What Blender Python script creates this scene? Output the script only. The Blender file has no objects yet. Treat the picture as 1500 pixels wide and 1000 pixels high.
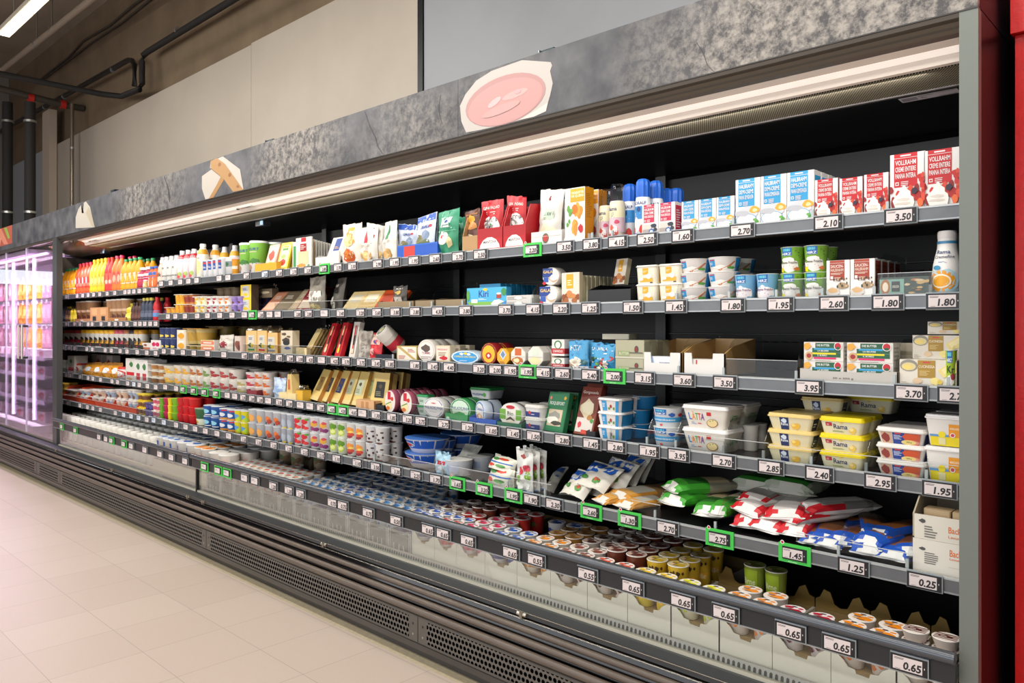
import bpy, math, random
from mathutils import Vector, Matrix, noise
R = random.Random(7)
# ---------------------------------------------------------------- camera, world, big lights, exposure
FPX = 1125.0; VPX = -435.0; HZ = 477.0; CH = 1.344
TH = math.atan((750 - VPX) / FPX); CT = math.cos(TH); ST = math.sin(TH)
scene = bpy.context.scene
cam = bpy.data.objects.new('camera', bpy.data.cameras.new('camera'))
scene.collection.objects.link(cam)
cam.location = (0, 0, CH)
cam.rotation_euler = (math.radians(90), 0, math.radians(90) - TH)
cam.data.sensor_width = 36.0; cam.data.lens = FPX / 1500 * 36.0
cam.data.shift_y = -(500 - HZ) / 1500.0
cam.data.clip_start = 0.05; cam.data.clip_end = 60
scene.camera = cam
vs = scene.view_settings
vs.view_transform = 'Standard'; vs.look = 'None'; vs.gamma = 1.0; vs.exposure = 0.0
vs.use_curve_mapping = False
world = bpy.data.worlds.new('store_air'); scene.world = world; world.use_nodes = True
world.node_tree.nodes['Background'].inputs[0].default_value = (0.95, 0.97, 1.0, 1)
world.node_tree.nodes['Background'].inputs[1].default_value = 0.55
scene.cycles.use_denoising = True
scene.cycles.max_bounces = 8; scene.cycles.transparent_max_bounces = 16
scene.cycles.sample_clamp_indirect = 4.0

def area(name, loc, rot, sx, sy, power, col=(1, 1, 1)):
    l = bpy.data.lights.new(name, 'AREA'); l.shape = 'RECTANGLE'; l.size = sx; l.size_y = sy
    l.energy = power; l.color = col
    o = bpy.data.objects.new(name, l); scene.collection.objects.link(o)
    o.location = loc; o.rotation_euler = rot
    return o
# two long rows of ceiling tubes over the aisle
area('aisle_tube_light', (-3.6, 1.15, 3.55), (math.radians(28), 0, 0), 11, 0.25, 150, (1, .95, .87))
area('aisle_tube_light', (-3.6, -0.9, 3.55), (math.radians(38), 0, 0), 11, 0.25, 165, (1, .96, .9))
# added fill behind the camera that brightens the case front
area('front_fill_light', (-3.5, -3.2, 1.7), (math.radians(88), 0, 0), 11, 2.2, 200, (.93, .96, 1))

# the case's own lamp, just under its housing
area('case_lamp_light', (-4.05, 2.21, 2.0), (math.radians(52), 0, 0), 6.9, 0.03, 14, (1, .97, .94))

# ---------------------------------------------------------------- pixel to place helpers
def XP(px, y):
    r = (px - 750) / FPX
    return (r * ST * y - CT * y) / (ST + r * CT)
def P(px, py, y):
    x = XP(px, y); d = -CT * x + ST * y
    return (x, y, CH - (py - HZ) * d / FPX)
def PX(px, py, x):
    r = (px - 750) / FPX
    y = x * (ST + r * CT) / (r * ST - CT); d = -CT * x + ST * y
    return (x, y, CH - (py - HZ) * d / FPX)

# ---------------------------------------------------------------- materials
MATS = {}
def lin(h):
    if isinstance(h, str):
        h = h.lstrip('#'); c = [int(h[i:i+2], 16) / 255 for i in (0, 2, 4)]
    else: c = h
    return tuple(x / 12.92 if x <= .04045 else ((x + .055) / 1.055) ** 2.4 for x in c) + (1,)
def M(col, rough=.42, metal=0.0, emit=0.0, spec=.5):
    key = (str(col), rough, metal, emit, spec)
    if key in MATS: return MATS[key]
    m = bpy.data.materials.new('paint_' + str(col).strip('#').replace(' ', '')); m.use_nodes = True
    b = m.node_tree.nodes['Principled BSDF']
    b.inputs['Base Color'].default_value = lin(col)
    b.inputs['Roughness'].default_value = rough
    b.inputs['Metallic'].default_value = metal
    b.inputs['Specular IOR Level'].default_value = spec
    if emit:
        b.inputs['Emission Color'].default_value = lin(col); b.inputs['Emission Strength'].default_value = emit
    MATS[key] = m
    return m
def nodes(m): return m.node_tree.nodes, m.node_tree.links
def clear_mat(name, tint=(1, 1, 1), refl=.5, base=0.03, rough=.03):
    """thin clear plastic or glass sheet: transparent with a fresnel reflection"""
    m = bpy.data.materials.new(name); m.use_nodes = True
    n, l = nodes(m); n.clear()
    out = n.new('ShaderNodeOutputMaterial'); mix = n.new('ShaderNodeMixShader')
    tr = n.new('ShaderNodeBsdfTransparent'); tr.inputs[0].default_value = tint + (1,)
    gl = n.new('ShaderNodeBsdfGlossy'); gl.inputs['Roughness'].default_value = rough
    fr = n.new('ShaderNodeFresnel'); fr.inputs[0].default_value = 1.35
    ma = n.new('ShaderNodeMath'); ma.operation = 'MULTIPLY_ADD'; ma.inputs[1].default_value = refl; ma.inputs[2].default_value = base
    l.new(fr.outputs[0], ma.inputs[0]); l.new(ma.outputs[0], mix.inputs[0])
    l.new(tr.outputs[0], mix.inputs[1]); l.new(gl.outputs[0], mix.inputs[2]); l.new(mix.outputs[0], out.inputs[0])
    return m
def noise_mat(name, c1, c2, scale, rough=.6, detail=6, bump=0.0, lo=.35, hi=.65, metal=0.0, stretch=None, spec=.5):
    m = bpy.data.materials.new(name); m.use_nodes = True
    n, l = nodes(m); b = n['Principled BSDF']
    tc = n.new('ShaderNodeTexCoord'); mp = n.new('ShaderNodeMapping'); no = n.new('ShaderNodeTexNoise'); cr = n.new('ShaderNodeValToRGB')
    if stretch: mp.inputs['Scale'].default_value = stretch
    no.inputs['Scale'].default_value = scale; no.inputs['Detail'].default_value = detail; no.inputs['Roughness'].default_value = .62
    cr.color_ramp.elements[0].position = lo; cr.color_ramp.elements[0].color = lin(c1)
    cr.color_ramp.elements[1].position = hi; cr.color_ramp.elements[1].color = lin(c2)
    l.new(tc.outputs['Object'], mp.inputs[0]); l.new(mp.outputs[0], no.inputs['Vector']); l.new(no.outputs[0], cr.inputs[0])
    l.new(cr.outputs[0], b.inputs['Base Color'])
    b.inputs['Roughness'].default_value = rough; b.inputs['Metallic'].default_value = metal; b.inputs['Specular IOR Level'].default_value = spec
    if bump:
        bp = n.new('ShaderNodeBump'); bp.inputs['Strength'].default_value = bump; bp.inputs['Distance'].default_value = .004
        l.new(no.outputs[0], bp.inputs['Height']); l.new(bp.outputs[0], b.inputs['Normal'])
    return m
GLASS = clear_mat('riser_glass', (.97, .98, .97), .45, .02, .02)
CLEAR = clear_mat('clear_acrylic', (.97, .98, .98), .3, .012, .05)
FILM = clear_mat('plastic_film', (.9, .9, .88), .5, .10, .15)
CRATE = clear_mat('crate_plastic', (.72, .74, .74), .6, .16, .15)
DOORG = clear_mat('door_glass', (.98, .96, 1), .7, .03, .02)

# ---------------------------------------------------------------- mesh builder
FONTC = {}
def text_geo(s):
    if s in FONTC: return FONTC[s]
    cu = bpy.data.curves.new('glyphs', 'FONT'); cu.body = s; cu.resolution_u = 2; cu.offset = .034 if len(s) == 4 and s[1] == '.' else .014
    o = bpy.data.objects.new('glyphs', cu); scene.collection.objects.link(o)
    dg = bpy.context.evaluated_depsgraph_get(); dg.update()
    me = bpy.data.meshes.new_from_object(o.evaluated_get(dg))
    vs_ = [(v.co.x, v.co.y) for v in me.vertices]; fs = [tuple(p.vertices) for p in me.polygons]
    bpy.data.objects.remove(o); bpy.data.curves.remove(cu); bpy.data.meshes.remove(me)
    x0 = min(v[0] for v in vs_); x1 = max(v[0] for v in vs_); y0 = min(v[1] for v in vs_); y1 = max(v[1] for v in vs_)
    vs_ = [((a - x0) / (x1 - x0), (b - y0) / (y1 - y0)) for a, b in vs_]
    FONTC[s] = (vs_, fs); return FONTC[s]

class MB:
    def __init__(s): s.v = []; s.f = []; s.mi = []; s.mats = []; s.sm = []; s.e = 0
    def mid(s, m):
        if not isinstance(m, bpy.types.Material): m = M(m)
        for i, k in enumerate(s.mats):
            if k is m: return i
        s.mats.append(m); return len(s.mats) - 1
    def add(s, vs, fs, m, smooth=False, X=None):
        o = len(s.v); i = s.mid(m)
        s.v += [tuple(X @ Vector(v)) for v in vs] if X else [tuple(v) for v in vs]
        for f in fs: s.f.append(tuple(a + o for a in f)); s.mi.append(i); s.sm.append(smooth)
        return s
    def box(s, x0, x1, y0, y1, z0, z1, m, X=None):
        vs = [(x, y, z) for z in (z0, z1) for y in (y0, y1) for x in (x0, x1)]
        return s.add(vs, [(0, 2, 3, 1), (4, 5, 7, 6), (0, 1, 5, 4), (2, 6, 7, 3), (0, 4, 6, 2), (1, 3, 7, 5)], m, False, X)
    def loft(s, rings, m, caps=(True, True), smooth=True, closed=True, X=None):
        n = len(rings[0]); vs = [p for r in rings for p in r]; fs = []
        for i in range(len(rings) - 1):
            for j in range(n if closed else n - 1):
                k = (j + 1) % n
                fs.append((i * n + j, i * n + k, (i + 1) * n + k, (i + 1) * n + j))
        s.add(vs, fs, m, smooth, X)
        if caps[0]: s.add(rings[0], [tuple(range(n))[::-1]], m, False, X)
        if caps[1]: s.add(rings[-1], [tuple(range(n))], m, False, X)
        return s
    def lathe(s, prof, m, seg=20, c=(0, 0, 0), caps=(True, True), smooth=True, X=None):
        rings = [[(c[0] + r * math.cos(2 * math.pi * k / seg), c[1] + r * math.sin(2 * math.pi * k / seg), c[2] + z) for k in range(seg)] for r, z in prof]
        return s.loft(rings, m, caps, smooth, True, X)
    def tube(s, pts, r, m, seg=12, caps=(True, True)):
        pts = [Vector(p) for p in pts]; rings = []
        for i, p in enumerate(pts):
            t = (pts[min(i + 1, len(pts) - 1)] - pts[max(i - 1, 0)]).normalized()
            a = t.cross(Vector((0, 0, 1)))
            if a.length < .05: a = t.cross(Vector((0, 1, 0)))
            a.normalize(); b = t.cross(a)
            rings.append([tuple(p + a * r * math.cos(2 * math.pi * k / seg) + b * r * math.sin(2 * math.pi * k / seg)) for k in range(seg)])
        return s.loft(rings, m, caps)
    def extrude_x(s, prof, x0, x1, m, smooth=False, closed=True):
        """prof = [(y,z)...] swept from x0 to x1"""
        n = len(prof); vs = [(x0, y, z) for y, z in prof] + [(x1, y, z) for y, z in prof]
        fs = [(j, (j + 1) % n, n + (j + 1) % n, n + j) for j in range(n if closed else n - 1)]
        if closed: fs += [tuple(range(n)), tuple(range(2 * n - 1, n - 1, -1))]
        return s.add(vs, fs, m, smooth)
    # ---- printed artwork laid on a mapped surface S(u,v,e)
    def art(s, S, items, curved=False, e0=.0003):
        e = e0; S0 = S
        S = (lambda u, v, e: S0(u, min(max(v, 0.), 1.), e)) if curved else (lambda u, v, e: S0(min(max(u, 0.), 1.), min(max(v, 0.), 1.), e))
        for it in items:
            k = it[0]; e += .00018
            if k == 'r':
                _, u0, v0, u1, v1, c = it
                nu = max(1, int(math.ceil(abs(u1 - u0) * (9 if curved else 1)))); nv = 2 if curved else 1
                vs = [S(u0 + (u1 - u0) * i / nu, v0 + (v1 - v0) * j / nv, e) for j in range(nv + 1) for i in range(nu + 1)]
                fs = [(j * (nu + 1) + i, j * (nu + 1) + i + 1, (j + 1) * (nu + 1) + i + 1, (j + 1) * (nu + 1) + i) for j in range(nv) for i in range(nu)]
                s.add(vs, fs, c, curved)
            elif k in 'ebp':
                if k == 'p':
                    pts = it[1]; c = it[2]
                    cu = sum(p[0] for p in pts) / len(pts); cv = sum(p[1] for p in pts) / len(pts)
                else:
                    _, cu, cv, ru, rv, c = it[:6]
                    rr = random.Random(it[6] if len(it) > 6 else 1); n = 14 if k == 'e' else 11
                    pts = [(cu + ru * math.cos(2 * math.pi * i / n) * (1 if k == 'e' else rr.uniform(.72, 1.12)),
                            cv + rv * math.sin(2 * math.pi * i / n) * (1 if k == 'e' else rr.uniform(.72, 1.12))) for i in range(n)]
                n = len(pts); K = 3 if curved else 1
                vs = [S(cu, cv, e)] + [S(cu + (p[0] - cu) * q / K, cv + (p[1] - cv) * q / K, e) for q in range(1, K + 1) for p in pts]
                fs = [(0, 1 + i, 1 + (i + 1) % n) for i in range(n)]
                for q in range(K - 1):
                    fs += [(1 + q * n + i, 1 + (q + 1) * n + i, 1 + (q + 1) * n + (i + 1) % n, 1 + q * n + (i + 1) % n) for i in range(n)]
                s.add(vs, fs, c, curved)
            elif k == 't':
                _, t, u0, v0, u1, v1, c = it[:7]; sl = it[7] if len(it) > 7 else 0
                g = text_geo(t)
                s.add([S(u0 + a * (u1 - u0) + sl * b * (v1 - v0), v0 + b * (v1 - v0), e + (.0005 if curved else 0)) for a, b in g[0]], g[1], c)
            elif k == 'l':
                _, u0, v0, u1, v1, n, c = it; rr = random.Random(int(u0 * 97 + v0 * 31 + n))
                for i in range(n):
                    a = v0 + (v1 - v0) * i / n; b = a + (v1 - v0) / n * .45; uu = u0 + (u1 - u0) * rr.uniform(.55, 1)
                    s.add([S(u0, a, e), S(uu, a, e), S(uu, b, e), S(u0, b, e)], [(0, 1, 2, 3)], c)
        return s
    def mesh(s, name):
        me = bpy.data.meshes.new(name); me.from_pydata(s.v, [], s.f)
        for m in s.mats: me.materials.append(m)
        me.polygons.foreach_set('material_index', s.mi)
        me.polygons.foreach_set('use_smooth', s.sm)
        me.update(); return me
    def build(s, name, parent=None, loc=None):
        o = bpy.data.objects.new(name, s.mesh(name)); scene.collection.objects.link(o)
        if parent: o.parent = parent
        if loc: o.location = loc
        return o

USED = {}
def tag(o, label, cat, group=None):
    for a_, b_ in ((' row back', ' row'), (' on the bottom well', ' in the well'), ('bottom well', 'well'), (', top shelf', ', top'), (' from left,', ' left,')):
        if len(label.split()) > 16: label = label.replace(a_, b_)
    if label in USED: USED[label].append(o.name)
    else: USED[label] = [o.name]
    n = len(label.split())
    if n < 4 or n > 16: print('LABELLEN', n, label)
    o['label'] = label; o['category'] = cat
    if group: o['group'] = group
    return o
def struct(o): o['kind'] = 'structure'; return o
def empty(name, loc=(0, 0, 0), rot=(0, 0, 0)):
    o = bpy.data.objects.new(name, None); o.empty_display_size = .02; scene.collection.objects.link(o)
    o.location = loc; o.rotation_euler = rot; return o
ORD = ['first', 'second', 'third', 'fourth', 'fifth', 'sixth', 'seventh', 'eighth', 'ninth', 'tenth', 'eleventh', 'twelfth', 'thirteenth', 'fourteenth', 'fifteenth', 'sixteenth', 'seventeenth', 'eighteenth', 'nineteenth', 'twentieth'] 
B9 = ORD[:9]
for tw, th_ in (('twenty', 'thirtieth'), ('thirty', 'fortieth'), ('forty', 'fiftieth'), ('fifty', 'sixtieth'), ('sixty', 'seventieth')):
    ORD += [tw + '-' + a for a in B9] + [th_]
# ---------------------------------------------------------------- THE SHELL
D0 = 2.08                       # plane of the case front (posts, riser glass, doors)
XR = -.4516; XL = XP(78, D0); XJ = XP(288, D0); XF = -13.0; XE = XP(83, 2.31) - .03
# floor: pale beige 33 cm tiles
fl = bpy.data.materials.new('beige_floor_tile'); fl.use_nodes = True
n, l = nodes(fl); b = n['Principled BSDF']
tc = n.new('ShaderNodeTexCoord'); mp = n.new('ShaderNodeMapping'); br = n.new('ShaderNodeTexBrick')
mp.inputs['Location'].default_value = (3.283, -1.248, 0)
br.offset = 0; br.squash = 1
br.inputs['Scale'].default_value = 1; br.inputs['Brick Width'].default_value = .329; br.inputs['Row Height'].default_value = .345
br.inputs['Mortar Size'].default_value = .0016; br.inputs['Mortar Smooth'].default_value = .3; br.inputs['Bias'].default_value = 0
br.inputs['Color1'].default_value = lin('#c3b4a8'); br.inputs['Color2'].default_value = lin('#beaea2'); br.inputs['Mortar'].default_value = lin('#a0968a')
no = n.new('ShaderNodeTexNoise'); no.inputs['Scale'].default_value = 260; no.inputs['Detail'].default_value = 2
cr = n.new('ShaderNodeValToRGB'); cr.color_ramp.elements[0].position = .28; cr.color_ramp.elements[0].color = (.82, .8, .78, 1); cr.color_ramp.elements[1].position = .42; cr.color_ramp.elements[1].color = (1, 1, 1, 1)
mx = n.new('ShaderNodeMixRGB'); mx.blend_type = 'MULTIPLY'; mx.inputs[0].default_value = .7
l.new(tc.outputs['Object'], mp.inputs[0]); l.new(mp.outputs[0], br.inputs['Vector']); l.new(tc.outputs['Object'], no.inputs['Vector'])
l.new(no.outputs[0], cr.inputs[0]); l.new(br.outputs['Color'], mx.inputs[1]); l.new(cr.outputs[0], mx.inputs[2]); l.new(mx.outputs[0], b.inputs['Base Color'])
b.inputs['Roughness'].default_value = .42; b.inputs['Specular IOR Level'].default_value = .4
struct(MB().box(-14, 3, -5, 3.3, -.05, 0, fl).build('floor'))
# pale cove skirting that meets the plinth of the case
struct(MB().extrude_x([(1.955, 0), (2.004, 0), (2.004, .012), (1.97, .004)], XF, -.40, noise_mat('cove_tile', '#a89c82', '#b4a88e', 60, .3)).build('baseboard_case'))
# back wall: dark concrete, cladding boards in front of it
conc = noise_mat('brown_concrete', '#665743', '#776650', 1.6, .85, 8, .1)
struct(MB().box(-14, 3, 3.3, 3.5, 0, 5.2, conc).build('wall_back'))
struct(MB().box(-14, 3, -5, 3.5, 5.2, 5.3, noise_mat('ceiling_grey', '#8a7e6c', '#988c78', 1.2, .9)).build('ceiling'))
boardm = noise_mat('beige_cladding', '#a1988c', '#a89f92', 1.2, .55)
greym = noise_mat('grey_cladding', '#7e8185', '#888b90', 1.0, .5)
bluelitm = noise_mat('bluelit_cladding', '#8f9398', '#989ca2', 1.0, .5)  # bluish light on the far boards, put into their colour
YW = 3.2
def zat(px, py, y=YW): return P(px, py, y)[2]
def wallboard(pa, pb, ya, m, nm):
    x0 = XP(pa, YW); x1 = XP(pb, YW)
    struct(MB().box(x0 + .002, x1 - .002, YW, YW + .05, .1, zat((pa + pb) / 2, ya), m).build(nm))
zt1 = zat(72, 217); zt0 = zat(0, 253)
zt2 = zat(368, 66); zt3 = zat(499, 0)
def wb(xa, xb, z, m, nm): struct(MB().box(xa + .002, xb - .002, YW, YW + .05, .1, z, m).build(nm))
wb(-14, XP(62, YW), (zt0 + zat(62, 220)) / 2, bluelitm, 'wall_cladding_far')
wb(XP(72, YW), XP(368, YW), (zt1 + zt2) / 2, boardm, 'wall_cladding_left')
wb(XP(368, YW), XP(613, YW), zt3 + .02, boardm, 'wall_cladding_middle')
wb(XP(621, YW), 3, 5.19, greym, 'wall_cladding_right')
struct(MB().box(XP(613, YW) + .002, XP(621, YW) - .002, YW - .01, YW + .05, .1, 5.19, M('#24262a', .35, .6)).build('trim_1'))
# beige post at the far end of the boards
x0, x1 = XP(62, 3.1), XP(72, 3.1)
struct(MB().box(x0, x1, 3.1, 3.19, .1, zat(66, 163, 3.1), M('#b3a695', .5)).build('trim_2'))
# red portal beside the case
redm = noise_mat('red_enamel', '#c50508', '#d20a0c', 90, .3, 3, .15)
mb = MB().box(XP(1487, 2.35), .9, 2.35, 3.0, 0, zat(1490, 52, 2.35), redm)
mb.box(XP(1480, 2.33), .9, 2.33, 3.0, zat(1490, 52, 2.35) + .002, 5.19, redm)
struct(mb.build('wall_red_portal'))
# rest of the shop, seen only in reflections: wall behind the camera with a bright window band
struct(MB().box(-14, 3, -5.1, -5, 0, 5.2, M('#8d877e', .8)).build('wall_front'))
struct(MB().box(3, 3.1, -5, 3.5, 0, 5.2, M('#8d877e', .8)).build('wall_right'))
struct(MB().box(-14.1, -14, -5, 3.5, 0, 5.2, M('#7d7973', .8)).build('wall_left'))
struct(MB().box(-14, -13.98, -2.5, 1.25, 2.0, 2.22, M((.92, .97, 1), .5, 0, 2.2)).build('window_1'))

# ---------------------------------------------------------------- THE REFRIGERATED CASES
blk = noise_mat('black_liner', '#030304', '#060607', 3, .42, 3, spec=.3)
charc = M('#2e3033', .35, .3); dkgrey = M('#3c3f42', .4, .4); postm = M('#6c726c', .45, .1); kick = noise_mat('plinth_grey', '#3a3734', '#423f3b', 3, .35)
tubem = noise_mat('bumper_taupe', '#554a41', '#5d5248', 5, .4); gloss = M('#0b0b0e', .08); chrome = M('#c8c4bc', .18, 1.0)
cream = M('#d9cfc2', .5)
def perf_mat(name, base, hole, sx, sz, r, axis='XZ', stag=True):
    """sheet metal punched with staggered round holes"""
    m = bpy.data.materials.new(name); m.use_nodes = True; n, l = nodes(m); b = n['Principled BSDF']
    tc = n.new('ShaderNodeTexCoord'); sp = n.new('ShaderNodeSeparateXYZ'); l.new(tc.outputs['Object'], sp.inputs[0])
    def mth(op, a, bb=None):
        k = n.new('ShaderNodeMath'); k.operation = op
        for i, q in enumerate((a, bb)):
            if q is None: continue
            if isinstance(q, (int, float)): k.inputs[i].default_value = q
            else: l.new(q, k.inputs[i])
        return k.outputs[0]
    u = mth('DIVIDE', sp.outputs[axis[0]], sx); v = mth('DIVIDE', sp.outputs[axis[1]], sz)
    row = mth('FLOOR', v); half = mth('MULTIPLY', mth('MODULO', mth('ABSOLUTE', row), 2.0), .5) if stag else 0.0
    fu = mth('SUBTRACT', mth('FRACT', mth('ADD', mth('ADD', u, half), 1000.0)), .5); fv = mth('SUBTRACT', mth('FRACT', mth('ADD', v, 1000.0)), .5)
    du = mth('MULTIPLY', fu, sx); dv = mth('MULTIPLY', fv, sz)
    dist = mth('SQRT', mth('ADD', mth('MULTIPLY', du, du), mth('MULTIPLY', dv, dv)))
    inside = mth('LESS_THAN', dist, r)
    mx = n.new('ShaderNodeMixRGB'); mx.inputs[1].default_value = lin(base); mx.inputs[2].default_value = lin(hole)
    l.new(inside, mx.inputs[0]); l.new(mx.outputs[0], b.inputs['Base Color']); b.inputs['Roughness'].default_value = .5
    b.inputs['Metallic'].default_value = .0
    l.new(mth('MULTIPLY', mth('SUBTRACT', 1.0, inside), .5), b.inputs['Specular IOR Level'])
    return m
perf = perf_mat('punched_plinth_sheet', '#5b5651', '#060606', .0205, .0215, .0080)
honey = perf_mat('honeycomb_grille', '#958d78', '#1c1a15', .0075, .0065, .0026, 'XY')
def case_base(x0, x1, nm, label):
    root = empty(nm, ((x0 + x1) / 2, D0, 0)); off = Vector((-(x0 + x1) / 2, -D0, 0))
    def bld(mb, name):
        o = mb.build(name, root); o.location = off; return o
    bld(MB().extrude_x([(2.0, .002), (2.0, .05), (1.985, .055), (1.955, .058), (1.952, .082), (1.965, .082), (2.3, .082), (2.3, .002)], x0, x1, kick), 'plinth')
    mb = MB().extrude_x([(1.957, .084), (1.957, .188), (1.962, .19), (2.1, .19), (2.1, .084)], x0, x1, M('#5b5651', .5, .2))
    js = [x0 + .02] + [q_ for q_ in (XF + 1.5, XF + 3.5, XP(88, 1.957), XP(302, 1.957), XP(612, 1.957)) if x0 + .2 < q_ < x1 - .2] + [x1 - .02]
    for ja, jb in zip(js[:-1], js[1:]):
        pa_, pb_ = ja + .055, jb - .055
        mb.add([(pa_, 1.9565, .094), (pb_, 1.9565, .094), (pb_, 1.9565, .180), (pa_, 1.9565, .180)], [(0, 1, 2, 3)], perf)
        mb.box(jb - .002, jb + .002, 1.9560, 1.957, .086, .188, M('#2a2826'))
        for q_ in (pa_ - .025, pb_ + .025): mb.box(q_ - .004, q_ + .004, 1.956, 1.957, .150, .158, M('#181818')); mb.box(q_ - .004, q_ + .004, 1.956, 1.957, .108, .116, M('#8c8880'))
    bld(mb, 'grille_panel')
    bld(MB().extrude_x([(1.985, .192), (2.02, .30), (2.055, .302), (2.4, .302), (2.4, .192)], x0, x1, gloss), 'bumper_backing')
    for (y, z, r) in ((1.966, .206, .0145), (1.983, .239, .0125), (2.0, .271, .0115)):
        bld(MB().tube([(x0, y, z), (x1, y, z)], r, tubem, 16), 'bumper_rail')
    mb = MB().extrude_x([(2.012, .297), (2.014, .300), (2.052, .304), (2.052, .300)], x0, x1, chrome)
    mb.extrude_x([(2.020, .3045), (2.020, .318), (2.066, .330), (2.12, .330), (2.12, .3045)], x0, x1, dkgrey)
    mb.extrude_x([(2.0195, .3195), (2.0195, .3205), (2.0205, .3215), (2.0215, .3205)], x0, x1, chrome)
    bld(mb, 'door_track')
    return root, bld
bx = []
r1, bld1 = case_base(XL, XR, 'refrigerated_display_case', '')
tag(r1, 'long black open refrigerated display case with grey posts along the wall', 'display case')
# tank, back wall, top
mb = MB().extrude_x([(2.12, .19), (2.12, .33), (2.86, .33), (2.86, 2.02), (3.0, 2.02), (3.0, .19)], XE, XR - .04, blk)
bld1(mb, 'liner')
mb = MB()
for z in (1.79, 1.56, 1.31, 1.06, .83):
    mb.extrude_x([(2.852, z), (2.852, z + .002), (2.86, z + .004), (2.86, z - .002)], XL + .1, XR - .1, M('#1a1a1b', .3))
    k = 0; x = XL + .15
    while x < XR - .2:
        mb.box(x, x + .022, 2.849, 2.851, z - .03, z - .026, M('#000000', .9)); x += .04; k += 1
for xx in [XR - .06 - 1.3 * i for i in range(6)]:
    mb.box(xx - .025, xx + .025, 2.835, 2.86, .34, 1.99, M('#0c0c0d', .4))
for xx in (-.95, -1.55, -2.3, -3.1): mb.lathe([(.012, 0), (.012, .006), (.004, .008)], M('#2a2a2b', .3, .5), 10, X=Matrix.Translation((xx, 2.848, 1.83)) @ Matrix.Rotation(math.radians(90), 4, 'X'))
bld1(mb, 'back_panel_strips')
# canopy: trim, lamp housing, honeycomb, black roof
tr = [(2.082, 2.10), (2.086, 2.088), (2.098, 2.083), (2.104, 2.074), (2.100, 2.066), (2.106, 2.058), (2.122, 2.052), (2.125, 2.06), (2.125, 2.12), (2.082, 2.12)]
bld1(MB().extrude_x(tr, XL + .03, XR - .04, M('#5d554c', .32, .55)), 'canopy_trim')
lamp0 = XP(118, 2.15)
mb = MB().extrude_x([(2.1225, 2.051), (2.150, 2.043), (2.178, 2.034), (2.183, 2.012), (2.196, 2.010), (2.20, 2.03), (2.20, 2.07), (2.126, 2.07)], lamp0, XR - .041, M('#e6dacd', .45))
bld1(mb, 'lamp_housing')
lens = M((1, .96, .92), .4, 0, .45)
mb = MB(); mb.extrude_x([(2.150, 2.0425), (2.150, 2.0415), (2.176, 2.0332), (2.177, 2.0342)], lamp0 + .02, XR - .05, lens)
bld1(mb, 'lamp_lens')
mb = MB()
for sx_ in (XP(348, 2.15), XP(130, 2.15)):
    mb.box(sx_, sx_ + .16, 2.150, 2.176, 2.028, 2.0325, M('#e8e4e0')); mb.box(sx_ - .03, sx_ - .012, 2.158, 2.168, 2.025, 2.0325, M('#111111'))
    mb.box(sx_ + .02, sx_ + .06, 2.156, 2.166, 2.0275, 2.028, M('#c03030'))
    mb.box(sx_ + .07, sx_ + .13, 2.154, 2.170, 2.0275, 2.028, M('#777777'))
bld1(mb, 'lamp_sticker')
bld1(MB().box(lamp0, XR - .041, 2.20, 2.372, 2.008, 2.012, honey).box(lamp0, XR - .041, 2.372, 2.386, 2.004, 2.02, M('#6a6462', .4, .4)), 'air_grille')
bld1(MB().extrude_x([(2.386, 2.005), (2.84, 1.985), (2.86, 1.97), (2.86, 2.03), (2.386, 2.03)], XE, XR - .041, blk), 'canopy_roof')
mb = MB(); s0 = XP(1316, 2.40); s1 = XP(1402, 2.40)
mb.add([(s0, 2.395, 2.0035), (s1, 2.395, 2.0035), (s1, 2.44, 2.0015), (s0 + .0, 2.44, 2.0015)], [(0, 3, 2, 1)], M('#b8b2b6'))
mb.art(lambda u, v, e: (s0 + u * (s1 - s0), 2.395 + v * .045, 2.0035 - .002 * v - e), [('r', .03, .2, .3, .8, '#7b7680'), ('r', .34, .15, .6, .25, '#55505a'), ('r', .65, .1, .95, .16, '#55505a'), ('r', .65, .8, .95, .86, '#55505a'), ('t', 'AHT', .36, .4, .46, .7, '#403c44')])
bld1(mb, 'rating_sticker')
# little sensors hanging from the canopy
for a, bq in ((380, 326), (150, 368)):
    p = P(a, bq, 2.42)
    bld1(MB().box(p[0] - .05, p[0] + .05, 2.42, 2.47, p[2] - .02, p[2] + .02, M('#222428', .3)).box(p[0] + .01, p[0] + .045, 2.418, 2.42, p[2] - .016, p[2] + .016, M('#9bc4d8', .3)).box(p[0] - .01, p[0] + .01, 2.44, 2.46, p[2] + .02, 2.01, M('#222428', .3)), 'temperature_sensor')
# curved end deflector at the far end of the canopy
mb = MB()
xs = XP(84, 2.2)
mb.add([(xs, 2.12, 2.05), (lamp0, 2.14, 2.045), (lamp0 + .35, 2.45, 1.995), (xs - .2, 2.45, 1.99), (xs - .1, 2.3, 2.0)], [(0, 1, 2, 3, 4)], M('#77706c', .25, .7))
bld1(mb, 'canopy_deflector')
# posts and end panels
xp1 = XP(1405, D0)
postz = 2.098
bld1(MB().box(xp1, XR, D0, D0 + .03, .33, postz, postm), 'post')
bld1(MB().box(XR - .028, XR, D0 + .031, 3.0, .19, 2.099, M('#08070a', .3, spec=.08)), 'end_panel')
bld1(MB().box(XL, XP(84, D0), D0 - .005, D0 + .04, .3, postz, M('#4c4e50', .4, .3)), 'post')
mb = MB(); mb.loft([[(XL, D0 + .041, z), (XL + .004, D0 + .045, z), (XE + .02, 2.30, z), (XE + .02, 2.86, z), (XE, 2.86, z), (XE, 2.295, z)] for z in (.33, 2.0)], M('#6c655c', .4), smooth=False)
bld1(mb, 'end_panel')
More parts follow.
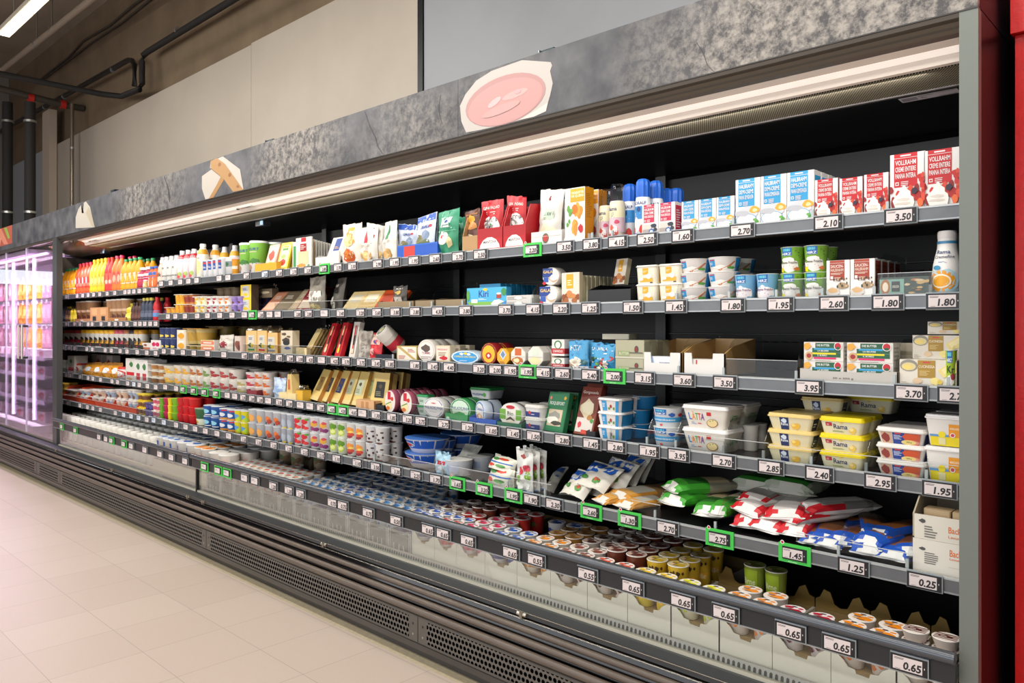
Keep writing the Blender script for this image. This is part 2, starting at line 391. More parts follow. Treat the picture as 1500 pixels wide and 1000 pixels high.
# glass riser with hand rail and tag channel
GB, GT = .333, .545
def riser(xa, xb, nm):
    bld1(MB().box(xa + .006, xb - .006, D0 + .004, D0 + .009, GB, GT, GLASS), 'riser_glass')
    bld1(MB().tube([(xa, 2.045, .553), (xb, 2.045, .553)], .0155, M('#565a60', .22, .5), 16), 'hand_rail')
    mb = MB().extrude_x([(2.046, .488), (2.044, .490), (2.044, .538), (2.054, .540), (2.060, .538), (2.060, .488)], xa, xb, M('#2b2c2f', .35, .2))
    mb.extrude_x([(2.040, .4865), (2.040, .4895), (2.044, .4895), (2.044, .4865)], xa, xb, M('#a8acae', .3, .6))
    mb.extrude_x([(2.060, .5), (2.060, .53), (2.084, .53), (2.084, .5)], xa, xb, M('#2b2c2f', .35, .2))
    bld1(mb, 'tag_channel')
    bld1(MB().extrude_x([(2.078, .3302), (2.078, .340), (2.096, .340), (2.096, .3302)], xa, xb, M('#c9c5b4', .4, .3)), 'glass_seat')
    m = MB().extrude_x([(2.097, .3305), (2.100, .362), (2.104, .362), (2.118, .3305)], xa, xb, M('#b4b5b2', .4, .3))
    x = xa + .05
    while x < xb - .06:
        if x > -5.2: m.add([(x, 2.0970, .337), (x + .009, 2.0970, .337), (x + .009, 2.0990, .352), (x + .0045, 2.0992, .3555), (x, 2.0990, .352)], [(0, 1, 2, 3, 4)], M('#4a4744', .6))
        x += .0165
    bld1(m, 'air_vent_strip')
riser(XP(86, D0), XJ - .002, 'a'); riser(XJ + .012, xp1, 'b')
bld1(MB().box(XJ - .0015, XJ + .0115, D0 - .006, D0 + .012, .33, .548, M('#232427', .3, .3)), 'riser_joint')
for (a, bq) in ((276, 728), (298, 737), (165, 689), (475, 798), (765, 902), (83, 661), (1098, 1040)):
    q = P(a, bq, 2.018); mb = MB(); mb.tube([(q[0] - .022, 2.018, .3125), (q[0] + .022, 2.018, .3125)], .0085, M('#bdb6a8', .25, .9), 10); mb.box(q[0] - .006, q[0] + .006, 2.008, 2.022, .3, .322, M('#8b857a', .3, .8))
    bld1(mb, 'clip')

# fascia band above the case, printed slate look
slate = bpy.data.materials.new('slate_print'); slate.use_nodes = True; n, l = nodes(slate); b = n['Principled BSDF']
tc = n.new('ShaderNodeTexCoord'); n1 = n.new('ShaderNodeTexNoise'); n2 = n.new('ShaderNodeTexNoise'); n3 = n.new('ShaderNodeTexNoise')
n1.inputs['Scale'].default_value = .8; n1.inputs['Detail'].default_value = 3; n2.inputs['Scale'].default_value = 24; n2.inputs['Detail'].default_value = 12; n2.inputs['Distortion'].default_value = .0; n2.inputs['Roughness'].default_value = .75
n3.inputs['Scale'].default_value = 9; n3.inputs['Detail'].default_value = 8
for q in (n1, n2, n3): l.new(tc.outputs['Object'], q.inputs['Vector'])
c1 = n.new('ShaderNodeValToRGB'); c1.color_ramp.elements[0].position = .44; c1.color_ramp.elements[0].color = (.0, .0, .0, 1); c1.color_ramp.elements[1].position = .58; c1.color_ramp.elements[1].color = (1, 1, 1, 1)
c2 = n.new('ShaderNodeValToRGB'); c2.color_ramp.elements[0].position = .42; c2.color_ramp.elements[0].color = lin('#424042'); c2.color_ramp.elements[1].position = .60; c2.color_ramp.elements[1].color = lin('#9a948c')
c3 = n.new('ShaderNodeValToRGB'); c3.color_ramp.elements[0].position = .3; c3.color_ramp.elements[0].color = lin('#36383e'); c3.color_ramp.elements[1].position = .7; c3.color_ramp.elements[1].color = lin('#626266')
mx = n.new('ShaderNodeMixRGB'); 
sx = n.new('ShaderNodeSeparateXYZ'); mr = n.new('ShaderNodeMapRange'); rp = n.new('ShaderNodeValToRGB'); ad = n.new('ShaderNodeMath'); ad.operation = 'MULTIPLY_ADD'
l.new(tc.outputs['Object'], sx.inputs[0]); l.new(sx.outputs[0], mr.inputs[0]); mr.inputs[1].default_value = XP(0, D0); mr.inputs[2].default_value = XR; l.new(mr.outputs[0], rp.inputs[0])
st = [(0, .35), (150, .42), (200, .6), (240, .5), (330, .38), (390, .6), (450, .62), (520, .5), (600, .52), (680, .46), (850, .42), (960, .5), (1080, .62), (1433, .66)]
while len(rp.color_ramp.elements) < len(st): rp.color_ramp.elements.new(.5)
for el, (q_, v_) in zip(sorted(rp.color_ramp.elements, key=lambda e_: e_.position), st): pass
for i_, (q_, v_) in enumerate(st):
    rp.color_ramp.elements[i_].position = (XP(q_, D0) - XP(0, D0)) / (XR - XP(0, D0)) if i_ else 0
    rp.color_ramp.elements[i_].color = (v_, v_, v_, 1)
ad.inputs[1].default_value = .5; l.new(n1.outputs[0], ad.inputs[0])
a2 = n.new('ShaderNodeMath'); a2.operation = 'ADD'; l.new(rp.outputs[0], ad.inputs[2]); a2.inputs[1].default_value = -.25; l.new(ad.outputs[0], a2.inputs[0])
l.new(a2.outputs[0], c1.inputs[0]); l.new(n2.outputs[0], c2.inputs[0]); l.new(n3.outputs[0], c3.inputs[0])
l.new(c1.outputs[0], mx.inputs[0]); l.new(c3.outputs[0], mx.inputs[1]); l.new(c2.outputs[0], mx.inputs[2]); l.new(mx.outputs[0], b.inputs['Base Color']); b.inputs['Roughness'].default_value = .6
FT = P(500, 172, D0)[2]; FB = 2.102
rf = empty('fascia_board', (-4, D0, FB))
tag(rf, 'long slate grey printed fascia board running above the display case', 'sign board')
foff = Vector((4, -D0, -FB))
def fb(mb, name): o = mb.build(name, rf); o.location = foff; return o
segs = [XF, XP(18, D0), XP(300, D0), XP(671, D0), XR]
for a, bq in zip(segs[:-1], segs[1:]):
    fb(MB().box(a + .001, bq - .001, D0, D0 + .02, FB, FT, slate), 'fascia_panel')
fb(MB().box(XR - .02, XR, D0 + .0205, 3.19, FB, FT, M('#0a090f', .3, spec=.08)), 'fascia_return')
fb(MB().box(XF, XR, D0 - .002, D0 + .02, FB - .004, FB - .0005, M('#3c3a38', .35, .5)), 'edge_strip')
def fpoly(items, name):
    """cut-out pictures printed on the fascia"""
    mb = MB(); e = .0008
    for pts, col in items:
        v = [(lambda p: (p[0], p[1] - e, min(max(p[2], FB + .0005), FT - .0005)))(P(a, bq, D0)) for a, bq in pts]
        cx = [sum(q[i] for q in v) / len(v) for i in range(3)]
        mb.add([tuple(cx)] + v, [(0, i + 1, (i + 1) % len(v) + 1) for i in range(len(v))], M(col, .5)); e += .0004
    fb(mb, name)
def ell(cx, cy, rx, ry, ang, n=28):
    c, s_ = math.cos(ang), math.sin(ang)
    return [(cx + rx * math.cos(t) * c - ry * math.sin(t) * s_, cy + rx * math.cos(t) * s_ + ry * math.sin(t) * c) for t in [2 * math.pi * i / n for i in range(n)]]
A0 = -.40
bowl = [(683, 194), (676, 178), (674, 155), (682, 138), (698, 118), (720, 104), (745, 95), (765, 88), (807, 91), (809, 96), (806, 104), (810, 122), (806, 140), (800, 160), (775, 172), (740, 182), (705, 190)]
fpoly([(bowl, '#b4aea8'), ([(803, 150), (800, 163), (782, 171), (760, 176), (780, 165)], '#cfc3bb'), (ell(741, 146, 62, 34, A0), '#ad8380'), (ell(741, 149, 58, 30, A0), '#b98c89'),
       (ell(755, 138, 20, 5, A0), '#c49e9a'), (ell(725, 150, 12, 4, A0 - .3), '#e3a9a8'), (ell(759, 134, 5, 3, A0), '#e09a9c'), (ell(735, 160, 30, 6, A0), '#bd9491')], 'yogurt_picture')
def crack(pts, w=.9):
    fpoly([([p0, p1, (p1[0] + w, p1[1]), (p0[0] + w, p0[1])], '#343236') for p0, p1 in zip(pts[:-1], pts[1:])], 'crack_print')
for c_ in ([(534, 163), (541, 184), (549, 200), (553, 214), (560, 225)], [(1020, 62), (1030, 78), (1036, 96), (1046, 108), (1056, 120)], [(240, 258), (246, 275), (248, 296)], [(645, 140), (642, 160), (646, 178)], [(1096, 2), (1104, 12), (1118, 19), (1134, 16)]): crack(c_)
fpoly([([(296, 258), (310, 248), (327, 262), (318, 280), (312, 291), (301, 292), (296, 276)], '#b6aea4'), ([(327, 252), (328, 264), (313, 290), (306, 291), (318, 270)], '#a07846'),
       ([(309, 236), (327, 229), (352, 248), (357, 277), (347, 280), (333, 262), (317, 250), (308, 246)], '#b8b1a7'), ([(309, 236), (318, 231), (330, 240), (357, 278), (342, 281), (328, 262), (309, 246)], '#a88050'),
       (ell(322, 241, 2, 3, .3), '#8d5a2e'), (ell(337, 256, 2, 3, .3), '#8d5a2e'), (ell(349, 273, 2, 2, .3), '#8d5a2e')], 'cheese_picture')
fpoly([([(111, 334), (111, 318), (115, 306), (119, 300), (120, 312), (122, 312), (123, 297), (126, 295), (132, 303), (134, 312), (139, 333)], '#bab4a8'), ([(126, 312), (134, 330), (137, 333), (139, 333), (134, 312), (130, 303)], '#aea48e')], 'white_cheese_picture')
fpoly([([(-30, 340), (18, 329), (18, 356), (-30, 370)], '#b35a48'), ([(-5, 337), (2, 334), (12, 357), (6, 358)], '#d98a70'), ([(6, 334), (10, 333), (15, 348), (12, 350)], '#8fae4a'), ([(-5, 350), (3, 347), (0, 362), (-6, 363)], '#e0967a')], 'food_picture')
# brackets that hold the fascia
for i, (a, bq) in enumerate(((803, 73), (397, 205), (168, 278))):
    q = P(a, bq, 2.12)
    o = MB().box(q[0] - .03, q[0] + .035, 2.11, 2.16, FT - .08, q[2] + .0, M('#2c3a40', .3, .6)).box(q[0] - .03, q[0] - .026, 2.10, 2.2, FT - .06, q[2], M('#7f8c90', .3, .7)).build('fascia_bracket')
    tag(o, ['steel bracket behind the fascia just right of the yogurt bowl picture', 'steel bracket behind the fascia between yogurt and cheese pictures', 'steel bracket behind the fascia nearest the far end'][i], 'bracket', 'fascia brackets')

# shelves
SH = {1: (1.672, 2.31), 2: (1.432, 2.31), 3: (1.180, 2.31), 4: (.922, 2.31), 5: (.686, 2.24)}
LEFTZ = {1: 1.631, 2: 1.380, 3: 1.163, 4: .912, 5: .680}
SN = {1: 'top', 2: 'second', 3: 'third', 4: 'fourth', 5: 'fifth'}
XS = XP(232, 2.31)
XB = [XR - .045, -1.79, -3.10, -4.45, XS]
chan = noise_mat('tag_rail_grey', '#64676a', '#6e7174', 8, .35, 3, 0, metal=.4)
shm = M('#17181a', .35, .3)
def shelf(x0, x1, z, y, nm, lab):
    r_ = empty('shelf', ((x0 + x1) / 2, y, z)); off = Vector((-(x0 + x1) / 2, -y, -z))
    def bb(mb, n_): o = mb.build(n_, r_); o.location = off
    bb(MB().box(x0 + .004, x1 - .004, y + .008, 2.845, z - .022, z - .006, shm).box(x0 + .004, x1 - .004, y + .06, y + .10, z - .038, z - .0222, M('#4a4542', .3, .3)), 'shelf_board')
    m = MB().extrude_x([(y, z - .042), (y - .001, z - .039), (y - .001, z - .003), (y + .002, z), (y + .008, z), (y + .008, z - .042)], x0 + .002, x1 - .002, chan)
    m.extrude_x([(y - .003, z - .041), (y - .003, z - .037), (y - .001, z - .037), (y - .001, z - .041)], x0 + .002, x1 - .002, M('#9a9ea0', .3, .5))
    m.extrude_x([(y - .003, z - .005), (y - .003, z - .001), (y + .004, z + .0015), (y + .004, z - .003)], x0 + .002, x1 - .002, M('#b4b8b8', .3, .4))
    bb(m, 'tag_rail')
    tag(r_, lab, 'shelf', 'steel shelves of the open case')
    return r_
BAY = ['bay beside the grey end post', 'second bay from the end post', 'third bay from the end post', 'fourth bay from the end post', 'far bay']
for k in SH:
    z, y = SH[k]
    for i in range(4):
        shelf(XB[i + 1], XB[i], z, y, '', '%s black shelf with grey tag rail, %s' % (SN[k], BAY[i]))
    shelf(XE + .03, XS, LEFTZ[k], y, '', '%s black shelf with grey tag rail in the far bay' % SN[k])
# ---------------------------------------------------------------- PRODUCT BUILDERS: each returns a template [(part, MB)...]
def rr(w, d, r, z, seg=3, dx=0, dy=0):
    pts = []
    r = min(r, w / 2 - .0005, d / 2 - .0005)
    for cx, cy, a0 in ((w / 2 - r, d / 2 - r, 0), (-w / 2 + r, d / 2 - r, 90), (-w / 2 + r, -d / 2 + r, 180), (w / 2 - r, -d / 2 + r, 270)):
        for i in range(seg + 1):
            a = math.radians(a0 + 90 * i / seg); pts.append((cx + dx + r * math.cos(a), cy + dy + r * math.sin(a), z))
    return pts
def blobs(seed, cols, n, u0=0, v0=0, u1=1, v1=1, s=.1):
    q = random.Random(seed)
    return [('b', q.uniform(u0, u1), q.uniform(v0, v1), s * q.uniform(.6, 1.2), s * q.uniform(.5, 1.0), q.choice(cols), q.randint(0, 99)) for _ in range(n)]
def carton(base, art, side=None, top=None, depth=.55, fin=True, d=None):
    def f(w, h):
        dd = d or max(.02, w * depth); mb = MB(); c = .0012
        mb.loft([rr(w, dd, c, .0002, 1), rr(w, dd, c, h, 1)], base, smooth=False)
        mb.art(lambda u, v, e: (-w / 2 + u * w, -dd / 2 - e, v * h), art)
        if side: mb.art(lambda u, v, e: (w / 2 + e, -dd / 2 + u * dd, v * h), side)
        if top: mb.art(lambda u, v, e: (-w / 2 + u * w, -dd / 2 + v * dd, h + e), top)
        if fin: mb.box(-w / 2 + .002, w / 2 - .002, -.004, .004, h, h + .0018, base)
        return [('carton_body', mb)], dd
    return f
def cup(base, art, lid=None, lidart=None, rb=.74, bands=None, A=150, rim=True, face=0, lidh=.0025, seg=20):
    def f(w, h):
        rt = w / 2 - .0015; rbb = rt * rb; mb = MB(); hh = h - lidh
        mb.lathe([(rbb * .93, 0), (rbb, .003), (rt, hh - .002), (rt + .001, hh)], base, seg, caps=(True, True))
        rad = lambda v: rbb + (rt - rbb) * v
        a0 = math.radians(face)
        S = lambda u, v, e: (math.sin((u - .5) * math.radians(A) + a0) * (rad(v) + e), -math.cos((u - .5) * math.radians(A) + a0) * (rad(v) + e), .001 + v * (hh - .002))
        if bands:
            for (v0, v1, c) in bands: mb.lathe([(rad(v0) + .0003, v0 * hh), (rad(v1) + .0003, v1 * hh)], c, seg, caps=(False, False))
        if art: mb.art(S, art, True, .0005)
        lm = MB(); k = w / 2
        lm.lathe([(k - .002, hh + .0001), (k, hh + .0004), (k, h - .0004), (k - .0015, h)], lid or '#e9e7e3', seg)
        if lidart: lm.art(lambda u, v, e: ((u - .5) * 2 * k * .97, (v - .5) * 2 * k * .97, h + e), lidart)
        return [('cup_body', mb), ('lid', lm)], w
    return f
def tub(base, lid, art, side=None, depth=.7, taper=.86, lidh=.012, lidart=None, rad_=.012, d=None):
    def f(w, h):
        dd = d or w * depth; mb = MB(); hb = h - lidh; tw = w - .006; td = dd - .006
        mb.loft([rr(tw * taper * .97, td * taper * .97, rad_, 0), rr(tw * taper, td * taper, rad_, .003), rr(tw, td, rad_, hb)], base)
        sc = lambda v: taper + (1 - taper) * v
        mb.art(lambda u, v, e: ((u - .5) * tw * sc(v) * .84, -td / 2 * sc(v) - e - .0003, v * hb), art)
        if side: mb.art(lambda u, v, e: (tw / 2 * sc(v) + e + .0003, (u - .5) * td * sc(v) * .8, v * hb), side)
        lm = MB(); lm.loft([rr(w, dd, rad_ + .001, hb + .0001), rr(w, dd, rad_ + .001, hb + lidh * .35), rr(w - .004, dd - .004, rad_, hb + lidh * .45), rr(w - .006, dd - .006, rad_, hb + lidh * .95), rr(w - .01, dd - .01, rad_, h)], lid, smooth=False)
        if lidart: lm.art(lambda u, v, e: ((u - .5) * w * .8, (v - .5) * dd * .8, h + e), lidart)
        return [('tub_body', mb), ('lid', lm)], dd
    return f
BOT = {'juice': [(.40, 0), (.46, .02), (.48, .12), (.44, .2), (.48, .28), (.48, .56), (.44, .66), (.30, .80), (.17, .88), (.16, .92)],
       'milk': [(.44, 0), (.48, .02), (.48, .62), (.40, .76), (.24, .87), (.20, .90)],
       'shot': [(.42, 0), (.47, .03), (.47, .40), (.40, .47), (.46, .56), (.40, .74), (.24, .84), (.22, .9)],
       'squeeze': [(.42, 0), (.48, .03), (.49, .30), (.45, .48), (.33, .72), (.30, .86), (.30, .90)],
       'can': [(.44, 0), (.46, .01), (.46, .60), (.42, .67), (.40, .68)],
       'jar': [(.42, 0), (.47, .04), (.47, .74), (.42, .82), (.40, .84)]}
def bottle(kind, base, art, cap, capr=.2, cap0=.9, mat=None, seg=16, domed=False, ribs=False, capmat=None, A=140):
    def f(w, h):
        pr = BOT[kind]; mb = MB()
        mb.lathe([(r * w, z * h) for r, z in pr], mat or base, seg)
        def rad(v):
            for (r0, z0), (r1, z1) in zip(pr[:-1], pr[1:]):
                if z0 <= v <= z1: return (r0 + (r1 - r0) * (v - z0) / max(1e-6, z1 - z0)) * w
            return pr[-1][0] * w
        if art: mb.art(lambda u, v, e: (math.sin((u - .5) * math.radians(A)) * (rad(v) + e), -math.cos((u - .5) * math.radians(A)) * (rad(v) + e), v * h), art, True, .0005)
        cm = MB(); r = capr * w; z0 = cap0 * h + .0001
        if domed:
            n = 20
            rings = []
            for i, (k, z) in enumerate(((1, 0), (1, .62), (.93, .82), (.72, .95), (.4, 1))):
                rings.append([((r * k * (1 if not ribs or j % 2 else .9)) * math.cos(2 * math.pi * j / n), (r * k * (1 if not ribs or j % 2 else .9)) * math.sin(2 * math.pi * j / n), z0 + z * (h - z0)) for j in range(n)])
            cm.loft(rings, capmat or cap, smooth=not ribs)
        else: cm.lathe([(r, z0), (r, z0 + (h - z0) * .85), (r * .9, h)], capmat or cap, seg)
        return [('bottle_body', mb), ('cap', cm)], w
    return f
def pouch(base, art, depth=.45, seal=.06, sealcol=None, wr=.0065, flare=1.0, bot=.5, top=.0, back=None, peak=.35, mat=None, A=.9, sides=None):
    """soft bag: flat sealed top, full belly, wrinkled skin"""
    def f(w, h):
        dd = depth * w; mb = MB(); nu, nv = 14, 16; sd = R.random() * 50; sk = R.uniform(-.10, .10); ln = R.uniform(-.05, .05)
        def g(v):
            if v > 1 - seal: return .03
            q = v / (1 - seal)
            return max(.03, (1 - q ** 2.2) ** .8 * (bot + (1 - bot) * min(1, q / peak)) if q < 1 else .03)
        def half(u, v, sgn, e=0):
            x = (u - .5) * w * (1 + (flare - 1) * v) * (1 - .07 * math.sin(math.pi * min(1, v * 1.1))) + ln * w * v
            t = max(0.0, 1 - (2 * u - 1) ** 2) ** .5
            y = dd / 2 * g(v) * t
            nz = noise.noise(Vector((u * 4 + sd, v * 5, sgn * 3))) * wr * 2 + noise.noise(Vector((u * 11 + sd, v * 9, sgn))) * wr
            return (x, -sgn * (y + e + .0005) + nz * min(1, t * 1.5), v * h * (1 - .02 + sk * (u - .5) * v * v) + (nz * .6 if v > .9 else 0))
        vs_ = []; fs = []
        for sgn in (1, -1):
            o = len(vs_)
            vs_ += [half(i / nu, j / nv, sgn) for j in range(nv + 1) for i in range(nu + 1)]
            for j in range(nv):
                for i in range(nu):
                    q = (o + j * (nu + 1) + i, o + j * (nu + 1) + i + 1, o + (j + 1) * (nu + 1) + i + 1, o + (j + 1) * (nu + 1) + i)
                    fs.append(q if sgn == 1 else q[::-1])
        mb.add(vs_, fs, mat or base, True)
        if sealcol: art2 = art + [('r', .01, 1 - seal, .99, .998, sealcol)]
        else: art2 = art
        # artwork follows the skin
        mb.art(lambda u, v, e: half(min(max(u, .02), .98), min(max(v, .01), .995), 1, e + .0006), art2, True, .0008)
        return [('bag_skin', mb)], dd
    return f
def slab(base, art, d=.02, side=None, film=None, taper=1.0, rnd=.004, top=None):
    """flat rigid pack or cheese block"""
    def f(w, h):
        mb = MB(); mb.loft([rr(w, d, rnd, .0), rr(w * (1 + taper) / 2, d, rnd, h * .5), rr(w * taper, d, rnd, h)], base, smooth=False)
        mb.art(lambda u, v, e: ((u - .5) * w * (1 + (taper - 1) * v), -d / 2 - e, v * h), art)
        if side: mb.art(lambda u, v, e: (w / 2 * (1 + (taper - 1) * v) + e, -d / 2 + u * d, v * h), side)
        out = [('pack_body', mb)]
        if film:
            fm = MB(); q = random.Random(3)
            fm.loft([[(x * 1.02, y * 1.06, z) for x, y, z in rr(w * taper, d, rnd, h + .0005)], [(x * .9 + q.uniform(-.003, .003), y * .5 + q.uniform(-.003, .003), z) for x, y, z in rr(w * taper, d, rnd, h + .012)],
                     [(x * 1.05 + q.uniform(-.004, .004), y * .2 + q.uniform(-.004, .004), z + q.uniform(-.004, .004)) for x, y, z in rr(w * taper, d, rnd, h + .028)]], FILM, (False, False))
            out.append(('film_wrap', fm))
        return out, d
    return f
def disc(face, rimc, art, t=.035, seg=28, lid=None, sq=2.0, bandc=None):
    def f(w, h):
        mb = MB(); a, b_ = w / 2, h / 2
        ring = lambda y, k: [(a * k * math.cos(2 * math.pi * i / seg + (math.pi / seg if seg < 12 else 0)), y, b_ + b_ * k * math.sin(2 * math.pi * i / seg + (math.pi / seg if seg < 12 else 0))) for i in range(seg)]
        mb.loft([ring(-t / 2, .96), ring(-t / 2 + .003, 1), ring(t / 2 - .003, 1), ring(t / 2, .95)], rimc, smooth=seg > 12)
        cf = ring(-t / 2 - .0003, .95); mb.add([(0, -t / 2 - .0003, b_)] + cf, [(0, 1 + i, 1 + (i + 1) % seg) for i in range(seg)], face)
        if lid: mb.loft([ring(-t / 2 + .004, 1.03), ring(-t / 2 + .010, 1.03)], lid)
        mb.art(lambda u, v, e: ((u - .5) * w * .94, -t / 2 - e, b_ + (v - .5) * h * .94), art, False, .0006)
        return [('round_pack', mb)], t
    return f
def traybox(col, front=.45, notch=None, inner=None, art=None, depth=.3, t=.003, side=1.0, back=1.0, raised=0, wave=False):
    """open cardboard shelf tray with a lowered front"""
    def f(w, h):
        d = depth; mb = MB(); hf = h * front; hs = h * side; hb = h * back; ic = inner or col
        mb.box(-w / 2, w / 2, -d / 2, d / 2, 0, t, col)
        if raised: mb.box(-w / 2 + t, w / 2 - t, -d / 2 + t, d / 2 - t, t, raised, ic)
        for sx in (-1, 1):
            x0, x1 = (sx * w / 2, sx * (w / 2 - t)) if sx < 0 else (sx * (w / 2 - t), sx * w / 2)
            q = .25 if hs > hf else 0
            for a, c in ((x0, col if sx < 0 else ic), ) if False else ((x0, col),):
                mb.add([(x0, -d / 2, 0), (x0, d / 2, 0), (x0, d / 2, hb), (x0, -d / 2 + d * q, hs), (x0, -d / 2, hf), (x1, -d / 2, 0), (x1, d / 2, 0), (x1, d / 2, hb), (x1, -d / 2 + d * q, hs), (x1, -d / 2, hf)],
                       [(0, 1, 2, 3, 4), (9, 8, 7, 6, 5), (0, 4, 9, 5), (4, 3, 8, 9), (3, 2, 7, 8), (1, 6, 7, 2)], ic if not wave else col)
        mb.box(-w / 2 + t, w / 2 - t, d / 2 - t, d / 2, t, hb, ic)
        if notch or wave:
            if wave: pr = [(0, hf), (.10, hf), (.2, hf * .90), (.27, hf * .78), (.38, hf * .76), (.40, hf * .68), (.60, hf * .66), (.62, hf * .76), (.74, hf * .78), (.80, hf * .9), (.92, hf), (1, hf)]
            else: u0, u1, vv = notch; pr = [(0, hf), (u0, hf), (u0 + .02, vv * hf), (u1 - .02, vv * hf), (u1, hf), (1, hf)]
            for (ua, va), (ub, vb) in zip(pr[:-1], pr[1:]):
                xa, xb = -w / 2 + ua * w, -w / 2 + ub * w
                mb.add([(xa, -d / 2, 0), (xb, -d / 2, 0), (xb, -d / 2, vb), (xa, -d / 2, va), (xa, -d / 2 + t, 0), (xb, -d / 2 + t, 0), (xb, -d / 2 + t, vb), (xa, -d / 2 + t, va)],
                       [(0, 1, 2, 3), (7, 6, 5, 4), (3, 2, 6, 7), (0, 3, 7, 4), (1, 5, 6, 2)], col)
        else: mb.box(-w / 2 + t, w / 2 - t, -d / 2, -d / 2 + t, t, hf, col)
        if art: mb.art(lambda u, v, e: (-w / 2 + u * w, -d / 2 - e, v * hf), art)
        return [('tray', mb)], d
    return f
def multipack(cols, n, base='#d9d5cf', lidc='#efece6', depth=2, art=None):
    """joined dessert pots under one sealed lid sheet"""
    def f(w, h):
        mb = MB(); cw = w / n; r = cw / 2 * .96; dd = cw * depth
        for j in range(depth):
            for i in range(n):
                c = (-w / 2 + cw * (i + .5), -dd / 2 + cw * (j + .5), 0)
                mb.lathe([(r * .8, 0), (r * .86, h * .1), (r, h - .004)], cols[0], 12, c)
                mb.lathe([(r * .885, h * .2), (r * .975, h * .75)], cols[1 % len(cols)], 12, c, caps=(False, False))
                if art and j == 0:
                    rad = lambda v: r * (.86 + .14 * v)
                    mb.art(lambda u, v, e: (c[0] + math.sin((u - .5) * 2.4) * (rad(v) + e + .0006), c[1] - math.cos((u - .5) * 2.4) * (rad(v) + e + .0006), v * h * .96), art, True)
        lm = MB().loft([rr(w, dd, .006, h - .0038), rr(w, dd, .006, h)], lidc, smooth=False)
        return [('pot_row', mb), ('lid_sheet', lm)], dd
    return f

TCACHE = {}
def make_tpl(fn, w, h):
    k = (id(fn), round(w, 3), round(h, 3))
    if k not in TCACHE:
        parts, d = fn(w, h)
        TCACHE[k] = (([(nm, mb.mesh(nm)) for nm, mb in parts], d), fn)
    return TCACHE[k][0]
PROTO = {}
def place(tpl, name, loc, rot=(0, 0, 0), label='', cat='', group=None, single=False):
    key = (id(tpl[0]), name)
    if key not in PROTO:
        if len(tpl) == 1:
            root = bpy.data.objects.new(name, tpl[0][1]); kids = []
            scene.collection.objects.link(root)
        else:
            root = empty(name); kids = []
            for nm, me in tpl:
                c = bpy.data.objects.new(nm, me); c.parent = root; scene.collection.objects.link(c); kids.append(c)
        PROTO[key] = (root, kids, [0])
    else:
        pr, pk, _ = PROTO[key]
        root = pr.copy(); scene.collection.objects.link(root)
        for k in pk:
            c = k.copy(); c.parent = root; scene.collection.objects.link(c)
        for kk in ('label', 'category', 'group'):
            if kk in root: del root[kk]
    root.location = loc; root.rotation_euler = rot
    tag(root, label, cat, group)
    return root
LV = {1: [''], 2: ['lower ', 'upper '], 3: ['bottom ', 'middle ', 'top ']}
DP = ['front', 'second row back', 'third row back', 'fourth row back', 'fifth row back', 'sixth row back', 'seventh row back', 'eighth row back', 'ninth row back', 'tenth row back', 'eleventh row back']
def zrow(row, x):
    z = SH[row][0] if x > XS else LEFTZ[row]
    return z - .0055
COUNT = [0]
def G(row, fn, a, b, yt, name, cat, desc, nx=1, ns=1, nd=1, gap=.002, yoff=None, rz=0, tx=0, dz=0.0, w=None, h=None, rnd=False, jit=0, dgap=.004, zb=None, kz=1.0, skip=None, top=None, sh=None, tx_each=None):
    """a run of like packs whose front spans photo columns a..b; yt is the photo row of the top edge at the middle"""
    z0y, yf = SH[row]
    yf = yf + .02 + (yoff or 0)
    yc = yf + (.03 if rnd else 0)
    xa, xb = XP(a, yc), XP(b, yc)
    xm = (xa + xb) / 2
    z0 = (zrow(row, xm) if zb is None else zb) + dz + .0004
    pz = P((a + b) / 2, yt, yc)[2]
    W = (xb - xa) / nx - gap if w is None else w
    Hh = (pz - z0) / ns if h is None else h
    if Hh < .006: print('THIN', desc, Hh); Hh = .02
    tpl, d = make_tpl(fn, W, Hh)
    shn = SN[row] + ' shelf'
    tot = nx * ns * nd
    grp = None
    if tot > 1: grp = '%s on the %s' % (desc, shn)
    for k in range(nd):
        for i in range(nx):
            for j in range(ns if k == 0 or top is None else top):
                if skip and skip(i, j, k): continue
                x = xa + (xb - xa) * (i + .5) / nx
                y = yf + d / 2 + k * (d + dgap)
                if y + d / 2 > 2.83: continue
                pos = ''
                if nx > 1: pos += ORD[i] + ' from left, '
                if ns > 1: pos += LV[ns][j] if ns in LV else ORD[j] + ' up '
                if nd > 1: pos += DP[k]
                pos = pos.strip().strip(',')
                lab = desc + ((', ' + pos) if pos else '') + ', ' + (sh or shn)
                r_ = rz + (R.uniform(-jit, jit) if jit else 0)
                place(tpl, name, (x, y, z0 + j * Hh), (math.radians(tx), 0, math.radians(r_)), lab, cat, grp)
                COUNT[0] += 1
    return xa, xb, z0, W, Hh, d

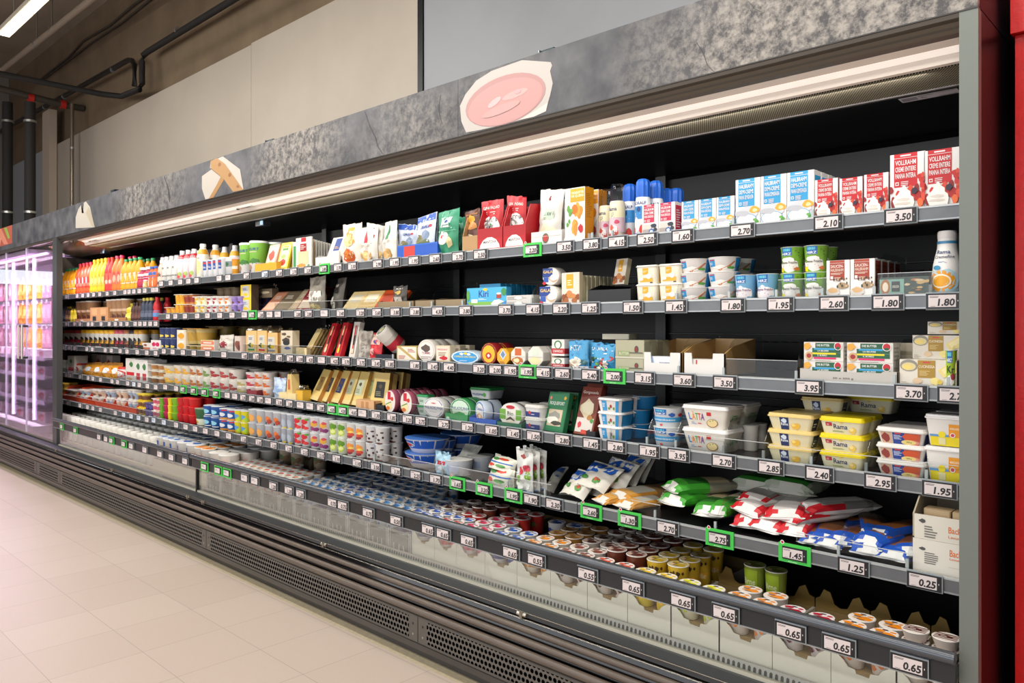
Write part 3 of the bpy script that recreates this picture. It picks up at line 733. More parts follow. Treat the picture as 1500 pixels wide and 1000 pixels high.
# ---------------------------------------------------------------- PRICE TAGS
def price_tag(name, x, y, z, txt, green, label, far=False, blue=False):
    root = MB(); w, h = (.088, .043) if not green else (.098, .056)
    fr = '#3fbf4a' if green else '#8f969b'
    if green:
        ow, oh, iw, ih = w / 2, h / 2, .037, .019
        m1 = root
        m1.box(-ow, ow, -.004, 0, -oh, -ih, fr); m1.box(-ow, ow, -.004, 0, ih, oh, fr)
        m1.box(-ow, -iw, -.004, 0, -ih, ih, fr); m1.box(iw, ow, -.004, 0, -ih, ih, fr)
        m1.add([(-ow + .012 + .006 * math.cos(t), -.0045, oh + .002 + .006 * math.sin(t)) for t in [2 * math.pi * q / 10 for q in range(10)]], [tuple(range(10))], '#f0f0ee')
        m1.add([(-ow + .012 + .0042 * math.cos(t), -.0048, oh + .002 + .0042 * math.sin(t)) for t in [2 * math.pi * q / 10 for q in range(10)]], [tuple(range(10))], '#b02030')
        m1.art(lambda u, v, e: (-ow + u * w, -.004 - e, -oh + v * h), [('t', 'demeter', .3, .04, .6, .1, '#d8f2d8')])
    else:
        root.loft([[(-w / 2, 0, -h / 2 - .003), (w / 2, 0, -h / 2 - .003), (w / 2, 0, h / 2 + .003), (-w / 2, 0, h / 2 + .003)], [(-w / 2 + .001, -.005, -h / 2), (w / 2 + .001, -.005, -h / 2 - .001), (w / 2 + .001, -.005, h / 2 + .002), (-w / 2 + .001, -.005, h / 2 + .002)]], fr, smooth=False)
    dm = MB(); sw, sh_ = (.0365, .0185) if green else (w / 2 - .002, h / 2 - .001)
    dm.box(-sw, sw, -.0065, -.0055 if not green else -.001, -sh_, sh_, '#141416')
    iw0, iw1 = -sw + (.006 if not green else .002), sw - .011
    dm.art(lambda u, v, e: (iw0 + u * (iw1 - iw0), -.0065 - e, -sh_ + .0042 + v * (2 * sh_ - .0084)),
           [('r', 0, 0, 1, 1, '#cdd6e2' if blue else '#d4c9c8')] + ([('l', .05, .78, .6, .95, 2, '#3c3838'), ('t', txt, .34, .08, .95, .70, '#1e1b1c', .12 * (sh_ / sw)), ('l', .08, .05, .3, .12, 1, '#6c6666')] if txt else [('l', .1, .45, .75, .9, 3, '#8a8488')]))
    dm.box(sw - .007, sw - .0055, -.0068, -.0066, -.002, .002, '#d8d8d8')
    e = empty(name, (x, y - .0015, z))
    root.build('tag_holder', e); dm.build('tag_display', e)
    tag(e, label, 'price tag', 'price tags on the shelf rails' if 'handrail' not in label else 'price tags on the handrail channel')
TAGS = {
1: '88 98 114 122 130 138 147 158 169 184 190 197 205 213 225 | 230 237 251 265 277 289 322 335 362:2.60 389:2.50b 410:2.60 431:2.70 452:2.30 475:2.80g 496:3.70 517:3.30 554:2.90 579:1.95 607:1.95 638:2.60 672:2.70 704:2.50 780:2.20g 828:3.50 867:3.80 905:4.15 948:2.50 1000:1.60 1087:2.70 1213:2.10 1319:3.50',
2: '88 98 110 118 130 136 149 161 170 178 187 199 206 213 221 | 229 247 258 272 290 305 323 341 359 370:3.10g 383:2.80 396 408 437:2.80 453:2.80 476 500:3.40 529:3.20 553:5.60 580:3.80 609:3.80 642:4.30 682.5:3.80 741:3.70 782:4.15 822:2.20 865:1.25 927:1.50 990:1.45 1073:1.80 1143:1.95 1221:2.60 1300:1.80 1382:1.80',
3: '86 94 102 110 128 136 155 164 177 187 202 216 229 241 254 269 285 305 329 359:4.85 376:3.35 393:3.35 410:4.85 426:2.80 440:5.00 455:4.20 472 491:4.25 508:5.70 530:3.75 552:3.45 572:1.85 609:1.80 635:3.45 659:4.40 703:3.20 727:2.00 749:1.95 773:1.95g 797:4.15 825:2.60 865:2.40 900:2.00g 944:3.15 1002:3.60 1062:3.50 1185:3.95 1334:3.70 1399:2.70',
4: '86 98 104 118 130 137 148 165 173 188 197b 205 217 229 243 259 268.6:1.60g 284:1.60g 300:1.60g 317:1.60g 334 345 357:2.35 370:2.80 382:2.80 394 410:3.30 425:3.80 441 455 471:3.80 487:4.20g 503:4.20g 518:4.65 532 552:1.30 575:1.85 598:3.20 617:2.75 651:2.75 686:1.20 721:1.05 753:1.45 783:1.50 825:2.80 867:1.45 903:2.80 951:1.95 994:3.95 1060:2.70 1129:2.85 1200:2.40 1289:2.95 1376:1.95',
5: '90 100 118 129 137 148 170 182b 193b 204b 216 226b 241b 259 273 287 302 319 336 358:1.35 380:1.35 402:1.25 424:1.25 447:2.15 471:2.15 494:1.10 524:1.10 551:3.50 581:3.30 610:2.25 639:1.70 670:1.65g 709:3.20g 752:1.95g 779:1.90 812:2.30 866:2.60g 922:1.30g 978:2.70 1054:2.75g 1164:1.45g 1250:1.25 1354:0.25'}
import re
for row, s in TAGS.items():
    n = 0
    for t in s.replace('|', ' ').split():
        m = re.match(r'([\d.]+)(?::([\d.]+))?([gb]?)$', t); px, pr, fl_ = float(m[1]), m[2], m[3]
        yy = SH[row][1] - .001; x = XP(px, yy - .004); zz = (SH[row][0] if x > XS else LEFTZ[row])
        if x > XR - .045 - .045: x = XR - .045 - .05
        col = 'green framed' if fl_ == 'g' else 'grey'
        lab = '%s price tag%s, %s from left on the %s shelf rail' % (col, (' reading ' + pr) if pr else '', ORD[n], SN[row])
        price_tag('price_tag', x, yy, zz - .021, pr, fl_ == 'g', lab, blue=fl_ == 'b'); n += 1
HT = '82g 110g 145 155 163g 181g 192 212 234 251 271 299g 319g 332g 358 373 400:1.20 423:1.20 440:1.20 487:0.75 502:0.75 539:0.75 580:0.50 627:0.65 649:0.65 685:0.65 748:0.65 785:0.55 860:0.55 926:0.65 999:0.65 1062:0.65 1157:0.65 1228:0.65 1331:0.65'
n = 0
for t in HT.split():
    m = re.match(r'([\d.]+)(?::([\d.]+))?([gb]?)$', t); px, pr, fl_ = float(m[1]), m[2], m[3]
    x = XP(px, 2.037); col = 'green framed' if fl_ == 'g' else 'grey'
    if px < 90: x = XP(90, 2.037)
    price_tag('price_tag', x, 2.044, .512, pr, fl_ == 'g', '%s price tag%s, %s from left on the handrail channel' % (col, (' reading ' + pr) if pr else '', ORD[n])); n += 1
# ---------------------------------------------------------------- TOP SHELF
W_ = '#e9e6e2'; RED = '#c4161f'; BLU = '#2f9bd0'; NAVY = '#1c3f8f'; YEL = '#f0b818'; GRN = '#3f9a3a'; GR = '#9a9896'; KR = '#b08a5c'
def cream_art(c, lines, fruit):
    a = [('r', .12, .93, .78, 1, c), ('r', .12, .42, .78, .92, c), ('r', .3, .95, .6, .975, '#e8e0e0')]
    for i, t in enumerate(lines): a.append(('t', t, .16, .80 - i * .115 + (.0 if i else .0), .74, .885 - i * .115, '#ece8e6'))
    a += [('r', .16, .45, .26, .51, '#e6e2e0'), ('r', .18, .465, .24, .495, c), ('l', .32, .44, .6, .53, 3, '#e6d8d8')]
    if fruit == 'red':
        a += blobs(3, ['#c8281e', '#b01a18', '#d8482a', '#8e1418'], 16, .02, .12, .98, .42, .11) + blobs(5, ['#c8281e', '#d84a30'], 6, .82, .3, .98, .6, .08)
        a += [('b', .42, .14, .36, .2, '#ece7de', 4), ('b', .42, .28, .22, .12, '#f4efe8', 7), ('e', .42, .37, .07, .07, '#f2ece4'), ('b', .42, .2, .2, .03, '#d3cbc0', 3), ('b', .38, .13, .26, .025, '#cfc6ba', 9), ('b', .72, .33, .1, .06, '#2c2438', 2), ('b', .88, .12, .1, .08, '#e0672e', 4)]
    if fruit == 'soup':
        a += [('b', .5, .28, .5, .14, '#c9cbd0', 3), ('b', .78, .33, .22, .08, '#e3a436', 6), ('b', .8, .32, .1, .04, '#f2d9a0', 6), ('e', .45, .13, .43, .135, '#6fa8cc'), ('e', .45, .13, .40, .12, '#e2e0de'), ('e', .45, .14, .33, .09, '#f2f0ee'), ('b', .3, .27, .34, .07, '#b4b6bc', 8), ('b', .88, .08, .09, .04, '#4f9438', 2), ('b', .8, .12, .07, .03, '#66a648', 5), ('r', .1, .035, .7, .042, '#3a86bb')]
    if fruit == 'pack':
        a += [('r', .1, .18, .62, .36, '#cfc3ba'), ('r', .06, .05, .5, .2, '#a69a92'), ('b', .75, .3, .18, .07, '#2c3440', 5), ('b', .85, .18, .14, .06, '#30343c', 7), ('e', .62, .12, .17, .09, '#2d5f9e'), ('e', .62, .12, .1, .05, '#cfd8e2')]
    if fruit == 'sauce':
        a += [('b', .3, .17, .34, .13, '#cfc9c2', 3), ('b', .3, .2, .26, .07, '#cfa877', 4), ('b', .7, .32, .26, .09, '#a98d6c', 6)] + blobs(9, ['#3a4030', '#6a5238', '#2c2c24', '#c9b08a'], 12, .35, .27, .95, .55, .045)
    return a
V3 = ['VOLLRAHM', 'CREME ENTIERE', 'PANNA INTERA']; H3 = ['HALBRAHM', 'DEMI-CREME', 'PANNA SEMIGRASSA']
SB = lambda c: [('r', .1, .0, .9, .9, c), ('l', .2, .2, .8, .8, 8, '#d8d8d8')]
vr = carton(W_, cream_art(RED, V3, 'red'), [('r', .0, .0, .12, 1, '#9a1018'), ('r', .14, 0, 1, 1, '#b9b2ae'), ('r', .3, .1, .9, .85, RED)], depth=.62)
hr = carton(W_, cream_art(BLU, H3, 'soup'), SB(BLU), depth=.62); pr_ = carton(W_, cream_art('#c7274f', H3, 'pack'), SB('#c7274f'), depth=.7)
G(1, vr, 1306, 1353, 224, 'cream_carton', 'carton', 'tall white cream carton with red panel and berries', nd=3, sh='near the end post, top shelf', w=.092)
G(1, vr, 1356, 1403, 218, 'cream_carton', 'carton', 'tall red panelled cream carton touching the end post', nd=3, w=.09)
G(1, vr, 1193, 1228, 262, 'cream_carton', 'carton', 'small red panelled cream carton, leftmost of three', nd=3)
G(1, vr, 1229, 1264, 260, 'cream_carton', 'carton', 'small red panelled cream carton, middle of three', nd=3)
G(1, vr, 1265, 1302, 254, 'cream_carton', 'carton', 'small red panelled cream carton, rightmost of three', nd=3)
G(1, hr, 1077, 1193, 256, 'cream_carton', 'carton', 'tall white and blue soup cream carton', nx=3, nd=3)
G(1, hr, 998, 1076, 291, 'cream_carton', 'carton', 'small white and blue soup cream carton', nx=3, nd=3)
G(1, pr_, 940, 989, 298, 'cream_carton', 'carton', 'small white carton with pink panel', nx=2, nd=2)
floralp = bottle('can', '#e6e8ec', [('r', 0, .30, 1, .52, '#2f86c8'), ('t', 'FLORALP', .12, .545, .88, .60, '#1d3f7c'), ('b', .5, .47, .12, .05, '#1d3f7c', 3), ('l', .25, .36, .8, .42, 2, '#dfe8f2'), ('b', .35, .2, .25, .14, '#f0eee8', 4), ('b', .68, .12, .18, .09, '#c8281e', 7), ('b', .16, .1, .12, .07, '#d2362a', 5), ('r', -.2, .0, 1.2, .06, '#3a8fcf')], '#1f5fc0', .44, .68, domed=True, ribs=True)
for (a, b_, yt, yo, ps) in ((913, 932, 262, .05, 'leftmost'), (929, 955, 257, .0, 'front'), (954, 967, 262, .06, 'third from left'), (966, 986, 275, .12, 'behind the pink cartons'), (984, 998, 278, .14, 'rightmost behind the pink cartons')):
    G(1, floralp, a, b_, yt, 'cream_spray_can', 'spray can', 'white spray cream can with ribbed blue cap, ' + ps, rnd=True, yoff=yo, w=.062, h=.212 if yo < .1 else .19)
ramac = bottle('can', '#e6d8c8', [('r', -.3, .38, 1.3, .66, '#e9e0b8'), ('t', 'Rama', .2, .50, .72, .57, '#26336e'), ('l', .4, .38, .6, .48, 4, '#555a80'), ('r', -.3, .12, 1.3, .38, '#d9bcc4'), ('b', .45, .14, .42, .12, '#b8463a', 3), ('b', .45, .16, .32, .09, '#efe6e0', 5), ('b', .72, .3, .14, .04, '#c94a6a', 6), ('b', .45, .2, .12, .05, '#d2503c', 2)], '#d0d0d0', .44, .68, domed=True, ribs=True, capmat=CLEAR)
G(1, ramac, 879, 897, 268, 'cream_spray_can', 'spray can', 'pastel spray cream can with clear cap, left one', rnd=True, yoff=.045, w=.062, h=.205)
G(1, ramac, 893, 915, 263, 'cream_spray_can', 'spray can', 'pastel spray cream can with clear cap, right one', rnd=True, w=.064, h=.21)
ork = carton('#ece6e0', [('r', .28, .74, .98, .985, '#e59a1c'), ('t', 'CROQUETTES', .34, .88, .94, .93, '#f6ead6'), ('t', 'DE QUESO', .34, .82, .94, .87, '#f6ead6'), ('r', .34, .74, .9, .80, '#e59a1c')] + blobs(2, ['#e58a2a', '#d8701c', '#f0a040'], 7, .15, .12, .85, .6, .17) + blobs(4, ['#5fa040', '#76b24c'], 5, .08, .3, .4, .65, .08) + [('b', .82, .25, .12, .08, '#b81c2c', 3), ('r', 0, 0, 1, .09, '#efe9e4'), ('l', .3, .02, .8, .06, 1, '#333333')],
             [('r', 0, 0, 1, 1, '#d48a10'), ('l', .15, .45, .85, .9, 14, '#a86a10'), ('r', .3, .04, .7, .16, '#eae6e0')], d=.055)
G(1, ork, 827, 857, 275, 'frozen_cheese_box', 'box', 'tall orange box with fried cheese picture', nd=2, dgap=.03)
# white bag in a white display tray
G(1, traybox('#dcd8d4', .9, depth=.16, art=[('e', .48, .5, .11, .36, '#4c6a50'), ('e', .48, .5, .08, .27, '#b23030'), ('r', 0, .62, 1, .65, '#bdb8b2')]), 778, 823, 336, 'display_tray', 'tray', 'low white cardboard tray holding grated cheese bags', yoff=-.005)
bagw = pouch('#d9d4ca', [('r', .3, .45, .78, .78, '#b8c7b4'), ('t', 'REIBKAESE', .34, .52, .74, .58, '#4a6a50'), ('b', .5, .84, .06, .05, '#7c2420', 3), ('l', .36, .46, .7, .5, 2, '#8a9a84'), ('b', .5, .24, .42, .14, '#ecdfc0', 6), ('b', .5, .13, .3, .05, '#dda85c', 2)], .4, flare=1.05)
G(1, bagw, 781, 817, 283, 'grated_cheese_bag', 'bag', 'white grated cheese bag standing in the white tray', yoff=.03, dz=.006, rz=-4, h=.235, tx=-4)
G(1, bagw, 812, 824, 300, 'grated_cheese_bag', 'bag', 'second white grated cheese bag leaning behind the front one', yoff=.11, dz=.006, w=.07, h=.20, rz=14)
# red boxes with windows
for a, b_, ps in ((699, 736, 'left'), (737, 770, 'right')):
    G(1, traybox('#b4141e', .5, depth=.13, t=.004, side=.95, art=[('r', .04, .55, .96, .98, '#a8121c'), ('e', .5, -.02, .42, .62, '#e8e2de'), ('t', 'MANTOVA', .26, .32, .76, .44, '#2a2426'), ('r', .1, .0, .9, .10, '#b4141e')]), a, b_, 296 if ps == 'right' else 301, 'display_box', 'box', 'red cardboard display box holding grana bags, %s of two' % ps, yoff=-.008)
    G(1, pouch('#b3151f', [('t', 'GRANA PADANO', .14, .82, .88, .88, '#e8ded6'), ('l', .3, .72, .7, .79, 2, '#e0c8c0'), ('e', .5, .48, .43, .2, '#e6e0dc'), ('t', 'MANTOVA', .18, .55, .84, .63, '#26201f'), ('b', .45, .42, .3, .14, '#8e8a86', 4), ('b', .5, .4, .2, .09, '#3e3c3c', 2), ('r', .5, .49, .56, .53, '#2f8a3c')], .35, seal=.05), a + 2, b_ - 2, 291 if ps == 'left' else 292, 'grana_bag', 'bag', 'red grana bag in the %s red display box' % ps, yoff=.03, dz=.006, h=.225)
G(1, traybox(KR, .45, depth=.12), 677, 700, 316, 'display_tray', 'tray', 'brown kraft tray left of the red boxes', yoff=-.004)
G(1, pouch('#5a3322', [('b', .5, .78, .3, .1, '#e0a83a', 3), ('b', .55, .62, .36, .1, '#c98a4a', 6), ('b', .5, .3, .34, .12, '#d9c8a0', 4), ('b', .6, .25, .15, .07, '#8aa04a', 8), ('r', .1, .88, .9, .93, '#8c5a2c')], .35), 678, 700, 306, 'brown_snack_bag', 'bag', 'brown bag with gold print in the kraft tray', yoff=.02, dz=.006)
grb = pouch('#2f8a66', [('r', .3, .62, .72, .84, '#dde6e0'), ('b', .5, .75, .1, .05, '#2c4a9a', 2), ('l', .36, .66, .66, .7, 1, '#336a55'), ('e', .4, .38, .22, .15, '#e6e4dc'), ('b', .72, .28, .18, .13, '#d8c894', 4), ('b', .4, .41, .08, .04, '#c63a3a', 2), ('r', .05, .53, .95, .55, '#6fb894')] + blobs(8, ['#8cc8ac', '#4fa684'], 12, .05, .05, .95, .95, .035), .35)
G(1, grb, 634, 667, 306, 'grated_cheese_bag', 'bag', 'tall green grated cheese bag standing in front', rz=-3)
for i, (a, b_, yt) in enumerate(((655, 672, 318), (668, 681, 322))): G(1, grb, a, b_, yt, 'grated_cheese_bag', 'bag', 'green grated cheese bag behind, %s of two' % ('left', 'right')[i], yoff=.09 + .05 * i, h=.19, w=.10, rz=20)
G(1, traybox('#2558b8', .95, depth=.14, art=[('r', .17, 0, .45, 1, '#d23c34'), ('r', 0, .9, 1, 1, '#3a6cc8')]), 582, 641, 356, 'display_tray', 'tray', 'blue and red cardboard tray holding fondue bags', yoff=-.004)
mtn = pouch('#c9d2e0', [('r', .02, .84, .98, .99, '#2454b0'), ('r', .02, .0, .98, .16, '#d4c296'), ('b', .5, .32, .5, .12, '#6b7848', 3), ('b', .35, .42, .25, .1, '#857a4c', 6), ('b', .65, .5, .2, .13, '#7b8da6', 4), ('t', 'GERBER', .3, .66, .75, .74, '#27438c'), ('b', .78, .72, .07, .04, '#c4202c', 2)], .35)
G(1, mtn, 600, 632, 318, 'fondue_bag', 'bag', 'white and blue fondue bag with mountain print, tallest', yoff=.03, dz=.006, tx=-5, rz=-6, h=.21)
G(1, mtn, 583, 605, 336, 'fondue_bag', 'bag', 'white and blue fondue bag with mountain print, left', yoff=.03, dz=.006, h=.17, rz=18)
G(1, mtn, 622, 640, 330, 'fondue_bag', 'bag', 'white and blue fondue bag with mountain print, right', yoff=.08, dz=.006, h=.19, rz=-10)
def cbag(bar): return pouch('#ded8cc', [('r', .35, .55, .6, .9, bar), ('b', .5, .2, .4, .14, '#dfae62', 3), ('b', .5, .22, .28, .09, '#ecca8a', 5), ('l', .2, .45, .8, .52, 2, '#b8b0a4')], .38)
G(1, cbag('#2f8a48'), 553, 580, 326, 'grated_cheese_bag', 'bag', 'white bag with slanted green stripe', rz=-14, h=.20)
G(1, cbag('#b81c2c'), 540, 556, 322, 'grated_cheese_bag', 'bag', 'white bag with red stripe, edge turned to the aisle', rz=40, w=.1, yoff=.03, h=.20)
G(1, cbag('#c4203a'), 522, 548, 328, 'grated_cheese_bag', 'bag', 'white bag with red stripe beside the orange one', yoff=.01, h=.19)
G(1, pouch('#e4dccf', [('b', .5, .22, .42, .18, '#c9571c', 3), ('b', .5, .24, .3, .12, '#e0842e', 5), ('r', .36, .82, .66, .92, '#e59a2a'), ('b', .5, .6, .36, .17, '#e6c88c', 7)] + blobs(5, ['#e5a24a', '#f0d8a8'], 6, .15, .4, .85, .8, .1), .4), 495, 523, 326, 'gratin_cheese_bag', 'bag', 'white bag with baked orange gratin picture')
# upright slice packs
spk = slab('#e4ded2', [('r', .36, .86, .68, .99, RED), ('r', .30, .55, .70, .8, '#a81c24'), ('l', .34, .62, .66, .78, 3, '#e8dccc'), ('r', .16, .14, .84, .55, '#e2cfa4'), ('b', .4, .1, .3, .07, '#d69c48', 3), ('b', .85, .08, .08, .05, '#5a9a48', 3)], .012)
G(1, spk, 433, 456, 345, 'sliced_cheese_pack', 'cheese pack', 'upright white slice pack with red crest', h=.175)
for i in range(9):
    G(1, slab('#ddd5c6', [('r', .12, .1, .88, .7, '#d9c696'), ('r', .3, .8, .7, .95, '#b4323a')], .012, side=[('r', .2, .05, .8, .9, '#c8a268')]) if i == 0 else spk, 441 + i * 4, 462 + i * 4, 347 + i * .6, 'sliced_cheese_pack', 'cheese pack', 'upright white slice pack, %s behind the red crested one' % ORD[i], yoff=.03 + i * .022, h=.165 - i * .002, w=.1)
G(1, slab('#e8e4dc', [('r', .2, .1, .8, .85, '#4c9a58')], .012), 428, 437, 352, 'sliced_cheese_pack', 'cheese pack', 'narrow white slice pack with green line at left end', yoff=.02, h=.16)
G(1, traybox('#e0dcd6', .8, depth=.1), 462, 481, 373, 'display_tray', 'tray', 'small white tray between slice packs and slanted pack')
G(1, slab('#dfdbd2', [('r', .3, .5, .7, .95, NAVY), ('l', .35, .6, .65, .7, 2, '#d0a040'), ('r', .2, .1, .8, .45, '#dcc890')], .014), 473, 495, 352, 'sliced_cheese_pack', 'cheese pack', 'white slice pack with blue crest leaning back', tx=-22, h=.175, yoff=.02)
for i in range(4): G(1, slab('#e4e0d6', [], .012), 478, 499, 384, 'sliced_cheese_pack', 'cheese pack', 'flat lying white slice pack, %s up beside the gratin bag' % ORD[i], h=.02, dz=.0195 * i, w=.1)
ylp = slab('#e8c82c', [('r', .12, .12, .88, .9, '#ece4b8'), ('r', .25, .72, .75, .8, '#5a9a3a'), ('b', .5, .3, .3, .12, '#cc3a2a', 3), ('b', .45, .5, .2, .08, '#a8c860', 5), ('r', .2, .82, .8, .88, '#e8c82c')], .018)
for i in range(3): G(1, ylp, 398 + i * 5, 425 + i * 4, 361 - i, 'sliced_cheese_pack', 'cheese pack', 'yellow edged slice pack leaning back, %s from front' % ORD[i], tx=-14, h=.175, yoff=.02 + .025 * i, w=.125)
G(1, traybox('#e0a830', .9, depth=.13), 373, 405, 384, 'display_tray', 'tray', 'low yellow cardboard tray beside the green tubs', yoff=-.004)
for i in range(2): G(1, slab('#e8b8a0', [('r', .1, .1, .9, .9, '#ecdcc8'), ('b', .5, .6, .3, .2, '#d8503a', 3), ('b', .5, .25, .3, .12, '#e8c84a', 4)], .018), 380 + 5 * i, 405 + 4 * i, 363, 'sliced_cheese_pack', 'cheese pack', 'red and yellow slice pack leaning in yellow tray, %s' % ('front', 'behind')[i], tx=-16, h=.17, dz=.004, yoff=.02 + .03 * i, w=.12)
gtub = bottle('can', '#7cb83e', [('r', -.3, .0, 1.3, .36, '#b9b6b4'), ('b', .7, .42, .35, .14, '#3f7a2c', 3), ('t', 'YOGURT', .1, .74, .9, .82, '#3a4a9a'), ('r', .1, .68, .8, .70, '#e8e4c8'), ('b', .3, .2, .3, .14, '#8d6a58', 4), ('r', .2, .0, .5, .12, '#4c4c66')], '#e6e8e2', .47, .95, A=150)
def gtubf(w, h):
    mb = MB(); r = w / 2 - .002
    mb.lathe([(r * .94, 0), (r, .004), (r, h - .014)], '#7cb83e', 24)
    S = lambda u, v, e: (math.sin((u - .5) * 2.7) * (r + e), -math.cos((u - .5) * 2.7) * (r + e), .004 + v * (h - .02))
    mb.art(S, [('r', -.2, .0, 1.2, .34, '#c4bfbc'), ('b', .68, .4, .3, .1, '#3f7a2c', 3), ('b', .2, .38, .25, .07, '#4f8a34', 7), ('t', 'YOGURT', .1, .76, .9, .85, '#3a4a9a'), ('r', .1, .70, .8, .72, '#e8c8b8'), ('b', .35, .18, .3, .14, '#9c7a68', 4), ('r', .2, .0, .55, .1, '#4c4c66')], True)
    lm = MB().lathe([(w / 2, h - .0138), (w / 2, h - .002), (w / 2 - .003, h)], '#e4e8de', 24)
    return [('tub_body', mb), ('lid', lm)], w
G(1, gtubf, 349, 368, 356, 'tall_yogurt_tub', 'tub', 'tall green tub with white lid, left one', rnd=True, w=.105)
G(1, gtubf, 360, 387, 353, 'tall_yogurt_tub', 'tub', 'tall green tub with white lid, right one', rnd=True, w=.115, nd=2)
G(1, gtubf, 385, 402, 357, 'tall_yogurt_tub', 'tub', 'tall green tub half hidden behind the yellow slice packs', rnd=True, w=.11, yoff=.12)
wcup = cup('#e8e8e8', [('r', .3, .45, .75, .95, '#1f4fa0'), ('r', .3, .80, .75, .9, '#c8342c'), ('t', 'Bifidus', .34, .55, .72, .68, '#e8ecf4'), ('l', .3, .12, .8, .22, 1, '#b03030')], '#f0f0ee', rb=.86)
G(1, wcup, 300, 330, 380, 'white_yogurt_cup', 'cup', 'white yogurt cup with blue label', nx=4, nd=2, rnd=True, jit=10)
G(1, cup('#e6e6e4', [('r', .2, .5, .8, .8, '#7a8a90'), ('b', .5, .65, .15, .12, '#3a6a3a', 3), ('l', .2, .1, .8, .25, 1, '#c05040')], '#f2f2f0', rb=.88), 330, 345, 377, 'white_yogurt_cup', 'cup', 'larger white cup left of the green tubs', rnd=True)
G(1, cup('#e8a02c', [('r', 0, .4, 1, .6, '#e8d8c0')], '#e0602c', rb=.9), 343, 350, 380, 'orange_cup', 'cup', 'small orange and white cup squeezed beside the green tubs', rnd=True)
G(1, bottle('milk', '#e8e6e0', [('r', -.4, .68, 1.4, .82, '#e0a420'), ('b', .5, .4, .3, .16, '#ecd89a', 3)], '#eceae6', .22, .9), 306, 350, 362, 'yogurt_drink_bottle', 'bottle', 'white bottle with amber neck behind the cups', nx=3, rnd=True, yoff=.13, w=.08, h=.225)
G(1, bottle('milk', '#ece8dc', [('r', -.4, .70, 1.4, .84, '#e0a01c'), ('b', .5, .35, .4, .22, '#f0dc98', 3), ('t', 'drink', .25, .56, .75, .62, '#8a8478')], '#f0eeea', .24, .9), 285, 305, 357, 'yogurt_drink_bottle', 'bottle', 'large cream bottle with amber neck and white cap', rnd=True, nd=2, w=.085)
sb = bottle('milk', '#ece4e2', [('r', -.4, .72, 1.4, .86, '#c42a34'), ('b', .35, .16, .25, .1, '#c8303c', 3), ('b', .7, .2, .2, .08, '#a8c060', 5), ('l', .2, .5, .8, .62, 3, '#9a8a90'), ('b', .6, .12, .2, .06, '#d84a54', 8)], '#eceae8', .24, .89)
G(1, sb, 262, 288, 366, 'strawberry_drink_bottle', 'bottle', 'white strawberry drink bottle with red neck', nx=3, nd=2, rnd=True, w=.072)
G(1, bottle('milk', '#e8e4dc', [('t', 'choco', .1, .2, .95, .28, '#2c2826'), ('t', 'ice', .3, .5, .7, .6, '#3c3836'), ('l', .3, .65, .6, .7, 1, '#6a6664')], '#eeece8', .24, .88), 240, 262, 375, 'milk_drink_bottle', 'bottle', 'white drink bottle with black print', nx=3, nd=2, rnd=True, w=.07)
G(1, bottle('milk', '#c8202a', [('t', 'cool', .1, .25, .9, .36, '#f0e8e6'), ('r', .0, .45, 1, .5, '#ecd8d4')], '#e8e4e2', .24, .88), 232, 244, 377, 'red_drink_bottle', 'bottle', 'red drink bottle with white cap', rnd=True, yoff=.03, w=.07)
G(1, bottle('shot', '#e8c8b4', [('t', 'milk', .15, .4, .85, .55, '#4a3c38'), ('t', '100', .2, .12, .8, .24, '#3a302e')], '#eceae6', .26, .9), 230.5, 243, 381, 'milk_drink_bottle', 'bottle', 'pale pink drink bottle at the shelf step', rnd=True, w=.078)
# far bay: juices
def juice(body, capc, labc, fr): return bottle('juice', body, [('r', -.3, .22, 1.3, .54, labc)] + blobs(3, fr, 6, .1, .26, .9, .5, .13), capc, .19, .92, seg=14)
jY = juice('#efa818', '#2f9a5c', '#ece0c8', ['#f0b830', '#e89a20']); jR = juice('#e2542c', '#d2203c', '#d83a34', ['#e8705a', '#f0e0d4', '#b82028']); jL = juice('#f0c41c', '#f0bc10', '#ecd24a', ['#f4e28a', '#e8b818']); jP = juice('#dc3c34', '#e0301c', '#e06a5c', ['#f0c8b8', '#d83a34', '#f08a60']); jO = juice('#ea7c30', '#d21c50', '#e8745c', ['#f0b8a0', '#e04a3a'])
G(1, jY, 93, 113, 393, 'juice_bottle', 'bottle', 'yellow juice bottle with green cap', nx=4, nd=2, rnd=True, sh='top shelf, far end')
G(1, jR, 113, 134, 385, 'juice_bottle', 'bottle', 'red orange juice bottle with red cap', nx=4, nd=2, rnd=True)
G(1, jL, 134, 156, 379, 'juice_bottle', 'bottle', 'lemon yellow juice bottle with yellow cap', nx=4, nd=2, rnd=True)
G(1, jP, 156, 166, 377, 'juice_bottle', 'bottle', 'deep red juice bottle with orange cap', nx=2, nd=2, rnd=True)
G(1, jO, 166, 179, 374, 'juice_bottle', 'bottle', 'orange juice bottle with crimson cap', nx=2, nd=2, rnd=True)
G(1, jY, 179, 206, 378, 'juice_bottle', 'bottle', 'large yellow juice bottle with green cap', nx=4, nd=2, rnd=True)
G(1, jY, 206, 234, 376, 'juice_bottle', 'bottle', 'yellow juice bottle with green cap behind the small drinks', nx=4, rnd=True, yoff=.13, w=.075, h=.19)
G(1, jO, 183, 232, 374, 'juice_bottle', 'bottle', 'orange juice bottle with crimson cap in the back', nx=5, rnd=True, yoff=.26, w=.07, h=.22)
G(1, bottle('shot', '#b8284c', [('r', 0, .5, 1, .7, '#ecd8dc'), ('r', -.2, .0, .1, .4, '#5aa04c')], '#eae8e6', .3, .88), 202, 220, 391, 'fruit_shot_bottle', 'bottle', 'small crimson fruit drink with white cap', nx=2, rnd=True)
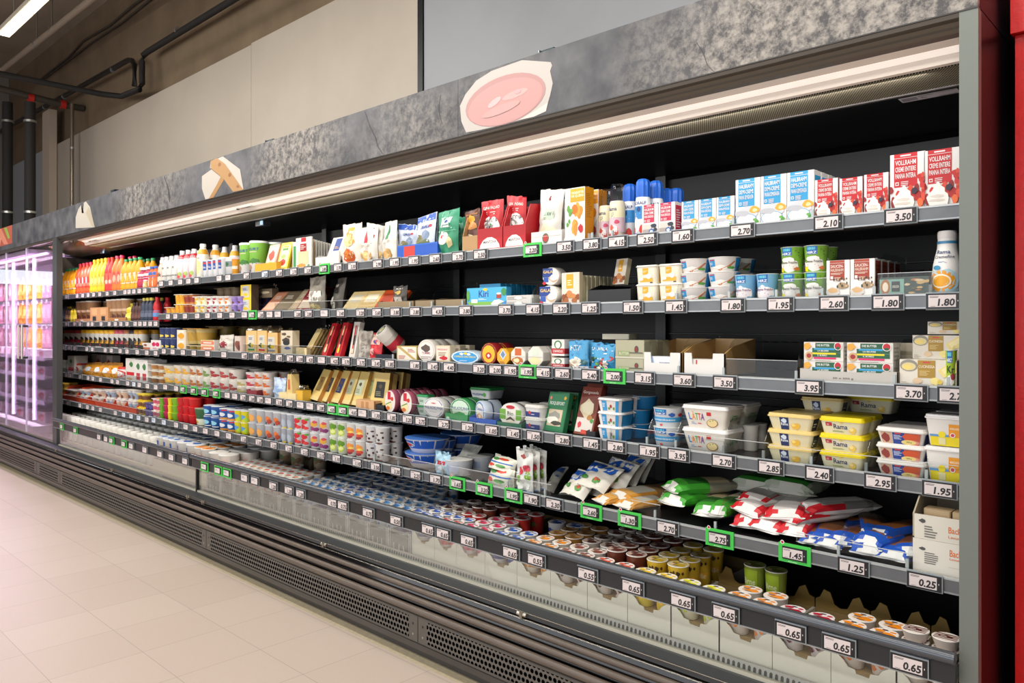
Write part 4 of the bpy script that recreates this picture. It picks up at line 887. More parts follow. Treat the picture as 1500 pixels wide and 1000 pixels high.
G(1, bottle('shot', '#e8702c', [('r', .1, .5, .9, .75, '#2f6ab8'), ('r', .4, .1, .6, .5, '#ecd8c0')], '#2f5ab0', .3, .9), 220, 231.5, 390, 'fruit_shot_bottle', 'bottle', 'small orange and blue fruit drink', nx=2, rnd=True)
G(1, bottle('shot', '#c8b070', [('r', .2, .3, .8, .6, '#e8e0c0')], '#eceae6', .34, .85), 211, 219, 405, 'vitamin_jar', 'jar', 'tiny pale jar with white cap before the crimson drinks', rnd=True, yoff=-.012, w=.05, h=.07)
G(1, bottle('shot', '#c8385a', [('r', .1, .5, .9, .75, '#e8e8e4'), ('r', -.2, 0, .5, .3, '#6ab04a')], '#eceae8', .3, .88), 85, 93, 400, 'fruit_shot_bottle', 'bottle', 'small pink drink bottle beside the dark post', nx=2, rnd=True)

# ---------------------------------------------------------------- SECOND SHELF
G(2, bottle('squeeze', '#e8e6e2', [('t', 'Rama', .18, .64, .72, .70, '#2a3a78'), ('t', 'Cremefine', .12, .57, .86, .62, '#5a5a6a'), ('r', -.3, .80, 1.3, .84, '#3f86b0'), ('l', .3, .5, .6, .53, 2, '#6a7aa0'), ('r', -.4, 0, 1.4, .1, '#a8c4cc'), ('b', .5, .24, .5, .2, '#a9c9d2', 9), ('e', .42, .22, .42, .165, '#e0941c'), ('e', .42, .22, .30, .11, '#f0e4cc'), ('e', .42, .22, .25, .085, '#e8a424'), ('e', .28, .43, .13, .035, '#2f86b0')], '#dcd8d4', .31, .88, A=130), 1370, 1403, 338, 'cream_squeeze_bottle', 'bottle', 'white squeeze bottle with orange soup picture beside end post', rnd=True, w=.078)
G(2, carton('#3c4a40', [('r', 0, 0, .0, 0, '#3c4a40')] if 0 else [('r', .0, .1, .5, .9, '#7fa99a'), ('e', .12, .5, .1, .4, '#a86a3a'), ('e', .12, .5, .06, .25, '#e8d8c0'), ('r', .25, .25, .42, .78, '#33342f'), ('t', 'DELICIO', .27, .45, .40, .58, '#e0dccc')] + blobs(4, ['#c8a468', '#a8703a', '#5c5a34', '#d0b890'], 10, .55, .1, 1, .9, .09), d=.16), 1288, 1362, 420, 'ready_meal_box', 'box', 'low dark green and teal meal sleeve box', h=.055)
G(2, carton(W_, [('r', .15, .93, .78, .995, '#a8442c'), ('r', .15, .48, .78, .92, '#9c3a26')] + [('t', 'SAUCEN-', .19, .80, .74, .88, '#e8d8cc'), ('t', 'HALBRAHM', .19, .70, .74, .78, '#e0c8b8'), ('l', .2, .62, .74, .68, 2, '#e0c8b8'), ('l', .35, .5, .7, .56, 2, '#e0c0b0'), ('r', .19, .5, .3, .58, '#e8e0dc')] + cream_art('#9c3a26', [], 'sauce')[5:], [('r', .1, .02, .9, .95, '#8c3a2c'), ('l', .2, .1, .8, .9, 8, '#5c241c')], depth=.8), 1210, 1282, 380, 'sauce_cream_carton', 'carton', 'white carton with brown red panel and sauce bowl', nx=2, nd=4)
hirz = lambda body, extra: cup(body, [('r', .28, .68, .66, 1, '#1f66b0'), ('r', .33, .86, .60, .96, '#5ab8c8'), ('t', 'HIRZ', .30, .70, .64, .80, '#f0f2f4')] + extra, '#d9dcd6', rb=.84, lidh=.002, seg=26)
hg = hirz('#7fb23c', [('b', .55, .3, .42, .28, '#e6e2dc', 3), ('b', .5, .5, .25, .12, '#eeeae4', 5), ('t', 'Creme Fraiche', .22, .36, .85, .46, '#4a4a40'), ('l', .3, .22, .8, .32, 2, '#8a8a7c'), ('r', .12, .03, .32, .2, '#e8d818'), ('b', .85, .15, .12, .08, '#c4703a', 3)] + blobs(5, ['#4a7c28'], 6, .7, .5, 1.0, .9, .03))
G(2, hg, 1143, 1212, 361, 'creme_fraiche_cup', 'cup', 'green sour cream cup with blue badge', nx=2, ns=2, nd=2, rnd=True, jit=6)
hb_ = hirz('#7db7dc', [('b', .5, .28, .5, .3, '#e6e0e2', 3), ('t', 'Creme Fraiche', .2, .36, .85, .46, '#7a4a6a'), ('l', .3, .2, .75, .3, 2, '#7a6a9a'), ('r', .0, .03, .16, .25, '#e8d018')])
G(2, hb_, 1076, 1140, 402, 'creme_fraiche_cup', 'cup', 'light blue sour cream cup with blue badge', nx=2, nd=2, rnd=True)
sour = cup('#e4e0dc', [('r', .2, .35, .42, .9, '#2a8cc8'), ('r', .22, .8, .4, .87, '#c43a3a'), ('l', .22, .5, .4, .7, 3, '#d8e4ee'), ('b', .62, .3, .26, .17, '#e8e4de', 3), ('p', [(.5, .12), (.75, .3), (.98, .75), (1.02, .72), (.82, .2), (.55, .05)], '#b5734a'), ('b', .9, .25, .12, .1, '#4f9a40', 5), ('r', 1.03, .0, 1.3, 1, '#1f7fc0')], '#e2e0dc', rb=.84, seg=26, A=140)
G(2, sour, 994, 1078, 378, 'quark_tub', 'tub', 'round white tub with blue panel and wooden spoon', nx=2, ns=3, nd=2, rnd=True, top=3)
G(2, cup('#2a86c0', [], '#cfcfcd', rb=.86), 1078, 1104, 385, 'quark_tub', 'tub', 'single blue tub on the pile in the back', rnd=True, yoff=.21, zb=1.50, h=.055)
mas = tub('#e6e0cc', '#e8e4d8', [('r', .3, .55, .62, .92, '#e0a41c'), ('r', .12, .12, .9, .34, '#dfa62a'), ('l', .33, .68, .58, .8, 2, '#f0e0b0'), ('b', .66, .45, .18, .16, '#efeae0', 3), ('e', .2, .28, .14, .09, '#eee8dc'), ('r', .74, .04, .9, .1, '#3a3020')], [('r', .2, .1, .8, .9, '#dda01c'), ('l', .3, .2, .7, .8, 5, '#b07c10')], depth=.85, taper=.92, lidh=.006)
G(2, mas, 929, 997, 387, 'mascarpone_tub', 'tub', 'square cream tub with amber panel', nx=2, ns=2, nd=2)
def darktray(a, b_, row, desc, depth=.3, h=.05): G(row, traybox('#1a1b1d', .35, inner='#141416', depth=depth, t=.004, side=1, back=1), a, b_, 400, 'product_tray', 'tray', desc, h=h)
G(2, traybox('#17181a', .7, inner='#141416', depth=.3, t=.004), 861, 924, 421, 'product_tray', 'tray', 'empty black product tray below the leaning pack', h=.075)
pastry = slab('#d8cfc0', [('r', .28, .5, .66, .95, '#e0a41c'), ('l', .34, .6, .6, .8, 3, '#f4e8c0')] + blobs(3, ['#a8602c', '#c88244', '#8a4820'], 9, .1, .08, .9, .4, .14), .02, side=[('r', 0, 0, 1, 1, '#c8bc9c')])
G(2, pastry, 895, 917, 392, 'sliced_cheese_pack', 'cheese pack', 'amber labelled pack lying tilted on the black tray', yoff=.06, zb=1.499, h=.10, tx=-12, rz=-14)
G(2, pastry, 822, 849, 412, 'sliced_cheese_pack', 'cheese pack', 'amber labelled pack with brown snack print, front of its row', h=.125)
fl = slab('#d4cdb4', [], .018, side=[('r', .1, .05, .9, .95, '#cfc596')])
G(2, fl, 828, 852, 414, 'sliced_cheese_pack', 'cheese pack', 'pale slice pack behind the amber labelled one', nd=9, dgap=.009, yoff=.028, h=.115, w=.095)
gala = disc('#e4ddd6', '#d9d4cc', [('r', 0, .45, .62, .98, '#1b3f8c'), ('t', 'GALA', .04, .68, .62, .86, '#f0c864'), ('b', .68, .38, .3, .24, '#c9a98c', 3), ('b', .7, .42, .26, .2, '#ece8e0', 6), ('r', .06, .16, .36, .44, '#2a55a8'), ('b', .1, .1, .12, .1, '#c81c2c', 3)], .05, 24)
G(2, gala, 784, 823, 427, 'soft_cheese_pack', 'cheese pack', 'blue and white round pack, lower of the pair', h=.078, w=.098)
G(2, gala, 790, 824, 408, 'soft_cheese_pack', 'cheese pack', 'blue and white round pack, upper of the pair', zb=1.506, h=.072, w=.09, yoff=.01)
G(2, slab('#c9c6c0', [('l', .1, .2, .9, .8, 3, '#8a8884'), ('b', .5, .5, .15, .3, '#e8e6e0', 3)], .09, film=False), 739, 781, 436, 'fresh_cheese_pack', 'cheese pack', 'clear lying pack of small white rounds', ns=2, h=.022)
kiri = carton('#46a8d0', [('r', 0, 0, 1, .26, '#7fb64a'), ('r', 0, .26, 1, 1, '#4aacd8'), ('t', 'Kiri', .31, .50, .56, .86, '#16348c'), ('b', .48, .9, .06, .08, '#f0c020', 3), ('l', .3, .36, .55, .45, 2, '#e8f0f4'), ('r', .12, .2, .28, .4, '#e6eed8'), ('p', [(.62, .12), (.72, .02), (.95, .25), (.82, .36), (.7, .32)], '#ece8e4'), ('r', .76, .42, .88, .66, '#a8402c'), ('e', .82, .66, .06, .05, '#ece4dc'), ('p', [(0, 0), (.12, 0), (0, .24)], '#2a6ac4'), ('p', [(1, 0), (1, .3), (.84, .05)], '#3f86d0'), ('b', .95, .75, .08, .2, '#3f8c4a', 4), ('b', .04, .6, .05, .3, '#5c9c44', 4)], [('r', 0, 0, 1, .25, '#5c9a50'), ('r', 0, .25, 1, 1, '#2f86b4')], d=.03, fin=False)
G(2, kiri, 684, 742, 421, 'cream_cheese_box', 'box', 'sky blue wide box with meadow picture', nd=1)
G(2, carton('#1f7ca8', [('r', 0, 0, 1, .2, '#2c7060')], [('r', .1, 0, .9, .9, '#2a88b8')], d=.028, fin=False), 694, 742, 423, 'cream_cheese_box', 'box', 'dark blue box in the row behind the sky blue one', nd=7, dgap=.006, yoff=.04, h=.10, w=.13)
# kraft-fronted empty compartments
for i, (a, b_) in enumerate(((553, 606), (608, 636), (638, 682))):
    G(2, traybox('#8c7a5c', .8, inner='#6c5c44', depth=.2), a, b_, 441, 'product_tray', 'tray', 'empty kraft lined tray, %s from left' % ORD[i], h=.045)
G(2, pouch('#4a4640', [('r', .2, .1, .8, .5, '#b8b0a4'), ('b', .5, .7, .2, .1, '#c8a85a', 3), ('l', .3, .2, .7, .4, 3, '#5c5650'), ('r', .2, .85, .8, .9, '#d0ccc4')], .35), 571, 592, 418, 'dark_snack_bag', 'bag', 'small black and white bag standing in an empty tray', yoff=.02, dz=.006)
chs = lambda col, lab: slab(col, [('r', .15, .35, .85, .8, lab), ('l', .2, .45, .8, .7, 3, '#6a6050')], .03, film=True)
for i, (a, b_, yt, col, lab, nm) in enumerate(((546, 568, 436, '#c8501c', '#a03414', 'deep orange'), (522, 546, 434, '#d8b878', '#e8dcc0', 'pale yellow'), (500, 522, 433, '#d4bc84', '#c9c0a8', 'cream'))):
    G(2, slab(col, [('r', .15, .35, .85, .8, lab)], .02), a, b_, yt, 'cheese_slice_pack', 'cheese pack', '%s cheese pack leaning back in the tray' % nm, tx=-40, h=.12, nd=3, dgap=.012)
G(2, pouch('#8a8478', [('r', .1, .28, .9, .58, '#d8d4cc'), ('l', .15, .34, .85, .54, 3, '#4a4844'), ('b', .5, .12, .42, .1, '#d9c68c', 3), ('b', .3, .32, .06, .03, '#2f5aa8', 4), ('r', .3, .75, .7, .9, '#6c665c')], .4, mat=None), 447, 470, 404, 'grated_cheese_bag', 'bag', 'tall clear bag of grated cheese with white band')
G(2, pouch('#4c4840', [('r', .05, .05, .6, .4, '#cfcabc'), ('b', .5, .6, .3, .1, '#1e1c1a', 3), ('l', .2, .15, .55, .3, 2, '#6a7a5a'), ('b', .4, .75, .3, .05, '#b8b0a0', 5)], .4), 474, 500, 405, 'truffle_cheese_bag', 'bag', 'black and white bag slumped to the right', rz=-18, tx=-8, yoff=.03)
for i, (a, b_, yt, c1, c2, nm, k) in enumerate(((432, 452, 420, '#7c1a26', '#c8b8a0', 'dark red', -38), (418, 440, 424, '#a89878', '#c8b090', 'tan', -42), (398, 420, 420, '#6a5c48', '#8a7a60', 'brown grey', -45), (380, 402, 424, '#b87a5c', '#d8a88c', 'salmon', -45))):
    G(2, slab(c1, [('r', .1, .1, .9, .45, c2), ('l', .2, .6, .8, .8, 3, '#d8ccb8')], .016), a, b_, yt, 'cold_cut_pack', 'cold cut pack', '%s cold cut pack leaning far back' % nm, tx=k, h=.17, nd=3, dgap=.01, jit=4)
cake = slab('#e8c81c', [('r', .18, .1, .8, .92, '#c8c8c0'), ('l', .22, .6, .78, .8, 3, '#4a50a0'), ('b', .5, .3, .25, .12, '#e0c030', 3)], .05, side=[('r', 0, 0, 1, 1, '#5c4c3c')])
G(2, cake, 352, 368, 417, 'dessert_pack', 'dessert pack', 'yellow edged dessert pack with cow print', ns=2, yoff=.02)
G(2, slab('#7a6a54', [('b', .3, .4, .3, .2, '#3a2418', 3), ('b', .7, .6, .25, .15, '#cfc0a0', 4)], .05, film=True), 368, 398, 419, 'cake_pack', 'cake pack', 'brown layered cake pack on top behind', yoff=.1, zb=1.52, h=.055)
G(2, multipack(['#b09ad0', '#8a72b8'], 2, depth=3, lidc='#a890c8', art=[('b', .5, .3, .2, .15, '#6a3a20', 3)]), 335, 353, 434, 'lilac_dessert_pack', 'dessert pack', 'lilac dessert four pack', ns=2)
for i, (a, b_, c, c2, fr, nm) in enumerate(((316, 334, '#e4e0da', '#e8dcd0', '#d8762c', 'orange fruit'), (299, 316, '#e4e0dc', '#e4dcd8', '#9c2030', 'dark cherry'), (281, 298, '#e8dfc0', '#e8dcb8', '#e0b020', 'yellow fruit'))):
    G(2, multipack([c, c2], 2, depth=3, art=[('b', .4, .3, .28, .2, fr, 3), ('b', .6, .7, .2, .12, fr, 5)]), a, b_, 434, 'fruit_dessert_pack', 'dessert pack', 'white dessert pack with %s print' % nm, ns=2)
G(2, multipack(['#b86a2c', '#8c2c18'], 2, depth=3, lidc='#e0d8cc'), 266, 281, 431, 'jelly_dessert_pack', 'dessert pack', 'red brown jelly dessert pack', ns=2)
G(2, multipack(['#e8b030', '#e09a18'], 2, depth=3, lidc='#e8e0cc'), 254, 266, 431, 'jelly_dessert_pack', 'dessert pack', 'golden jelly dessert pack', ns=2)
G(2, multipack(['#e0962c', '#e8a838'], 2, depth=3, lidc='#e0d4bc'), 240, 254, 450, 'jelly_dessert_pack', 'dessert pack', 'amber jelly dessert pack, low one at left')
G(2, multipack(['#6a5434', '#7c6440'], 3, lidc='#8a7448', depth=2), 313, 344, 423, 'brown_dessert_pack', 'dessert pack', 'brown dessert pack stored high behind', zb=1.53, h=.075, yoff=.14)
# far bay, second shelf
def cof(c, c2, cap): return bottle('shot', c, [('r', -.2, .2, 1.2, .45, c2), ('l', .2, .25, .8, .4, 2, '#d8d4cc')], cap, .26, .88, seg=12)
G(2, cof('#8c1c28', '#c03038', '#c8c4bc'), 84, 88, 446, 'coffee_drink_bottle', 'bottle', 'dark red coffee drink beside the dark post', rnd=True, w=.07)
G(2, cof('#2c3038', '#4c5058', '#2a2c30'), 88, 99, 446, 'coffee_drink_bottle', 'bottle', 'black coffee drink', nx=3, nd=2, rnd=True)
G(2, cof('#5a4030', '#8c7050', '#d8c840'), 99, 106, 449, 'coffee_drink_bottle', 'bottle', 'brown coffee drink', nx=2, nd=2, rnd=True)
G(2, cof('#c8b828', '#e0d048', '#4a2c20'), 106, 113, 449, 'coffee_drink_bottle', 'bottle', 'lime yellow coffee drink', nx=2, nd=2, rnd=True)
coffc = cup('#a8805c', [('r', -.2, .5, 1.2, .62, '#c8a888'), ('b', .5, .25, .4, .15, '#5c3424', 3)], '#e4e0d8', rb=.8, lidh=.012, seg=14)
G(2, coffc, 113, 135, 441, 'coffee_cup', 'cup', 'brown takeaway coffee cup with white dome lid, left run', nx=3, nd=2, rnd=True)
G(2, coffc, 158, 187, 438, 'coffee_cup', 'cup', 'brown takeaway coffee cup with white dome lid, right run', nx=4, nd=2, rnd=True)
G(2, traybox('#b8845c', .9, depth=.1, art=[('r', .4, .3, .6, .7, '#e8e0d4')]), 110, 131, 462, 'display_tray', 'tray', 'small brown tray before the left coffee cups', h=.035, yoff=-.005)
G(2, traybox('#b07c50', .9, depth=.1, art=[('r', .4, .3, .6, .7, '#e8e0d4')]), 158, 184, 461, 'display_tray', 'tray', 'small brown tray before the right coffee cups', h=.04, yoff=-.005)
G(2, carton('#c89468', [('r', .2, .5, .8, .9, '#d8a878'), ('r', .3, .1, .7, .4, '#34363a')], depth=.8), 132, 158, 450, 'coffee_carton', 'carton', 'orange brown coffee carton', nx=2, nd=2)
G(2, cof('#d0c030', '#e4d870', '#c8b828'), 184, 195, 444, 'coffee_drink_bottle', 'bottle', 'yellow wrapped coffee drink', nx=1, nd=2, rnd=True)
G(2, cof('#4a2620', '#6c4030', '#3a1e18'), 195, 209, 443, 'coffee_drink_bottle', 'bottle', 'dark brown chocolate drink', nx=3, nd=2, rnd=True)
G(2, cof('#343c50', '#5c6478', '#d8c850'), 209, 225, 436, 'coffee_drink_bottle', 'bottle', 'slate blue coffee drink with yellow cap', nx=3, nd=2, rnd=True)
G(2, cof('#c8242c', '#5a8ac0', '#d02430'), 226, 234, 435, 'coffee_drink_bottle', 'bottle', 'red and blue drink at the shelf step', rnd=True, nd=2, w=.07)
# ---------------------------------------------------------------- THIRD SHELF
GOLD = '#a8842c'
cuc = carton('#ddd6c8', [('r', .33, .33, .64, .98, GOLD), ('r', .42, .88, .55, .93, '#c83a3a'), ('t', 'CUCINESSA', .345, .70, .63, .80, '#efe4c8'), ('l', .36, .42, .56, .62, 4, '#d8c080'), ('e', .17, .78, .16, .22, '#8c8880'), ('e', .17, .74, .13, .15, '#d8c890'), ('b', .15, .72, .09, .09, '#e8d070', 3), ('p', [(.68, .62), (.92, .96), (1, .92), (1, .55), (.78, .36)], '#ead68a'), ('p', [(.74, .66), (.95, .9), (.99, .72), (.8, .5)], '#f0e2a8'), ('b', .63, .22, .08, .15, '#eddc8c', 5), ('e', .72, .2, .045, .09, '#dfc24a'), ('b', .32, .22, .1, .12, '#dcc09c', 7), ('l', .04, .05, .18, .2, 3, '#b8b0a0'), ('t', '6 x 125g', .78, .04, .9, .09, '#6a6458')], [('r', .05, .1, .95, .9, '#c4b694')], d=.09, fin=False)
cucp = lambda f: f
G(3, cuc, 1317, 1402, 527, 'butter_box', 'box', 'large cream box with gold panel, lowest, at the end post')
zc = P(1350, 527, 2.33)[2] + .0006
G(3, cuc, 1342, 1403, 491, 'butter_box', 'box', 'cream box with gold panel set back on the lower one', yoff=.05, zb=zc, w=.125)
G(3, cuc, 1368, 1403, 474, 'butter_box', 'box', 'tilted cream box topmost of its stack', yoff=.05, zb=P(1372, 491, 2.38)[2] + .003, w=.11, h=.035, rz=14)
G(3, carton('#b8ac96', [('l', .1, .1, .9, .9, 4, '#a09478')], d=.09, fin=False), 1314, 1336, 502, 'butter_box', 'box', 'shaded cream box standing behind, left of the gold panel', yoff=.10, w=.1)  # cream box in darker colours, the shade is painted in
G(3, hirz('#a8c83a', [('t', 'Kr', .3, .4, .8, .6, '#2a3a2a'), ('b', .5, .2, .4, .15, '#e4e0d8', 3), ('b', .7, .3, .15, .1, '#a03a4a', 5)]), 1388, 1403, 512, 'herb_quark_cup', 'cup', 'lime green cup with blue badge squeezed at the post', rnd=True, yoff=-.012, w=.03)
dgr = '#1d5a3a'
but = carton('#dcd8d2', [('r', .3, .70, .8, .96, dgr), ('r', .22, .46, .93, .69, dgr), ('r', .18, .22, .93, .45, dgr), ('r', .27, .60, .79, .69, '#2f9ad0'), ('r', .22, .36, .82, .45, '#e0d01c'), ('r', .26, .12, .82, .21, '#d8226a'), ('t', 'DIE BUTTER', .34, .78, .66, .89, '#e8ece8'), ('t', 'LA BEURRE', .36, .51, .64, .59, '#e8ece8'), ('t', 'IL BURRO', .36, .27, .6, .35, '#e8ece8'), ('b', .1, .78, .10, .2, '#dda23c', 2), ('e', .14, .28, .10, .22, '#c8a878'), ('e', .14, .28, .06, .12, '#9c2a30'), ('e', .87, .80, .095, .21, '#ecece8'), ('e', .87, .80, .08, .18, '#b82030'), ('e', .87, .70, .05, .07, dgr), ('l', .3, .02, .8, .08, 1, '#8a8a84')], [('l', .1, .1, .9, .9, 4, '#a8a49c')], d=.065, fin=False)
tr0 = .004
G(3, traybox('#b9b5ae', .95, inner='#a89880', depth=.16, t=.003, notch=(.1, .86, .86), art=[('t', '20 x 250 g', .36, .25, .57, .42, '#4a4844')], back=1.05), 1170, 1316, 541, 'display_tray', 'tray', 'wide grey white tray with printed weight holding butter boxes', yoff=-.008)
zt_ = zrow(3, -.8) + .0036
hb1 = (P(1240, 502, 2.33)[2] - zt_) / 2
for j in range(2):
    for i, (a, b_) in enumerate(((1177, 1236), (1240, 1309))):
        G(3, but, a, b_, 500, 'butter_pack', 'butter pack', 'white butter pack with green stripes and biscuits, %s %s of four' % (('lower', 'upper')[j], ('left', 'right')[i]), yoff=.002, zb=zt_ + j * (hb1 + .0005), h=hb1, nd=1 + (j == 0))
whtray = lambda art: traybox('#dcdad6', .62, inner='#b8935c', depth=.22, t=.004, notch=(.2, .72, .5), side=.8, back=1.0, art=art)
def opentray(a, b_, desc, inner_art, col):
    xa, xb, z0, W, Hh, d = G(3, whtray([]), a, b_, 497, 'display_tray', 'tray', desc, w=XP(b_, 2.33) - XP(a, 2.33))
    return xa, xb, z0, W, Hh
opentray(942, 998, 'white open tray with kraft inside, left of the pair', None, None)
opentray(1001, 1062, 'white open tray with kraft inside, right of the pair', None, None)
G(3, slab('#d8dce4', [('p', [(0, 0), (.3, 0), (.15, 1), (0, 1)], '#8aa8d0'), ('t', 'Vorzugsbutter', .45, .56, .98, .66, '#2c3c78'), ('t', 'Beurre de choix', .4, .40, .98, .50, '#2c3c78')], .05), 951, 984, 522, 'butter_pack', 'butter pack', 'pale blue butter pack inside the left open tray', yoff=.006, dz=.0045)
G(3, slab('#d8d4ce', [('t', 'FLORALP', .06, .42, .98, .62, '#1c3c88'), ('b', .25, .18, .2, .1, '#b81c24', 3), ('b', .75, .12, .25, .1, '#2a5aa8', 5), ('r', .28, .2, .33, .95, '#c8342c')], .05), 1009, 1046, 526, 'butter_pack', 'butter pack', 'white butter pack with red ribbon in the right tray', yoff=.006, dz=.0045)
oliv = carton('#a8a68c', [('r', 0, .0, 1, .08, '#c8c4b4'), ('r', .1, .12, .5, .4, '#8f9c6c'), ('t', 'BUTTER', .14, .18, .48, .34, '#c8ccb0'), ('e', .74, .5, .07, .2, '#3c4a3c'), ('e', .74, .5, .045, .13, '#8c2420'), ('r', .5, .28, .95, .34, '#5c5c4c')], [('r', 0, .1, .5, .9, '#8f8d78')], d=.08, fin=False)
G(3, oliv, 901, 944, 525, 'butter_box', 'box', 'olive grey box, lower of the pair', )
G(3, oliv, 901, 944, 498, 'butter_box', 'box', 'olive grey box, upper of the pair', zb=P(922, 525, 2.33)[2] + .0006, nd=2)
G(3, slab('#aaa898', [], .1), 884, 912, 486, 'butter_box', 'box', 'grey folded pack lying on top in the back', zb=P(922, 498, 2.33)[2] + .0012, yoff=.03, h=.02, rz=12, w=.11)
G(3, pouch('#2f86b8', [('r', .0, .3, 1, .98, '#3a94c4'), ('t', 'SALATKAESE', .08, .72, .95, .84, '#eef0f2'), ('l', .1, .6, .9, .68, 1, '#dfe8ee'), ('r', .3, .9, .7, .96, '#1c4f8c')] + blobs(4, ['#c83c2c', '#e8e2da', '#5c9040', '#e8d8c0', '#2c3c24', '#d84c38'], 26, .08, .05, .92, .52, .1), .3, bot=.7), 861, 899, 502, 'salad_cheese_bag', 'bag', 'blue salad cheese bag with vegetable picture', tx=-4)
feta = pouch('#3f8fc0', [('r', 0, .35, 1, .98, '#4a9ac8'), ('t', 'FETA', .12, .66, .68, .84, '#e8eef2'), ('r', 0, .0, 1, .12, '#e4e0dc'), ('t', 'ORIGINAL', .1, .02, .9, .09, '#2c4c84'), ('b', .45, .28, .3, .17, '#e4dccc', 3), ('b', .8, .25, .2, .1, '#3a6a70', 6), ('b', .3, .16, .3, .08, '#c8a888', 4)], .28, bot=.75)
G(3, feta, 831, 861, 498, 'feta_bag', 'bag', 'sky blue feta bag', nd=2, dgap=.0, sh='beside salad cheese bag, third shelf')
chav = carton('#dcd8d4', [('p', [(0, 0), (1, 0), (1, .62), (0, .62)], '#e2deda'), ('r', 0, .12, 1, .45, '#b8242c'), ('t', 'CHAVROUX', .12, .2, .88, .36, '#f0e8e4'), ('e', .5, .68, .3, .26, '#3a7a44'), ('e', .5, .66, .2, .2, '#e6e2dc')], [('r', 0, .12, 1, .45, '#9c1c24')], d=.06, fin=False)
G(3, chav, 808, 827, 524, 'goat_cheese_box', 'box', 'white goat cheese box with red band, lower one')
G(3, chav, 808, 827, 497, 'goat_cheese_box', 'box', 'white goat cheese box with red band, upper one', zb=P(817, 521, 2.33)[2], nd=2)
G(3, disc('#d8c8b0', '#c8bca8', [('b', .5, .5, .3, .3, '#e0b890', 3)], .03), 797, 807, 516, 'soft_cheese_pack', 'cheese pack', 'pale round pack edge between octagon and goat boxes', w=.07, yoff=.05)
octw = lambda lab, b2: disc('#e2dcd4', '#cfcac2', [('r', .3, .55, .72, .92, lab), ('b', .5, .3, .4, .2, b2, 3), ('b', .4, .28, .2, .12, '#ecdca8', 5), ('r', .05, .46, .95, .485, '#b8b4ac')], .045, 8)
G(3, octw('#d4dccc', '#e4d8a8'), 772, 797, 506, 'soft_cheese_pack', 'cheese pack', 'white octagonal cheese box with green print', nd=3, dgap=.01)
G(3, octw('#c8642c', '#b8682c'), 747, 771, 507, 'soft_cheese_pack', 'cheese pack', 'white octagonal cheese box with orange label', nd=3, dgap=.01)
G(3, disc('#e8a828', '#d89a20', [('p', [(.5, .95), (.78, .62), (.5, .3), (.22, .62)], '#c8d4de'), ('p', [(.5, .85), (.68, .62), (.5, .42), (.32, .62)], '#6a86ac'), ('l', .25, .1, .75, .25, 2, '#8c4a1c')], .045, 8), 727, 747, 509, 'soft_cheese_pack', 'cheese pack', 'yellow octagonal cheese box with blue diamond', nd=3, dgap=.01)
G(3, disc('#e0a81c', '#8c1c24', [('e', .5, .5, .5, .5, '#8c2024'), ('e', .5, .5, .42, .42, '#e4b424'), ('e', .5, .42, .2, .16, '#b82a24'), ('r', .46, .34, .54, .50, '#ece4dc'), ('r', .41, .39, .59, .45, '#ece4dc')], .05, 28), 704, 728, 502, 'soft_cheese_pack', 'cheese pack', 'round yellow and dark red cheese pack with swiss cross', nd=2, dgap=.02)
G(3, disc('#3f9cd0', '#b8c4cc', [('e', .5, .5, .5, .5, '#dfe8ee'), ('e', .5, .5, .45, .43, '#2f94d4'), ('t', 'CAPRICE DES DIEUX', .1, .46, .9, .6, '#e8d44a'), ('b', .38, .75, .08, .1, '#e8e8e8', 3), ('b', .52, .78, .07, .1, '#e8c838', 5), ('b', .64, .74, .08, .1, '#e8e8e8', 7), ('l', .3, .2, .7, .28, 1, '#e0ecf4')], .06, 28), 660, 703, 513, 'oval_cheese_box', 'cheese pack', 'oval sky blue cheese box lying on its long side')
G(3, slab('#d8ccb0', [('r', .1, .1, .9, .9, '#e2d8c8'), ('t', 'PRESIDENT', .14, .72, .86, .82, '#b82830'), ('l', .2, .4, .8, .65, 3, '#8c7850'), ('b', .6, .28, .3, .12, '#c8202c', 3), ('r', .1, .08, .9, .12, '#b8943c')], .04), 638, 659, 506, 'square_cheese_box', 'cheese pack', 'gold framed square cheese box with red print', nd=3, dgap=.02)
G(3, disc('#dcd6ce', '#c8c4bc', [('e', .5, .5, .46, .46, '#c8bcb4'), ('e', .5, .5, .43, .43, '#e2dcd6'), ('b', .5, .62, .28, .18, '#5a4a44', 3), ('t', 'TOMME', .26, .34, .74, .44, '#8c3030'), ('l', .2, .12, .8, .26, 2, '#8a7c78')], .04, 28), 611, 638, 497, 'round_cheese_box', 'cheese pack', 'tall oval white cheese box with dark cow print', nd=3, dgap=.02)
def tri(w, h):
    mb = MB(); mb.add([(-w / 2, -.03, 0), (w / 2, -.03, 0), (w / 2, -.03, h), (-w / 2, -.03, h * .96), (-w / 2, .03, 0), (w / 2, .03, 0), (w / 2, .03, h), (-w / 2, .03, h * .96)], [(0, 1, 2, 3), (7, 6, 5, 4), (0, 4, 5, 1), (1, 5, 6, 2), (3, 2, 6, 7), (0, 3, 7, 4)], '#b8a05c')
    mb.art(lambda u, v, e: (-w / 2 + u * w, -.03 - e, v * h * .97), [('p', [(.05, .06), (.85, .06), (.05, .9)], '#e0d8c8'), ('p', [(.2, .95), (.97, .95), (.97, .12)], '#e4dccc'), ('l', .1, .15, .45, .4, 3, '#a82c30'), ('l', .55, .6, .95, .85, 3, '#a82c30')])
    return [('pack_body', mb)], .06
G(3, tri, 581, 611, 506, 'wedge_cheese_box', 'cheese pack', 'gold and white box with diagonal stripe', nd=2, dgap=.02)
G(3, traybox('#1f2430', .9, inner='#14161c', depth=.2), 550, 578, 518, 'product_tray', 'tray', 'navy tray below the sausage pack')
